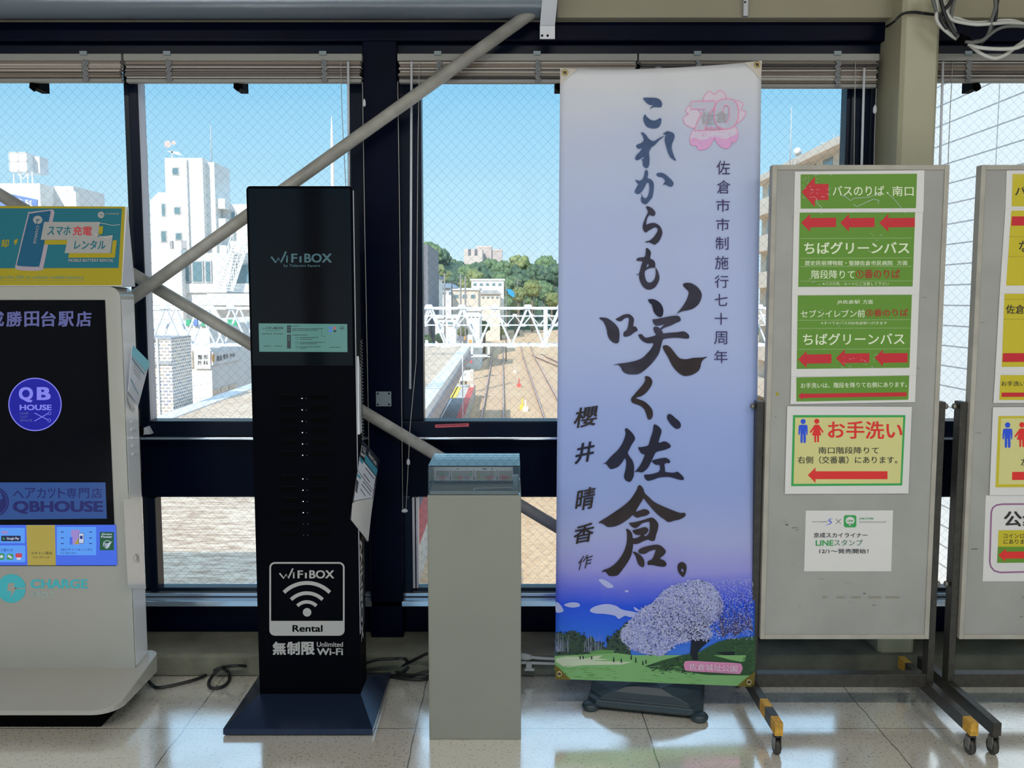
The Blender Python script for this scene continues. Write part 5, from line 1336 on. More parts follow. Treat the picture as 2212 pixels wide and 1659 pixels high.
b.stroke(pl, [s7(650, 430), s7(660, 490), s7(700, 520), s7(715, 560), s7(700, 595)], .7, 'lettercard', .0013)
b.build('tape_wrinkles', o)
# 2
o, pl = sheet([s7(415, 581), s7(1775, 579), s7(1735, 1445), s7(395, 1449)], 'tall green sign with three red arrows across its top edge', None)
b = MB().fill(pl, [s7(475, 583), s7(1692, 580), s7(1665, 1360), s7(460, 1365)], 'green', .0005)
for tip, hx, sx_ in ((490, 585, 858), (902, 995, 1265), (1312, 1410, 1688)): arrow(b, pl, s7, (tip, 690), hx, 596, 784, sx_, 640, 738, 'red', -4)
tx(b, pl, s7, 'ちばグリーンバス', 520, 893, 1630, 1020, 'signtext', .022, -4)
tx(b, pl, s7, '歴史民俗博物館・聖隷佐倉市民病院', 528, 1088, 1455, 1140, 'signtext', .012); tx(b, pl, s7, '方面', 1500, 1088, 1610, 1136, 'signtext', .012)
tx(b, pl, s7, '階段降りて', 598, 1188, 1055, 1280, 'signtext', .01); tx(b, pl, s7, '①番のりば', 1066, 1182, 1532, 1276, 'redtext', .022)
tx(b, pl, s7, '※バス行先・ルートにご注意して下さい', 715, 1314, 1415, 1350, 'signtext')
b.build('printing', o)
b = MB(); wrinkles(b, pl, s7, 10, 1180, 800, 1330, 1000, 8); wrinkles(b, pl, s7, 10, 560, 1190, 900, 1420, 9)
for y in (855, 1062, 1152, 1305): b.stroke(pl, [s7(480, y), s7(1660, y - 3)], .35, 'signtext', .0007)
b.build('tape_wrinkles', o)
# 3
o, pl = sheet([s7(395, 1450), s7(1735, 1446), s8(1703, 734), s8(385, 750)], 'tall green sign with three red arrows along its bottom edge', None)
b = MB().fill(pl, [s7(455, 1455), s7(1658, 1448), s8(1632, 655), s8(443, 668)], 'green', .0005)
tx(b, pl, s7, 'JR佐倉駅', 868, 1502, 1110, 1550, 'signtext', .01); tx(b, pl, s7, '方面', 1140, 1500, 1246, 1546, 'signtext', .01)
tx(b, pl, s8, 'セブンイレブン前', 485, 48, 1162, 128, 'signtext', .01, -4); tx(b, pl, s8, '③番のりば', 1168, 38, 1618, 116, 'redtext', .022, -3)
tx(b, pl, s8, '※すべてのバスがJR佐倉駅へ行きます', 700, 168, 1395, 206, 'signtext')
tx(b, pl, s8, 'ちばグリーンバス', 508, 295, 1580, 418, 'signtext', .016, -6)
for tip, ty, hx, h0, h1, sx_, a, c in ((458, 568, 548, 480, 656, 810, 516, 612), (857, 555, 950, 462, 648, 1210, 506, 606), (1265, 550, 1352, 464, 644, 1612, 504, 604)): arrow(b, pl, s8, (tip, ty), hx, h0, h1, sx_, a, c, 'red', -4)
b.build('printing', o)
b = MB(); wrinkles(b, pl, s8, 16, 900, 520, 1280, 660, 15); wrinkles(b, pl, s8, 8, 480, 20, 1100, 230, 16)
for y in (155, 242, 462): b.stroke(pl, [s8(450, y), s8(1645, y - 6)], .35, 'signtext', .0007)
b.build('tape_wrinkles', o)
# 4
o, pl = sheet([s8(385, 752), s8(1703, 735), s8(1692, 1018), s8(378, 1040)], 'low green sign with one long thin red arrow above the washroom sign', None)
b = MB().fill(pl, [s8(440, 757), s8(1630, 738), s8(1620, 993), s8(440, 1012)], 'green', .0005)
tx(b, pl, s8, 'お手洗いは、階段を降りて右側にあります。', 486, 815, 1605, 872, 'signtext', .012, -12)
b.fill(pl, [s8(460, 955), s8(503, 912), s8(503, 930), s8(1602, 914), s8(1602, 957), s8(503, 975), s8(503, 995)], 'red', .0009)
b.build('printing', o)
# 5 washroom
def man(b, pl, cv, x, y, s, m):
    f = lambda px_, py_: cv(x + px_ * s, y + py_ * s)
    b.fill(pl, [f(27 * math.cos(k * .314), 27 * math.sin(k * .314)) for k in range(20)], m, .0011)
    b.fill(pl, catmull([f(-30, 36), f(30, 36), f(46, 50), f(46, 135), f(34, 138), f(30, 80), f(28, 140), f(28, 218), f(4, 222), f(2, 140), f(-4, 140), f(-6, 222), f(-28, 218), f(-28, 140), f(-30, 80), f(-36, 138), f(-50, 135), f(-46, 50)], 2), m, .0011)
def woman(b, pl, cv, x, y, s, m):
    f = lambda px_, py_: cv(x + px_ * s, y + py_ * s)
    b.fill(pl, [f(27 * math.cos(k * .314), 27 * math.sin(k * .314)) for k in range(20)], m, .0011)
    b.fill(pl, [f(-22, 36), f(22, 36), f(72, 112), f(62, 124), f(30, 86), f(48, 146), f(24, 150), f(22, 220), f(4, 222), f(2, 150), f(-6, 150), f(-8, 222), f(-26, 220), f(-28, 150), f(-52, 146), f(-32, 86), f(-64, 124), f(-76, 114)], m, .0011)
o, pl = sheet([s8(345, 1062), s8(1658, 1068), s9(1622, 420), s9(318, 425)], 'white washroom sign with green frame, blue man and red woman')
b = MB().fill(pl, [s8(405, 1155), s8(1590, 1155), s9(1555, 335), s9(385, 342)], 'linegreen', .0004)
M['linegreen'] = M['linegreen']
b.fill(pl, [s8(428, 1180), s8(1566, 1178), s9(1535, 312), s9(410, 318)], 'cream', .0007)
man(b, pl, s8, 511, 1222, 1, 'inkblue'); woman(b, pl, s8, 655, 1220, 1, 'signred')
tx(b, pl, s8, 'お手洗い', 772, 1215, 1558, 1402, 'signred', .026, 8)
tx(b, pl, s8, '南口階段降りて', 672, 1490, 1308, 1562, 'ink', .012)
tx(b, pl, s9, '右側（交番裏）にあります。', 452, 26, 1505, 104, 'ink', .012)
arrow(b, pl, s9, (560, 225), 642, 145, 308, 1400, 185, 268, 'signred')
b.build('printing', o)
# 6 small poster
o, pl = sheet([s9(540, 600), s9(1460, 598), s9(1440, 1240), s9(522, 1240)], 'small white poster with a green app icon, lowest on the first notice board')
b = MB()
tx(b, pl, s9, 'SKYLINER', 608, 712, 770, 722, 'ink'); b.stroke(pl, [s9(820, 685), s9(785, 690), s9(780, 705), s9(805, 715), s9(808, 730), s9(780, 745), s9(745, 758)], [.5, 1.6, 2.2, 2.2, 2, 1.2, .3], 'inkblue', .0009)
b.stroke(pl, [s9(858, 690), s9(908, 738)], .8, 'ink'); b.stroke(pl, [s9(908, 690), s9(858, 738)], .8, 'ink')
u0, v0 = s9(940, 648); u1, v1 = s9(1072, 776); b.rrect(pl, u0, v0, u1, v1, 4.5, 'linegreen', .0008)
u, v = s9(1006, 705); b.disc(pl, u, v, 9.6, 'paper', .0010, 8.2); b.fill(pl, [s9(985, 738), s9(1025, 738), s9(1002, 760)], 'paper', .0010); tx(b, pl, s9, 'LINE', 976, 697, 1038, 718, 'linegreen', .03, 0, .0013)
tx(b, pl, s9, 'LINE STORE', 1105, 674, 1255, 692, 'linegreen', .02)
for k in range(14): b.rect(pl, *s9(1105 + k * 20.5, 713), *s9(1105 + k * 20.5 + 13, 727), 'silver')
tx(b, pl, s9, '京成スカイライナー', 622, 832, 1190, 885, 'ink', .012); tx(b, pl, s9, 'LINE', 643, 912, 830, 970, 'linegreen', .03); tx(b, pl, s9, 'スタンプ', 838, 905, 1140, 970, 'signink', .012)
tx(b, pl, s9, '12/1～発売開始！', 682, 1002, 1200, 1052, 'ink', .01)
b.build('printing', o)
st = MB().fill(NP, [s8(218, 945), s8(238, 903), s8(262, 945)], 'signyellow', .0005)
tag(st.build('sticker_scrap'), 'tiny yellow triangular sticker scrap at the left of the first notice board', 'sticker')

# ---- second board
r3 = lambda x, y: (2000 + x / 4.608, 340 + y / 4.608)
r4 = lambda x, y: (2000 + x / 4.608, 680 + y / 4.608)
r5 = lambda x, y: (2000 + x / 4.608, 1020 + y / 4.608)
XE = 2050
o, pl = sheet([r3(805, 130), r3(XE, 120), r3(XE, 505), r3(792, 510)], 'topmost yellow sign on the second notice board')
b = MB().fill(pl, [r3(862, 166), r3(XE - 60, 160), r3(XE - 60, 482), r3(853, 488)], 'yellow', .0005)
tx(b, pl, r3, 'バ', 886, 288, 1000, 378, 'ink', .012); b.build('printing', o)
b = MB(); wrinkles(b, pl, r3, 12, 815, 150, 960, 380, 31); b.build('tape_wrinkles', o)
o, pl = sheet([r3(792, 511), r3(XE, 506), r3(XE, 1350), r3(735, 1352)], 'tall yellow sign with a red bar near its top, second notice board')
b = MB().fill(pl, [r3(850, 530), r3(XE - 60, 525), r3(XE - 60, 1270), r3(798, 1276)], 'yellow', .0005)
b.fill(pl, [r3(856, 588), r3(1400, 585), r3(1400, 676), r3(848, 680)], 'red', .0009)
tx(b, pl, r3, 'な', 925, 830, 1030, 942, 'ink', .012)
for y in (790, 988): b.stroke(pl, [r3(825, y), r3(1500, y - 4)], .4, 'ink', .0007)
b.build('printing', o)
o, pl = sheet([r3(735, 1353), r3(XE, 1351), r4(XE, 590), r4(690, 585)], 'tall yellow sign with a red bar near its bottom, second notice board')
b = MB().fill(pl, [r3(782, 1358), r3(XE - 60, 1355), r4(XE - 60, 515), r4(754, 518)], 'yellow', .0005)
tx(b, pl, r3, '佐倉', 795, 1466, 982, 1558, 'ink', .014); b.fill(pl, [r4(766, 382), r4(1400, 380), r4(1400, 466), r4(762, 470)], 'red', .0009)
for y in (1412, 1612): b.stroke(pl, [r3(775, y), r3(1500, y - 2)], .4, 'ink', .0007)
b.build('printing', o)
o, pl = sheet([r4(690, 586), r4(XE, 591), r4(XE, 875), r4(672, 878)], 'low yellow sign with a thin red bar above the yellow framed washroom sign')
b = MB().fill(pl, [r4(742, 600), r4(XE - 60, 600), r4(XE - 60, 845), r4(730, 848)], 'yellow', .0005)
tx(b, pl, r4, 'お手洗い', 750, 660, 985, 710, 'ink', .01); b.fill(pl, [r4(752, 774), r4(1400, 774), r4(1400, 815), r4(752, 817)], 'red', .0009)
b.build('printing', o)
o, pl = sheet([r4(668, 920), r4(XE, 915), r5(XE, 225), r5(634, 230)], 'white washroom sign with yellow frame on the second notice board')
b = MB().fill(pl, [r4(722, 1008), r4(XE - 70, 1005), r5(XE - 70, 145), r5(692, 150)], 'yellow', .0004)
b.fill(pl, [r4(748, 1030), r4(XE - 95, 1028), r5(XE - 95, 118), r5(722, 120)], 'cream', .0007)
man(b, pl, r4, 812, 1097, 1, 'inkblue'); woman(b, pl, r4, 955, 1095, 1, 'signred')
tx(b, pl, r4, '左', 943, 1425, 1030, 1500, 'ink', .012); b.fill(pl, [r4(858, 1563), r4(1400, 1562), r4(1400, 1642), r4(856, 1644)], 'signred', .0009)
b.build('printing', o)
o, pl = sheet([r5(597, 231), r5(XE, 226), r5(XE, 1085), r5(566, 1086)], 'white telephone sign with rounded purple frame on the second notice board')
b = MB(); fr_ = [r5(650, 400), r5(665, 355), r5(700, 328), r5(760, 318), r5(1000, 317), r5(1850, 315)]; fb = [r5(1850, 990), r5(1000, 992), r5(740, 998), r5(680, 980), r5(645, 940), r5(635, 890)]
b.stroke(pl, fr_ + fb, 3.4, 'purple', .0006, True)
tx(b, pl, r5, '公衆', 775, 385, 1140, 540, 'ink', .03)
b.fill(pl, [r5(722, 578), r5(1500, 574), r5(1500, 738), r5(716, 742)], 'yellow', .0006); b.fill(pl, [r5(715, 742), r5(1500, 738), r5(1500, 896), r5(708, 902)], 'green', .0006)
tx(b, pl, r5, 'コインロ', 770, 612, 978, 655, 'ink', .006); tx(b, pl, r5, 'にありま', 772, 668, 978, 714, 'ink', .006)
b.fill(pl, [r5(720, 825), r5(795, 760), r5(795, 790), r5(1400, 785), r5(1400, 855), r5(790, 860), r5(786, 890)], 'signred', .0009)
b.build('printing', o)
# ================================================================ the railway yard outside
ZG = -6.35
wht = L(238, 236, 232)
defm('o_white', (0.82, 0.81, 0.79), .8, noise=.05, nscale=1)
defm('o_white2', (0.72, 0.72, 0.73), .8, noise=.05, nscale=1)
defm('o_grey', (0.42, 0.42, 0.44), .8)
defm('o_darkgrey', (0.20, 0.20, 0.23), .8)
defm('o_glass', (0.16, 0.26, 0.30), .1)
defm('o_frame', (0.5, 0.5, 0.5), .5)
defm('o_gantry', (0.70, 0.74, 0.80), .5)
defm('o_pink', (0.72, 0.59, 0.53), .85)
defm('o_pink2', (0.62, 0.50, 0.47), .85)
defm('o_tan', (0.72, 0.62, 0.52), .85)
defm('o_balcony', (0.66, 0.58, 0.48), .85)
defm('o_roofblue', (0.25, 0.32, 0.42), .7)
defm('o_canopyshade', (0.20, 0.21, 0.23), .9)
defm('o_conc', (0.66, 0.60, 0.54), .9, noise=.2, nscale=2)
defm('o_red', (0.62, 0.12, 0.10), .7)
defm('o_yel', (0.85, 0.62, 0.10), .7)
defm('o_rail', (0.34, 0.22, 0.18), .7)
defm('o_railtop', (0.62, 0.50, 0.48), .6)
defm('o_tie', (0.56, 0.42, 0.31), .9)
defm('o_pole', (0.26, 0.24, 0.23), .8)
defm('o_gutter', (0.78, 0.79, 0.81), .6)
defm('o_fascia', (0.42, 0.38, 0.40), .7)
defm('o_tarp', (0.02, 0.32, 0.66), .5)
defm('o_signblue', (0.16, 0.26, 0.58), .6)
defm('o_signgreen', (0.08, 0.42, 0.24), .6)
defm('o_orange', (0.75, 0.35, 0.10), .6)
defm('o_trunk', (0.22, 0.17, 0.13), .9)
defm('o_hill', (0.10, 0.16, 0.06), .9)
M['leaf_a'] = mat_leaf('leaf_mid', (0.09, 0.16, 0.075), (0.24, 0.34, 0.16))  # leaf colours paled, distance haze mixed into them
M['leaf_b'] = mat_leaf('leaf_yellow', (0.17, 0.23, 0.085), (0.38, 0.41, 0.17))
M['leaf_c'] = mat_leaf('leaf_deep', (0.065, 0.12, 0.085), (0.16, 0.25, 0.14))
M['ballast'] = mat_ballast()
M['canopy'] = mat_rows('canopy_sheet', L(176, 148, 126), L(236, 216, 194), .3)
M['siding'] = mat_siding('white_siding', (0.90, 0.90, 0.90), .50, (0.36, 0.36, 0.38))

struct(MB().box(-150, 160, 4.5, 620, ZG - .5, ZG, 'ballast').build('ground'), 'sunlit brown ballast of the railway yard')
# shell of the station under and above the concourse so that the sun shades rightly
struct(MB().box(-40, 40, -3.72, 3.40, CEILZ + .1, 3.35, 'o_white2').build('roof'))
struct(MB().box(-40, XL - .12, 3.20, 3.40, -.4, CEILZ + .1, 'o_white2').box(XR + .12, 40, 3.20, 3.40, -.4, CEILZ + .1, 'o_white2').build('wall_outer'))

def oy(u, v, Y): return P(u, v, Y)
# ---- platform canopy below the window
ca0, ca1 = G(375, 889, -1.6), G(545, 829, -1.6)
cb0, cb1 = G(916, 892, -1.6), G(1010, 756, -1.6)
def onl(a, b, y): return a.x + (b.x - a.x) * (y - a.y) / (b.y - a.y)
y0, y1 = 4.6, 56
zc0 = -1.6
t = thing('platform_canopy', 'long sheet-metal platform canopy roof with white gutters below the windows', 'canopy', (-6, 30, ZG))
Lx0, Lx1, Rx0, Rx1 = onl(ca0, ca1, y0), onl(ca0, ca1, y1), onl(cb0, cb1, y0), onl(cb0, cb1, y1)
mxa, mxb = (Lx0 + Rx0) / 2, (Lx1 + Rx1) / 2
rf = MB()
for (xa, xb, s_) in (((Lx0 + .5, Lx1 + .5), (mxa, mxb), 1), ((mxa, mxb), (Rx0 - .5, Rx1 - .5), -1)):
    za, zb3 = (zc0, zc0 + .0) 
    rf.hexa([(xa[0], y0, zc0 - .06), (xb[0], y0, zc0 - .06), (xb[1], y1, zc0 - .06), (xa[1], y1, zc0 - .06), (xa[0], y0, zc0), (xb[0], y0, zc0), (xb[1], y1, zc0), (xa[1], y1, zc0)], 'canopy')
rf.build('roof_sheet', t)
for a, b, c, d in ((Lx0, Lx1, Lx0 + .5, Lx1 + .5), (Rx0 - .5, Rx1 - .5, Rx0, Rx1)):
    MB().hexa([(a, y0, zc0 - .25), (c, y0, zc0 - .25), (d, y1, zc0 - .25), (b, y1, zc0 - .25), (a, y0, zc0 + .03), (c, y0, zc0 + .03), (d, y1, zc0 + .03), (b, y1, zc0 + .03)], 'o_gutter').build('gutter', t)
MB().hexa([(Rx0 - .05, y0, zc0 - .75), (Rx0 + .05, y0, zc0 - .75), (Rx1 + .05, y1, zc0 - .75), (Rx1 - .05, y1, zc0 - .75), (Rx0 - .05, y0, zc0 - .25), (Rx0 + .05, y0, zc0 - .25), (Rx1 + .05, y1, zc0 - .25), (Rx1 - .05, y1, zc0 - .25)], 'o_fascia').build('fascia', t)
for k in range(6):
    y = 12 + k * 11; x = mxa + (mxb - mxa) * (y - y0) / (y1 - y0)
    MB().cyl((x, y, -5.3), (x, y, zc0 - .06), .12, 'o_gantry', 10).build('post', t)
# ---- platform
e0, e1 = G(1001, 905, -5.35), G(1026, 833, -5.35)
xe = lambda y: e0.x + (e1.x - e0.x) * (y - e0.y) / (e1.y - e0.y)
m = MB(); pw = 7.5
m.hexa([(xe(5) - pw, 5, ZG), (xe(5), 5, ZG), (xe(71), 71, ZG), (xe(71) - pw, 71, ZG), (xe(5) - pw, 5, -5.35), (xe(5), 5, -5.35), (xe(71), 71, -5.35), (xe(71) - pw, 71, -5.35)], 'o_conc')
struct(m.build('platform'))
def strip(y0_, y1_, d0, d1, z, mm, nm):
    q = MB().hexa([(xe(y0_) - d1, y0_, z - .02), (xe(y0_) - d0, y0_, z - .02), (xe(y1_) - d0, y1_, z - .02), (xe(y1_) - d1, y1_, z - .02), (xe(y0_) - d1, y0_, z), (xe(y0_) - d0, y0_, z), (xe(y1_) - d0, y1_, z), (xe(y1_) - d1, y1_, z)], mm)
    return struct(q.build(nm))
strip(5, 61, .02, 4.6, -5.335, 'o_canopyshade', 'canopy_shade'); strip(5, 70, 0, .42, -5.33, 'o_red', 'edge_marking'); strip(5, 70, 1.25, 1.32, -5.33, 'o_white', 'line_marking'); strip(61, 69, 1.0, 2.0, -5.33, 'o_yel', 'tactile_paving'); strip(5, 61, 1.9, 2.7, -5.33, 'o_tie', 'tactile_paving')  # first dark strip is the canopy's shadow put into the colour
# fence and notice at the platform end
fz = -5.35; a = oy(968, 830, 70); 
t = thing('platform_fence', 'pale post fence at the far end of the platform', 'fence', (xe(69.5) - 4, 69.5, fz))
f_ = MB()
for k in range(8): f_.box(xe(69.5) - 5.2 + k * .34, xe(69.5) - 5.12 + k * .34, 69.4, 69.5, fz, fz + 1.6, 'o_conc')
f_.build('pickets', t); MB().box(xe(69.5) - 5.3, xe(69.5) - 2.4, 69.4, 69.5, fz + 1.2, fz + 1.32, 'o_conc').build('rail', t)
a, b = oy(994, 800, 68.5), oy(1015, 830, 68.5)
t = thing('platform_notice', 'white framed notice standing at the platform end beside the fence', 'sign', ((a.x + b.x) / 2, 68.5, fz))
MB().box(a.x, b.x, 68.5, 68.6, fz + .5, a.z, 'o_white').build('panel', t); MB().box(a.x - .06, a.x, 68.48, 68.62, fz, a.z + .05, 'o_conc').build('post', t); MB().box(b.x, b.x + .3, 68.48, 68.9, fz, a.z + .05, 'o_conc').build('post', t)
MB().box(a.x + .12, a.x + .5, 68.49, 68.5, fz + .9, a.z - .2, 'o_frame').build('notice_text', t)
# ---- tracks
def rail_line(pts, nm_parent):
    w = MB()
    for p, q in zip(pts[:-1], pts[1:]):
        w.bar(p, q, .10, .13, 'o_rail'); w.bar(p + Vector((0, 0, .07)), q + Vector((0, 0, .07)), .055, .02, 'o_railtop')
    return w.build('rail', nm_parent)
def track(label, l, r, sleepers=True):
    t = thing('railway_track', label, 'railway track', (l[0] + r[0]) / 2, 'tracks of the yard')
    rail_line(l, t); rail_line(r, t)
    if sleepers:
        s_ = MB(); y = l[0].y
        while y < min(l[-1].y, 120):
            fx = lambda L_: next((a.x + (b.x - a.x) * (y - a.y) / (b.y - a.y) for a, b in zip(L_[:-1], L_[1:]) if a.y <= y <= b.y), None)
            xa, xb = fx(l), fx(r)
            if xa is None or xb is None: break
            s_.box(xa - .5, xb + .5, y, y + .22, ZG - .05, ZG + .015, 'o_tie'); y += .75
        s_.build('sleepers', t)
zr = ZG + .14
def ln(*uv, far=()):
    pts = [G(u, v, zr) for u, v in uv]
    d = pts[1] - pts[0]; p0 = pts[0] - d * ((pts[0].y - 10) / d.y); p1 = pts[0] + d * ((118 - pts[0].y) / d.y)
    out = [p0, pts[0], p1]
    for y, du in ((147, 0),):
        q = pts[0] + d * ((y - pts[0].y) / d.y)
        out.append(Vector((q.x + du * .35, y, zr + 3.0 * (y - 118) / 115.0)))
    return out
track('nearest pair of rails beside the platform edge', ln((1040, 904), (1066, 753)), ln((1088, 904), (1086, 753)))
track('second pair of rails to the right of the nearest track', ln((1176, 904), (1124, 753)), ln((1226.5, 904), (1145, 753)))
track('branch rails that leave to the right', [G(1124, 753, zr), G(1150, 771, zr), G(1200, 793, zr), G(1330, 840, zr)][::-1] if False else [G(1330, 835, zr), G(1200, 780, zr), G(1150, 757, zr), G(1124, 740, zr)], [G(1360, 850, zr), G(1210, 793, zr), G(1150, 768, zr), G(1120, 750, zr)], False)
track('branch rails that curve in from the left', [G(1014, 795, zr), G(1046, 775, zr), G(1070, 760, zr), G(1086, 748, zr)], [G(1000, 792, zr), G(1036, 772, zr), G(1062, 756, zr), G(1080, 745, zr)], False)
for (u, v, nm, lab, mm) in ((1112, 806, 'track_marker', 'small pale marker between the tracks beside the second track', 'o_pink'), (1121, 836, 'track_marker', 'small red marker post between the two tracks', 'o_red'), (1128, 884, 'track_marker', 'small yellow marker between the tracks near the window edge', 'o_yel'), (1135, 888, 'track_marker', 'small white marker beside the yellow one between the tracks', 'o_white')):
    p = G(u, v, ZG); tag(MB().box(p.x - .18, p.x + .18, p.y - .15, p.y + .15, ZG, ZG + .3, mm).box(p.x - .05, p.x + .05, p.y - .05, p.y + .05, ZG + .3, ZG + .75, mm).build(nm), lab, 'marker')

# ---- catenary gantries
def gantry(Y, vt, vb, th, u0, u1, step, label, posts=(), hw=.0):
    a, b = oy(u0, vt, Y), oy(u1, vt, Y); zb4 = oy(1106, vb, Y).z; za = a.z
    t = thing('catenary_gantry', label, 'gantry', ((a.x + b.x) / 2, Y, ZG), 'catenary gantries over the tracks')
    for yy, tt in ((Y, th), (Y + .8, th * .6)):
        MB().box(a.x, b.x, yy - th / 2, yy + th / 2, za - tt * .8, za + tt * .2, 'o_gantry').build('top_chord', t)
        MB().box(a.x, b.x, yy - th / 2, yy + th / 2, zb4 - tt * .2, zb4 + tt * .8, 'o_gantry').build('bottom_chord', t)
        w = MB(); x = a.x; i = 0
        while x + step < b.x:
            p, q = Vector((x, yy, za if i % 2 else zb4)), Vector((x + step, yy, zb4 if i % 2 else za))
            w.bar(p, q, th * .6, th * .6, 'o_gantry', (0, 1, 0)); x += step; i += 1
        w.build('web_bars', t)
    g_ = MB(); x = a.x; i = 0
    while x < b.x:
        z = za if i % 2 == 0 else zb4
        z = zb4 if i % 2 == 0 else za
        g_.prism([(x - .16, Y - th * .55, z - .05), (x + .16, Y - th * .55, z - .05), (x + .09, Y - th * .55, z + .09), (x - .09, Y - th * .55, z + .09)], (0, -.02, 0), 'o_gantry'); x += step; i += 1
    g_.build('gusset_plates', t)
    MB().box(oy(1174, vt, Y).x, oy(1183, vt, Y).x, Y - .03, Y + .03, zb4, za, 'o_gantry').build('upright_bar', t)
    for u in posts:
        x = oy(u, vt, Y).x
        MB().box(x - hw, x + hw, Y + .2, Y + .6, ZG, za, 'o_gantry').build('post', t)
gantry(27.2, 664, 747, .085, 250, 1780, .495, 'near white lattice gantry that spans all the tracks', (1480, 250), .12)
gantry(46, 682, 703, .065, 880, 1780, .42, 'far thin white lattice gantry behind the near one', (1500,), .1)
# small signal frame hung below the beam
a = oy(1020, 757, 27); b = oy(1058, 768, 27)
t = thing('railway_signal', 'small white signal bracket hung under the near gantry', 'signal', (oy(1038, 752, 27).x, 27, oy(1038, 748, 27).z))
m = MB().box(oy(1017, 757, 27).x, oy(1022, 757, 27).x, 26.95, 27.05, oy(0, 768, 27).z, oy(0, 749, 27).z, 'o_gantry').box(oy(1053, 757, 27).x, oy(1058, 757, 27).x, 26.95, 27.05, oy(0, 768, 27).z, oy(0, 749, 27).z, 'o_gantry').box(oy(1017, 757, 27).x, oy(1058, 757, 27).x, 26.95, 27.05, oy(0, 771, 27).z, oy(0, 766, 27).z, 'o_gantry')
m.build('bracket', t)
for u, v in ((1013, 771), (1017, 779)): p = oy(u, v, 27); MB().box(p.x - .05, p.x + .05, 26.9, 27.0, p.z - .06, p.z + .06, 'o_darkgrey').build('lamp', t)
p = oy(1018, 781, 27); MB().cyl((p.x, 26.9, p.z), (p.x, 26.86, p.z), .04, 'o_red', 10).build('red_lamp', t)
a = oy(988, 729, 40); t = thing('railway_signal', 'dark signal boxes with an orange lamp behind the near gantry', 'signal', a)
MB().box(a.x, a.x + .3, 40, 40.2, a.z - .15, a.z + .05, 'o_darkgrey').build('box', t); MB().box(a.x + .3, a.x + .36, 40, 40.2, a.z - .1, a.z + .05, 'o_orange').build('lamp', t); MB().box(a.x + .46, a.x + .68, 40, 40.2, a.z - .28, a.z + .12, 'o_white').build('housing', t); MB().box(a.x + .5, a.x + .64, 39.98, 40, a.z - .25, a.z - .1, 'o_orange').build('lamp', t); MB().box(a.x + .2, a.x + .24, 40.05, 40.1, ZG, a.z - .15, 'o_gantry').build('post', t)

# ---- buildings
def bld(name, label, cat='building', loc=(0, 0, 0)): return thing(name, label, cat, loc)
def win(t, u0, v0, u1, v1, Y, d=.12):
    a, b = oy(u0, v0, Y), oy(u1, v1, Y)
    f = MB().box(a.x - .1, b.x + .1, Y - .06, Y + .02, b.z - .1, a.z + .1, 'o_frame').build('window', t)
    MB().box(a.x, b.x, Y - .09, Y - .05, b.z, a.z, 'o_glass').build('pane', f)
Y = 92.0
zb5 = ZG
t = bld('tower_building', 'tall white building with stair tower, small square windows and roof antennas', 'building', (oy(400, 500, Y).x, Y, ZG))
X = lambda u, Y_=Y, v=500: oy(u, v, Y_).x
Z = lambda v, Y_=Y: oy(1106, v, Y_).z
MB().box(X(361), X(442), Y, Y + 6, ZG, Z(341), 'o_white').build('tower', t)
MB().box(X(442), X(460), Y + 1.0, Y + 6, ZG, Z(347), 'o_white').build('tower_return', t)
MB().box(X(405), X(410), Y - .3, Y, Z(545), Z(345), 'o_white2').build('drain_chase', t)
MB().box(X(321), X(361), Y + .6, Y + 7, ZG, Z(432), 'o_white').build('left_wing', t)
MB().prism([(X(321), Y + .6, Z(432)), (X(340), Y + .6, Z(414)), (X(361), Y + .6, Z(414)), (X(361), Y + .6, Z(432))], (0, 4, 0), 'o_white').build('left_gable', t)
MB().box(X(455), X(528), Y + 3, Y + 15, ZG, Z(441, Y + 3), 'o_white').build('right_wing', t)
for u, v in ((379, 370), (383, 455), (386, 511)): win(t, u - 5.5, v - 6.5, u + 6, v + 6.5, Y)
win(t, 350, 441, 357, 466, Y + .6); win(t, 349, 500, 359, 522, Y + .6)
for v in (429, 472, 530):
    MB().box(X(456, Y + 1.6), X(489, Y + 1.6), Y + 1.4, Y + 3, Z(v + 22, Y + 1.6), Z(v, Y + 1.6), 'o_white').build('balcony', t)
win(t, 459, 457, 478, 470, Y + 2.9); win(t, 459, 512, 478, 525, Y + 2.9); win(t, 500, 459, 508, 478, Y + 2.9)
MB().box(X(392), X(406), Y - .2, Y + .3, Z(537), Z(520), 'o_grey').build('air_unit', t); MB().box(X(367), X(373), Y - .2, Y + .3, Z(537), Z(520), 'o_grey').build('air_unit', t)
tt = bld('roof_antenna', 'dish antennas and slanting bracket on the tower roof', 'antenna', (X(370), Y + 1, Z(341)))
MB().box(X(368), X(371), Y + 1, Y + 1.1, Z(341), Z(320), 'o_frame').build('mast', tt)
for u, v, r in ((363, 312, .36), (376, 309, .22)):
    p = oy(u, v, Y + 1); MB().loft([[p + Vector((rr_ * math.cos(q * .5236), yy, rr_ * math.sin(q * .5236))) for q in range(12)] for rr_, yy in ((r, -.12), (r * .7, 0), (r * .2, .08))], 'o_pink2', False).build('dish', tt)
MB().prism([oy(360, 326, Y + 1), oy(385, 328, Y + 1), oy(391, 335, Y + 1), oy(376, 332, Y + 1)], (0, .6, 0), 'o_white').build('bracket', tt)
tt = bld('lightning_rod', 'thin lightning rod on the right roof edge of the tower', 'mast', (X(448), Y + 2, Z(345)))
MB().cyl((X(448), Y + 2, Z(347) + .02), (X(448), Y + 2, Z(262)), .05, 'o_frame', 6).build('rod', tt)
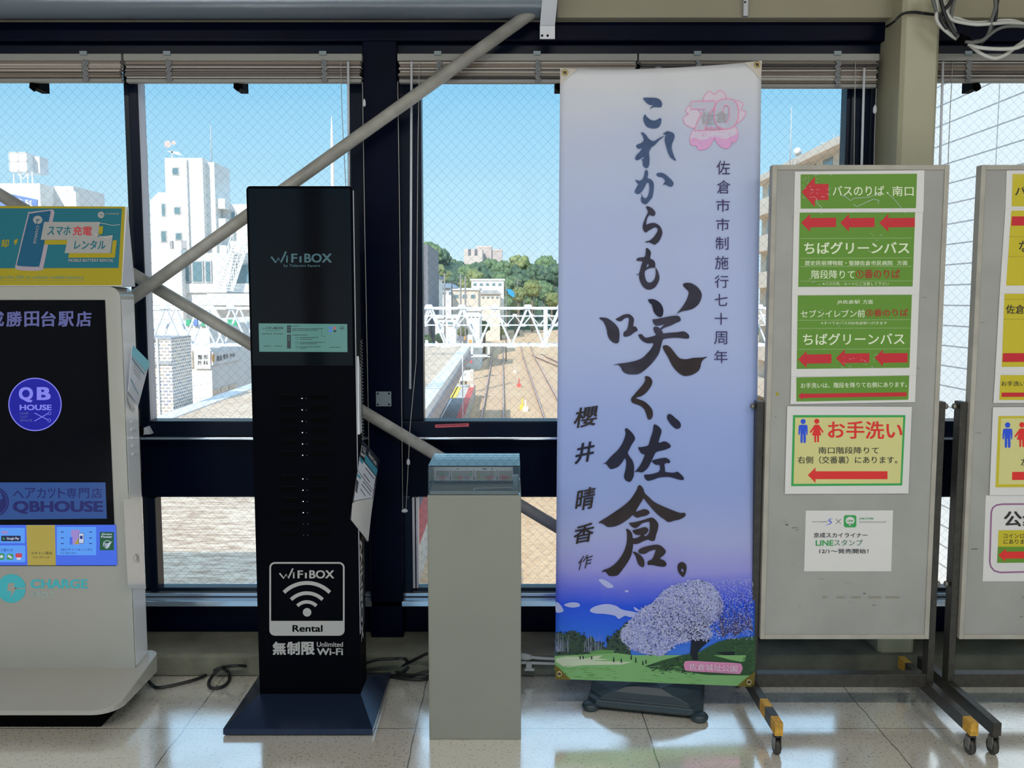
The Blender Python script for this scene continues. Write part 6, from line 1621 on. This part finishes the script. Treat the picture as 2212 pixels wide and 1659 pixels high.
# tall mast behind the brace
Y = 75.0; p = oy(716, 250, Y); q = oy(716, 690, Y)
tt = bld('radio_mast', 'tall thin white radio mast in the window left of the navy post', 'mast', (p.x, Y, ZG))
MB().tube([(p.x, Y, ZG), (p.x, Y, q.z), (p.x, Y, oy(716, 330, Y).z), (p.x, Y, oy(716, 290, Y).z), (p.x, Y, p.z)], [.2, .2, .14, .1, .02], 'o_white', 8).build('pole', tt)
# middle building with outside stair
Y = 64.0
X = lambda u, Y_=Y, v=600: oy(u, v, Y_).x
Z = lambda v, Y_=Y: oy(1106, v, Y_).z
t = bld('office_block', 'low white office block with teal windows and white outside stair', 'building', (X(430), Y, ZG))
MB().box(X(310), X(394), Y - .1, Y + 12, ZG, Z(538), 'o_white').build('wall', t)
MB().box(X(394), X(640), Y + .8, Y + 13, ZG, Z(545), 'o_white2').build('wall', t)
MB().box(X(394), X(640), Y + .6, Y + .8, Z(632), Z(612), 'o_white').build('band', t)
win(t, 399, 566, 409, 608, Y + .75); win(t, 417, 566, 437, 608, Y + .75); win(t, 445, 566, 455, 608, Y + .75); win(t, 512, 572, 560, 612, Y + .75)
MB().box(X(452), X(640), Y - .6, Y + .8, Z(660), Z(634), 'o_white2').build('terrace_wall', t)
for v in (660, 690): MB().box(X(310), X(640), Y - .62, Y - .58, Z(v), Z(v - 1.2), 'o_grey').build('band_line', t)
st_ = MB(); A_, B_ = oy(471, 628, Y - .3), oy(504, 530, Y + .3)
for dx in (0, .95):
    st_.bar(A_ + Vector((dx, 0, 0)), B_ + Vector((dx, 0, 0)), .12, .22, 'o_white'); st_.bar(A_ + Vector((dx, 0, 1.0)), B_ + Vector((dx, 0, 1.0)), .06, .06, 'o_white')
    for k in range(8):
        c_ = A_.lerp(B_, k / 7) + Vector((dx, 0, 0)); st_.bar(c_, c_ + Vector((0, 0, 1)), .04, .04, 'o_white')
for k in range(16):
    c_ = A_.lerp(B_, k / 15); st_.box(c_.x, c_.x + .95, c_.y - .12, c_.y + .12, c_.z, c_.z + .05, 'o_white')
st_.build('outside_stair', t)
# clinic
Y = 40.0
X = lambda u, Y_=Y, v=790: oy(u, v, Y_).x
Z = lambda v, Y_=Y: oy(1106, v, Y_).z
xc = X(455)
t = bld('clinic_building', 'white clinic building with lettered signs along the platform', 'building', (xc, Y, ZG))
MB().box(X(250), xc, Y, Y + 20, ZG, Z(702), 'o_white').build('wall', t)
MB().box(xc, xc + .05, Y, Y + 20, ZG, Z(755), 'o_white2').build('side_wall', t)
CP_ = planeY(Y - .02)
s_ = MB().box(oy(421, 760, Y - .1).x, oy(454, 760, Y - .1).x, Y - .12, Y, Z(796), Z(757), 'o_white').build('front_sign', t)
q = MB(); c3 = lambda x, y: (270 + x / 4.88, 660 + y / 4.88)
P1 = planeY(Y - .125)
for st, x, y in (('整', 768, 520), ('形', 828, 520), ('外', 765, 580), ('科', 826, 580)): q.text(P1, st, c3(x, y), c3(x + 48, y), c3(x, y + 46), 'ink', .01, .01)
q.build('lettering', s_)
s2 = MB().box(oy(402, 760, Y - .1).x, oy(415, 760, Y - .1).x, Y - .12, Y, Z(793), Z(757), 'o_tan').build('front_sign', t)
MB().disc(P1, 408, 774, 4.5, 'o_orange', .01, 6).build('emblem', s2)
XPl = Plane((xc + .06, Y, 0), (0, 1, 0), (0, 0, 1))
s3 = MB().prism([XPl.px(*c3(912, 490)), XPl.px(*c3(1215, 460)), XPl.px(*c3(1215, 570)), XPl.px(*c3(912, 630))], (.06, 0, 0), 'o_white2').build('side_sign', t)
XP2 = Plane((xc + .125, Y, 0), (0, 1, 0), (0, 0, 1)); q = MB()
for st, x, y, w, h in (('髙', 965, 530, 28, 58), ('須', 994, 526, 28, 58), ('整', 1034, 515, 26, 52), ('形', 1064, 512, 24, 50), ('外', 1104, 504, 24, 46), ('科', 1132, 500, 24, 46)):
    q.text(XP2, st, c3(x, y), c3(x + w, y - 3), c3(x, y + h), 'ink', .01, .01)
q.fill(XP2, [c3(915, 515), c3(940, 512), c3(942, 590), c3(917, 596)], 'o_orange', .01); q.build('lettering', s3)
w_ = MB()
for k, x in enumerate((925, 1010, 1095)):
    w_.fill(XPl, [c3(x, 888 - k * 26), c3(x + 76, 866 - k * 26), c3(x + 76, 918 - k * 26), c3(x, 942 - k * 26)], 'o_tan', .02)
w_.build('side_window', t)
for x0, y0_, x1, y1_ in ((520, 885, 905, 812), (500, 680, 905, 680), (590, 690, 590, 860), (540, 970, 850, 972)):
    MB().stroke(CP_, [c3(x0, y0_), c3(x1, y1_)], .5, 'o_grey', .01).build('wall_joint', t)
for u0, u1, mm in ((402, 412, 'o_signgreen'), (432, 446, 'o_signgreen'), (418, 427, 'o_signblue'), (492, 512, 'o_signgreen')):
    a, b = oy(u0, 690, Y - .1), oy(u1, 704, Y - .1); MB().box(a.x, b.x, Y - .14, Y - .02, b.z, a.z, mm).build('shop_sign', t)
# perforated tower
Y = 24.5
X = lambda u, Y_=Y, v=800: oy(u, v, Y_).x
Z = lambda v, Y_=Y: oy(1106, v, Y_).z
g = N('perforated_screen'); tc_, x_, y_, z_ = g.xyz()
br = g.n('ShaderNodeTexBrick', {'Scale': 1.0, 'Brick Width': .16, 'Row Height': .09, 'Mortar Size': .02, 'Color1': (.30, .32, .40, 1), 'Color2': (.58, .48, .38, 1), 'Mortar': (.85, .82, .78, 1)})
cmb = g.n('ShaderNodeCombineXYZ', {0: g.math('ADD', x_, y_), 1: z_}); g.t.links.new(cmb.outputs[0], br.inputs['Vector'])
M['o_perf'] = g.end(g.n('ShaderNodeBsdfPrincipled', {'Base Color': br.outputs[0], 'Roughness': .7}).outputs[0])
t = bld('screen_tower', 'narrow tower clad in perforated screens beside the canopy', 'tower', (X(345), Y, ZG))
MB().box(X(250), X(346), Y, Y + 1.4, ZG, Z(733), 'o_perf').build('screen_panel', t); MB().box(X(346), X(375), Y - .1, Y + 1.4, ZG, Z(730), 'o_perf').build('screen_panel', t)
MB().box(X(343.5), X(347.5), Y - .15, Y - .1, ZG, Z(730), 'o_white2').build('joint', t); MB().box(X(250), X(375), Y - .14, Y - .1, Z(787), Z(779), 'o_grey').build('floor_band', t); MB().box(X(250), X(376), Y - .13, Y + 1.4, Z(733), Z(729), 'o_grey').build('coping', t)
# left building with tank
Y = 84.0
X = lambda u, Y_=Y, v=420: oy(u, v, Y_).x
Z = lambda v, Y_=Y: oy(1106, v, Y_).z
t = bld('corner_building', 'white flat-roofed building with a blue lettered sign at far left', 'building', (X(30), Y, ZG))
MB().box(X(-260), X(87), Y, Y + 8, ZG, Z(396), 'o_white').build('wall', t)
MB().box(X(87), X(131), Y + 2.5, Y + 9, ZG, Z(402, Y + 2.5), 'o_white2').build('rear_wing', t); MB().box(X(130), X(138), Y + 2.3, Y + 3, ZG, Z(407), 'o_white').build('pier', t)
s_ = MB().prism([oy(-6, 413, Y - .1), oy(80, 431, Y - .1), oy(80, 470, Y - .1), oy(-6, 470, Y - .1)], (0, .08, 0), 'o_signblue').build('roof_sign', t)
q = MB(); PS = planeY(Y - .12)
for st, u, v in (('中', -2, 420), ('央', 16, 423), ('歯', 34, 427), ('科', 54, 430)): q.text(PS, st, (u, v), (u + 16, v + 3), (u, v + 18), 'o_white', .01, .03)
q.build('lettering', s_)
Y += 2
t = bld('water_tank', 'white panelled roof water tank on legs', 'tank', (X(56, Y), Y, Z(396, 84)))
za, zb6 = Z(331, Y), Z(372, Y)
MB().box(X(30, Y), X(68, Y), Y - .5, Y + 2.2, zb6, za, 'o_white').build('tank_body', t, bevel=.03)
r_ = MB()
for u in (30, 48.5, 67): r_.box(X(u, Y) - .02, X(u, Y) + .05, Y - .54, Y - .5, zb6, za, 'o_white2')
for v in (331, 350, 371): r_.box(X(30, Y), X(68, Y), Y - .54, Y - .5, Z(v, Y) - .05, Z(v, Y) + .02, 'o_white2')
r_.build('ribs', t)
MB().box(X(68, Y), X(82, Y), Y + .6, Y + 2.2, zb6, Z(336, Y), 'o_white2').build('tank_side', t)
for u in (35, 50, 65, 75):
    MB().box(X(u, Y) - .05, X(u, Y) + .05, Y - .3, Y - .2, Z(396, 84), zb6, 'o_white').build('leg', t)
MB().bar(oy(36, 373, Y - .25), oy(50, 386, Y - .25), .07, .07, 'o_white').bar(oy(64, 373, Y - .25), oy(50, 386, Y - .25), .07, .07, 'o_white').build('cross_brace', t)
# dark slab building at the left edge of the track view
Y = 95.0
a, b = oy(912, 528, Y), oy(925, 660, Y)
t = bld('slab_building', 'dark grey apartment slab at the left edge of the track view', 'building', (a.x, Y, ZG))
MB().box(a.x - 9, b.x, Y, Y + 14, ZG, a.z, 'o_darkgrey').build('wall', t)
f_ = MB()
for k in range(5): f_.box(b.x - 1.0, b.x - .5, Y - .05, Y + .02, a.z - 1.6 - k * 2.4, a.z - .7 - k * 2.4, 'o_glass')
f_.build('window', t)
def house(u0, v0, u1, v1, Y, dep, label, wall='o_white', roof='o_grey', gable=True, wins=2):
    a, b = oy(u0, v0, Y), oy(u1, v1, Y)
    t = bld('house', label, 'house', ((a.x + b.x) / 2, Y, b.z))
    zr_ = a.z - (a.z - b.z) * .3 if gable else a.z
    MB().box(a.x, b.x, Y, Y + dep, ZG, zr_, wall).build('wall', t)
    if gable:
        xm = (a.x + b.x) / 2
        MB().prism([(a.x - .4, Y - .4, zr_), (b.x + .4, Y - .4, zr_), (b.x - (b.x - a.x) * .15, Y - .4, a.z), (a.x + (b.x - a.x) * .15, Y - .4, a.z)], (0, dep + .8, 0), roof).build('roof', t)
    else: MB().box(a.x - .2, b.x + .2, Y - .2, Y + dep, zr_, zr_ + .3, roof).build('parapet', t)
    for k in range(wins):
        x = a.x + (b.x - a.x) * (k + .6) / (wins + .2); w_ = (b.x - a.x) * .26 / wins; z = zr_ - (zr_ - b.z) * .35
        f = MB().box(x - w_, x + w_, Y - .08, Y + .02, z - w_ * .8, z + w_ * .8, 'o_frame').build('window', t); MB().box(x - w_ * .8, x + w_ * .8, Y - .12, Y - .08, z - w_ * .6, z + w_ * .6, 'o_glass').build('pane', f)
    return t
h = house(924, 601, 945, 660, 108, 8, 'white house with a green sign left of the hillside trees', 'o_white', 'o_roofblue', False, 1)
p = oy(928, 610, 107.8); MB().cyl((p.x, 107.9, p.z), (p.x, 107.8, p.z), .75, 'o_signgreen', 16).build('round_sign', h)
house(936, 612, 982, 650, 128, 9, 'house with a blue roof left of the beige block', 'o_white2', 'o_roofblue', True, 3)
house(975, 627, 1033, 664, 118, 9, 'beige flat-roofed block behind the near gantry', 'o_tan', 'o_white2', False, 3)
house(1018, 606, 1088, 630, 160, 12, 'long white house with flat roof below the hillside trees', 'o_white', 'o_white2', False, 5)
house(1038, 627, 1080, 655, 151, 7, 'tan house with dark windows below the long house', 'o_tan', 'o_grey', True, 4)
house(1168, 640, 1204, 664, 205, 8, 'low pale house at the right of the gantry view', 'o_white', 'o_grey', True, 3)
house(940, 688, 985, 722, 92, 8, 'white shed with red spot below the far gantry', 'o_white', 'o_white2', False, 2)
house(1000, 672, 1036, 706, 100, 8, 'pale warehouse behind the far gantry', 'o_white', 'o_white2', False, 4)
# hill and buildings on it
hx0, hx1, hy0, hy1 = -55, 60, 165, 330
NX, NY = 40, 24; vs, fs = [], []
def hill(x, y):
    f = min(1, max(0, (y - hy0) / 75.0)); e = min(1, max(0, (x - hx0) / 15.0), ) * min(1, max(0, (hx1 - x) / 15.0))
    return ZG + (f * f * (3 - 2 * f)) * e * (15.5 + 4.0 * math.exp(-((x + 22) / 9.0) ** 2) + .6 * math.sin(x * .3))
for j in range(NY + 1):
    for i in range(NX + 1):
        x, y = hx0 + (hx1 - hx0) * i / NX, hy0 + (hy1 - hy0) * j / NY
        vs.append((x, y, hill(x, y) - .3))
for j in range(NY):
    for i in range(NX):
        k = j * (NX + 1) + i; fs.append((k, k + 1, k + NX + 2, k + NX + 1))
struct(MB().add(vs, fs, 'leaf_c', True).build('hill'), 'wooded hill beyond the tracks')
def ramp(y): return ZG + 3.0 * min(1, max(0, (y - 118) / 115.0))
m = MB()
for a, b in ((118, 160), (160, 200), (200, 233)):
    m.quad([(-7.5, a, ramp(a) + .01), (45, a, ramp(a) + .01), (45, b, ramp(b) + .01), (-7.5, b, ramp(b) + .01)], 'ballast')
struct(m.build('embankment'), 'rising ballast bed where the tracks run up to the hill')
Y = 262
for u0, v0, u1, v1, mm, lab, dy in ((1002, 538, 1042, 580, 'o_pink', 'pink-beige apartment block on the hill, left half with dark openings', 0), (1028, 531, 1062, 580, 'o_pink2', 'taller pink-beige block on the hill in the middle', 11), (1064, 538, 1085, 580, 'o_pink2', 'small pink-beige block on the hill at the right', 11.5)):
    a, b = oy(u0, v0, Y + dy), oy(u1, v1, Y + dy)
    t = bld('hill_block', lab, 'building', ((a.x + b.x) / 2, Y + dy, b.z)); MB().box(a.x, b.x, Y + dy, Y + dy + 10, b.z - 8, a.z, mm).build('wall', t)
    if dy == 0:
        for u in (1014, 1028): p = oy(u, 544, Y - .1); MB().box(p.x - .35, p.x + .35, Y - .2, Y + .1, p.z - .9, p.z + .8, 'o_darkgrey').build('opening', t)
    else: MB().box(a.x, b.x, Y + dy - .1, Y + dy, a.z - .6, a.z - .3, 'o_pink').build('band', t)
# trees
def crown_mesh(seed, mm):
    rr = random.Random(seed); m = MB()
    for k in range(46):
        th, ph = rr.uniform(0, 6.28), rr.uniform(-.7, 1.3); r = .72
        c = Vector((math.cos(th) * math.cos(ph) * r, math.sin(th) * math.cos(ph) * r, math.sin(ph) * r * .85))
        if k == 0: c = Vector((0, 0, 0))
        R_ = rr.uniform(.18, .34) if k else .80
        rings = []; n = 10
        for j in range(1, 7):
            a = math.pi * j / 7
            rings.append([c + Vector((math.sin(a) * math.cos(q * 2 * math.pi / n), math.sin(a) * math.sin(q * 2 * math.pi / n), math.cos(a))) * R_ * rr.uniform(.72, 1.22) for q in range(n)])
        m.loft(rings, mm)
    o = m.build('crown'); me = o.data; bpy.data.objects.remove(o); return me
CR = {(k, mm): crown_mesh(k * 7 + i, mm) for k in range(3) for i, mm in enumerate(('leaf_a', 'leaf_b', 'leaf_c'))}
me_tr = None
kinds = {'leaf_a': 'mid green bushy tree', 'leaf_b': 'yellow-green loose tree', 'leaf_c': 'deep green dense tree'}
spots = [(930, 545, 20, 218, 'leaf_a', 'tallest of the trees at the left end of the hill'), (952, 556, 17, 226, 'leaf_c', 'second tallest at the left end of the hill'), (920, 585, 15, 190, 'leaf_a', 'low at the left end beside the grey slab'), (944, 585, 14, 196, 'leaf_b', 'low in front of the tallest tree'),
         (970, 575, 17, 222, 'leaf_a', 'below and left of the pink blocks'), (990, 580, 16, 226, 'leaf_c', 'just left of the pink blocks'), (1010, 590, 17, 218, 'leaf_a', 'under the left pink block'), (965, 600, 14, 188, 'leaf_b', 'above the blue-roofed house'), (985, 605, 14, 186, 'leaf_c', 'behind the beige block'),
         (1025, 596, 15, 196, 'leaf_b', 'above the long white house, left'), (1035, 583, 16, 224, 'leaf_c', 'directly under the middle pink block'), (1060, 577, 18, 220, 'leaf_a', 'under the right pink block'), (1085, 582, 17, 218, 'leaf_a', 'right of the pink blocks'), (1050, 598, 14, 192, 'leaf_c', 'above the long white house, middle'),
         (1080, 602, 15, 192, 'leaf_a', 'above the long white house, right end'), (1105, 590, 17, 214, 'leaf_c', 'left of the yellow-green hilltop tree'), (1122, 570, 19, 226, 'leaf_b', 'on the hilltop right of the pink blocks'), (1140, 585, 17, 216, 'leaf_a', 'right of the yellow-green hilltop tree'), (1105, 612, 15, 186, 'leaf_a', 'above the blue streamer'),
         (1128, 608, 15, 188, 'leaf_c', 'between the utility poles, upper'), (1160, 590, 18, 208, 'leaf_c', 'at the right part of the hill'), (1180, 575, 20, 214, 'leaf_a', 'tall one beside the banner edge'), (1198, 590, 19, 200, 'leaf_c', 'right behind the banner edge'), (1150, 620, 15, 176, 'leaf_b', 'low on the right slope'),
         (1175, 625, 17, 190, 'leaf_a', 'low and large beside the banner edge'), (1192, 645, 14, 180, 'leaf_b', 'lowest beside the banner edge'), (1120, 634, 13, 164, 'leaf_b', 'beside the blue streamer'), (1098, 628, 12, 184, 'leaf_a', 'right of the long white house'), (1005, 613, 12, 180, 'leaf_b', 'behind the roof of the beige block'), (1096, 652, 12, 182, 'leaf_a', 'low by the streamer mast'), (1122, 656, 13, 190, 'leaf_c', 'low at the foot of the crossarm poles'), (1146, 655, 13, 186, 'leaf_a', 'low right of the crossarm poles'), (1205, 668, 13, 185, 'leaf_c', 'low behind the right house'), (1046, 704, 10, 126, 'leaf_a', 'low in front of the tan house'), (1082, 708, 11, 153, 'leaf_b', 'low at the end of the nearest track'), (1030, 700, 12, 138, 'leaf_c', 'low left in front of the tan house'), (1113, 662, 10, 168, 'leaf_b', 'low beside the dark windowed house'), (1000, 715, 9, 85, 'leaf_b', 'below the far gantry near the platform end'), (920, 735, 12, 78, 'leaf_a', 'at the lower left edge of the track view'), (952, 728, 9, 88, 'leaf_c', 'behind the platform end fence')]
placed = []
for i, (u, v, r, Y, mm, wh) in enumerate(spots):
    for _k in range(60):
        p = oy(u, v, Y); R_ = r * Y / FPX * 1.22
        if Y < 150 or all((p - p2).length > (R_ + r2) * 1.5 for p2, r2 in placed) or Y > 318: break
        Y += 3
    placed.append((p, R_))
    t = thing('tree', kinds[mm] + ' ' + wh, 'tree', (p.x, Y, max(ZG, min(p.z - R_, hill(p.x, Y) - .3) if Y > 165 else ZG)), 'trees beyond the tracks')
    c = bpy.data.objects.new('crown', CR[(i % 3, mm)]); COL.objects.link(c); c.parent = t
    c.location = p - Vector(t.location) - Vector((0, 0, R_ * .2)); c.scale = (R_ * 1.15, R_ * 1.15, R_ * 1.25); c.rotation_euler = (0, 0, i * 1.3)
    MB().cyl(Vector(t.location), (p.x, Y, p.z), .22, 'o_trunk', 6).build('trunk', t)
# poles
for i, (u, v0, v1, Y, wh) in enumerate(((960, 590, 700, 70, 'tallest, left of the beige block'), (995, 592, 690, 72, 'in front of the beige block'), (1005, 597, 690, 74, 'right beside the pole in front of the beige block'), (1155, 603, 680, 178, 'with crossarms near the banner'), (1118, 602, 690, 182, 'with crossarms right of the long white house'), (1132, 625, 690, 175, 'short, right of the blue streamer'), (976, 606, 650, 112, 'short one above the blue roof'))):
    p = oy(u, v0, Y); t = thing('utility_pole', 'thin pale utility pole ' + wh, 'pole', (p.x, Y, ZG), 'utility poles beyond the gantry')
    MB().tube([(p.x, Y, ZG), (p.x, Y, p.z)], [.085, .06], 'o_pole', 8).build('shaft', t)
    if 'cross' in wh or i == 6:
        for dz in (.25, .9): MB().box(p.x - .8, p.x + .8, Y - .06, Y + .06, p.z - dz - .08, p.z - dz, 'o_pole').build('crossarm', t)
p = [oy(*q, 112) for q in ((1094, 624), (1104, 625), (1111, 632), (1112, 642), (1104, 640), (1098, 634))]
t = thing('blue_streamer', 'bright blue cloth streamer on a mast among the trees right of the long white house', 'streamer', (p[0].x - .05, 112.3, ZG))
MB().prism(p, (0, .6, 0), 'o_tarp').build('cloth', t); MB().cyl((p[0].x - .05, 112.3, ZG), (p[0].x - .05, 112.3, p[0].z + .6), .07, 'o_pole', 8).build('mast', t)
# apartment house on the right (runs along the tracks)
xa = 19.4
t = bld('apartment_house', 'tan apartment house with rows of balconies behind the first notice board', 'building', (xa, 60, ZG))
ztop_ = 10.2; ya, yb = 34.0, 71.0
MB().box(xa, xa + 14, ya, yb, ZG, ztop_ - .1, 'o_balcony').build('wall', t)
MB().box(xa - .9, xa + 14, ya, yb + .4, ztop_ - .1, ztop_ + .35, 'o_tan').build('roof_slab', t)
for k in range(6):
    z = ZG + .6 + k * 2.65
    MB().box(xa - 1.1, xa, ya, yb, z + .0, z + 1.15, 'o_tan').build('balcony', t)
    f = MB(); y = ya + .6
    while y < yb - 2: f.box(xa - .03, xa + .02, y, y + 1.7, z + 1.2, z + 2.45, 'o_glass'); y += 3.0
    f.build('window', t)
p = oy(1724, 328, 50)
t = thing('roof_dish', 'satellite dish on a short mast on the apartment roof', 'antenna', (xa + 1.2, 58, ztop_ + .35)); pd = oy(1722, 328, 58)
MB().cyl((pd.x, 58, ztop_ - .5), (pd.x, 58, pd.z), .05, 'o_frame', 6).build('mast', t)
MB().loft([[pd + Vector((rr_ * math.cos(q * .5236), yy, rr_ * math.sin(q * .5236))) for q in range(12)] for rr_, yy in ((.26, -.1), (.18, 0), (.05, .06))], 'o_white').build('dish', t)
for u, v0, wh in ((1710, 232, 'taller thin mast left of the roof dish'), (1801, 290, 'shorter thin mast right of the roof dish'), (1787, 305, 'short mast with antenna bars')):
    p = oy(u, v0, 58); t = thing('roof_mast', wh + ' on the apartment roof', 'mast', (p.x, 58, ztop_ - 1))
    MB().cyl((p.x, 58, ztop_ - 1), (p.x, 58, p.z), .035, 'o_frame', 6).build('pole', t)
    if 'bars' in wh:
        for dz in (.1, .4, .8): MB().box(p.x - .45, p.x + .45, 57.97, 58.03, p.z - dz - .05, p.z - dz, 'o_frame').build('bar', t)
# white hall along the right
t = bld('white_hall', 'big white panelled hall close to the windows on the right', 'building', (10.8, 18, ZG))
MB().box(10.8, 22, 8.0, 24.4, ZG, 13, 'siding').build('wall', t)
# ================================================================ cables
def cable(name, pts, r, m, label, cat='cable', group=None):
    return tag(MB().tube(tubepts(pts, 8), r, m, 8).build(name), label, cat, group)
def fl(u, v, z=.006): return G(u, v, z)
c = thing('power_cable', 'thin black power cable looped on the floor left of the tall black kiosk', 'cable', fl(330, 1470))
MB().tube(tubepts([fl(318, 1466, .02), fl(327, 1478), fl(345, 1485), fl(400, 1474), fl(437, 1462), fl(465, 1446), P(490, 1440, 2.99), P(520, 1438, 2.99), fl(545, 1441, .02), P(580, 1440, 2.98)], 8), .0055, 'darkcable').build('cord', c)
MB().tube(tubepts([P(480, 1441, 2.995), fl(462, 1456, .02), fl(451, 1474), fl(455, 1485), fl(470, 1486), fl(486, 1480), fl(496, 1466), fl(492, 1452, .02), P(478, 1443, 2.985), P(462, 1449, 2.985)], 8), .0055, 'darkcable').build('cord_loop', c)
c = thing('power_cable', 'tangled black power cable on the floor between tall black kiosk and pedestal', 'cable', fl(860, 1460))
MB().tube(tubepts([P(790, 1432, 2.97), P(815, 1425, 2.97), P(850, 1423, 2.97), P(872, 1423, 2.97), fl(880, 1430, .05), fl(880, 1444, .03), fl(855, 1458), fl(830, 1456)], 8), .0055, 'darkcable').build('cord', c)
MB().tube(tubepts([fl(835, 1454), fl(860, 1442, .03), fl(890, 1428, .06), P(922, 1412, 2.96)], 8), .0055, 'darkcable').build('cord_loop', c)
MB().tube(tubepts([fl(846, 1462), fl(875, 1466), fl(905, 1468), fl(925, 1466)], 8), .0055, 'darkcable').build('cord_loop', c)
MB().tube(tubepts([fl(850, 1448, .02), fl(885, 1460, .01), fl(905, 1456, .02), fl(925, 1450, .03)], 8), .0055, 'darkcable').build('cord_loop', c)
# white extension lead against the kerb
Yk = 3.005
c = thing('extension_lead', 'white extension lead and plug on the kerb between pedestal and banner', 'cable', P(1165, 1440, Yk))
MB().tube([P(1124, 1418, Yk), P(1134, 1419, Yk), P(1144, 1420, Yk), P(1149, 1420, Yk)], [.011, .012, .0095, .006], 'whitecable', 10).build('plug', c)
MB().tube(tubepts([P(1147, 1420, Yk), P(1170, 1422, Yk), P(1205, 1424, Yk), P(1262, 1429, Yk)], 8), .0052, 'whitecable').build('cord', c)
MB().tube(tubepts([P(1115, 1431, Yk - .004), P(1150, 1432, Yk - .004), P(1205, 1434, Yk - .004), P(1262, 1436, Yk - .004)], 8), .0052, 'whitecable').build('cord', c)
p = P(1143, 1440, Yk - .01)
MB().box(p.x - .011, p.x + .009, p.y - .006, p.y + .006, p.z - .006, p.z + .014, 'whitecable').box(p.x - .016, p.x + .018, p.y - .006, p.y + .006, p.z - .014, p.z - .006, 'whitecable').build('cord_clip', c, bevel=.002)

# bundle under the ceiling, top right
Y = 2.96
c = thing('cable_bundle', 'tangle of white and black cables hanging from the ceiling at the pale column', 'cables', P(2090, 40, Y))
S_ = 3.867
def cp(x, y, dy=0): return P(1640 + x / S_, y / S_, Y + dy)
def cb(pts, r, m, nm='cable'): MB().tube(tubepts([cp(*p) for p in pts], 8), r, m, 8).build(nm, c)
cb([(1430, -90), (1460, 30), (1500, 140), (1540, 200), (1620, 270), (1690, 330)], .0062, 'greycable')
cb([(1470, -90), (1490, 60), (1480, 150), (1520, 220), (1600, 290), (1680, 345, .02)], .0062, 'whitecable')
cb([(1690, 335), (1740, 365), (1830, 395), (1960, 408), (2120, 405), (2220, 370), (2330, 300), (2420, 180), (2480, -60)], .0062, 'whitecable')
cb([(1700, 340, .02), (1760, 375, .02), (1840, 440, .02), (1920, 478, .02), (1985, 485, .02), (2060, 455, .02), (2140, 395, .02), (2230, 330, .02), (2420, 150, .02), (2460, -60, .02)], .0062, 'whitecable')
cb([(1500, -90), (1540, 40), (1570, 110), (1610, 165), (1700, 190), (1820, 205), (1960, 198), (2090, 190), (2240, 205)], .0055, 'whitecable')
cb([(1520, -80, .02), (1590, 120, .02), (1660, 155, .02), (1760, 185, .02), (1900, 185, .02), (2050, 170, .02), (2150, 180, .02), (2280, 230, .02)], .0055, 'whitecable')
cb([(1720, 350, -.02), (1830, 350, -.02), (1900, 310, -.02), (1990, 245, -.02), (2090, 220, -.02), (2260, 225, -.02)], .005, 'greycable')
cb([(1500, -80, -.02), (1530, 50, -.02), (1555, 130, -.02), (1600, 230, -.02), (1650, 300, -.02)], .006, 'darkcable')
cb([(1640, -80, -.01), (1590, 30, -.01), (1540, 90, -.01), (1520, 160, -.01), (1570, 240, -.01)], .006, 'darkcable')
cb([(1660, -80, .01), (1625, 20, .01), (1610, 90, .01), (1605, 170, .01), (1640, 280, .01)], .006, 'greycable')
cb([(1960, -80), (1975, 40), (1960, 110), (1940, 170), (1925, 260), (1880, 330), (1790, 350)], .006, 'greycable')
cb([(2010, -80, .01), (1985, 40, .01), (1980, 120, .01), (1965, 190, .01), (1930, 270, .01), (1850, 365, .01)], .0055, 'darkcable')
a, b = cp(1660, 320), cp(1740, 350)
MB().cyl(a, b, .016, 'black', 12).build('tape_wrap', c)
c = thing('thin_cable', 'pair of thin black cables crossing the pale column near the ceiling', 'cable', P(1950, 40, 3.02))
for k in (0, 6):
    MB().tube(tubepts([P(1914, 57 + k * .3, 3.16), P(1930, 47 + k * .3, 3.025), P(1948, 30 + k * .4, 3.02), P(1970, 25 + k * .5, 3.02), P(1995, 27 + k * .6, 3.02), P(2025, 31 + k * .5, 2.98)], 8), .0028, 'darkcable', 6).build('cord', c)
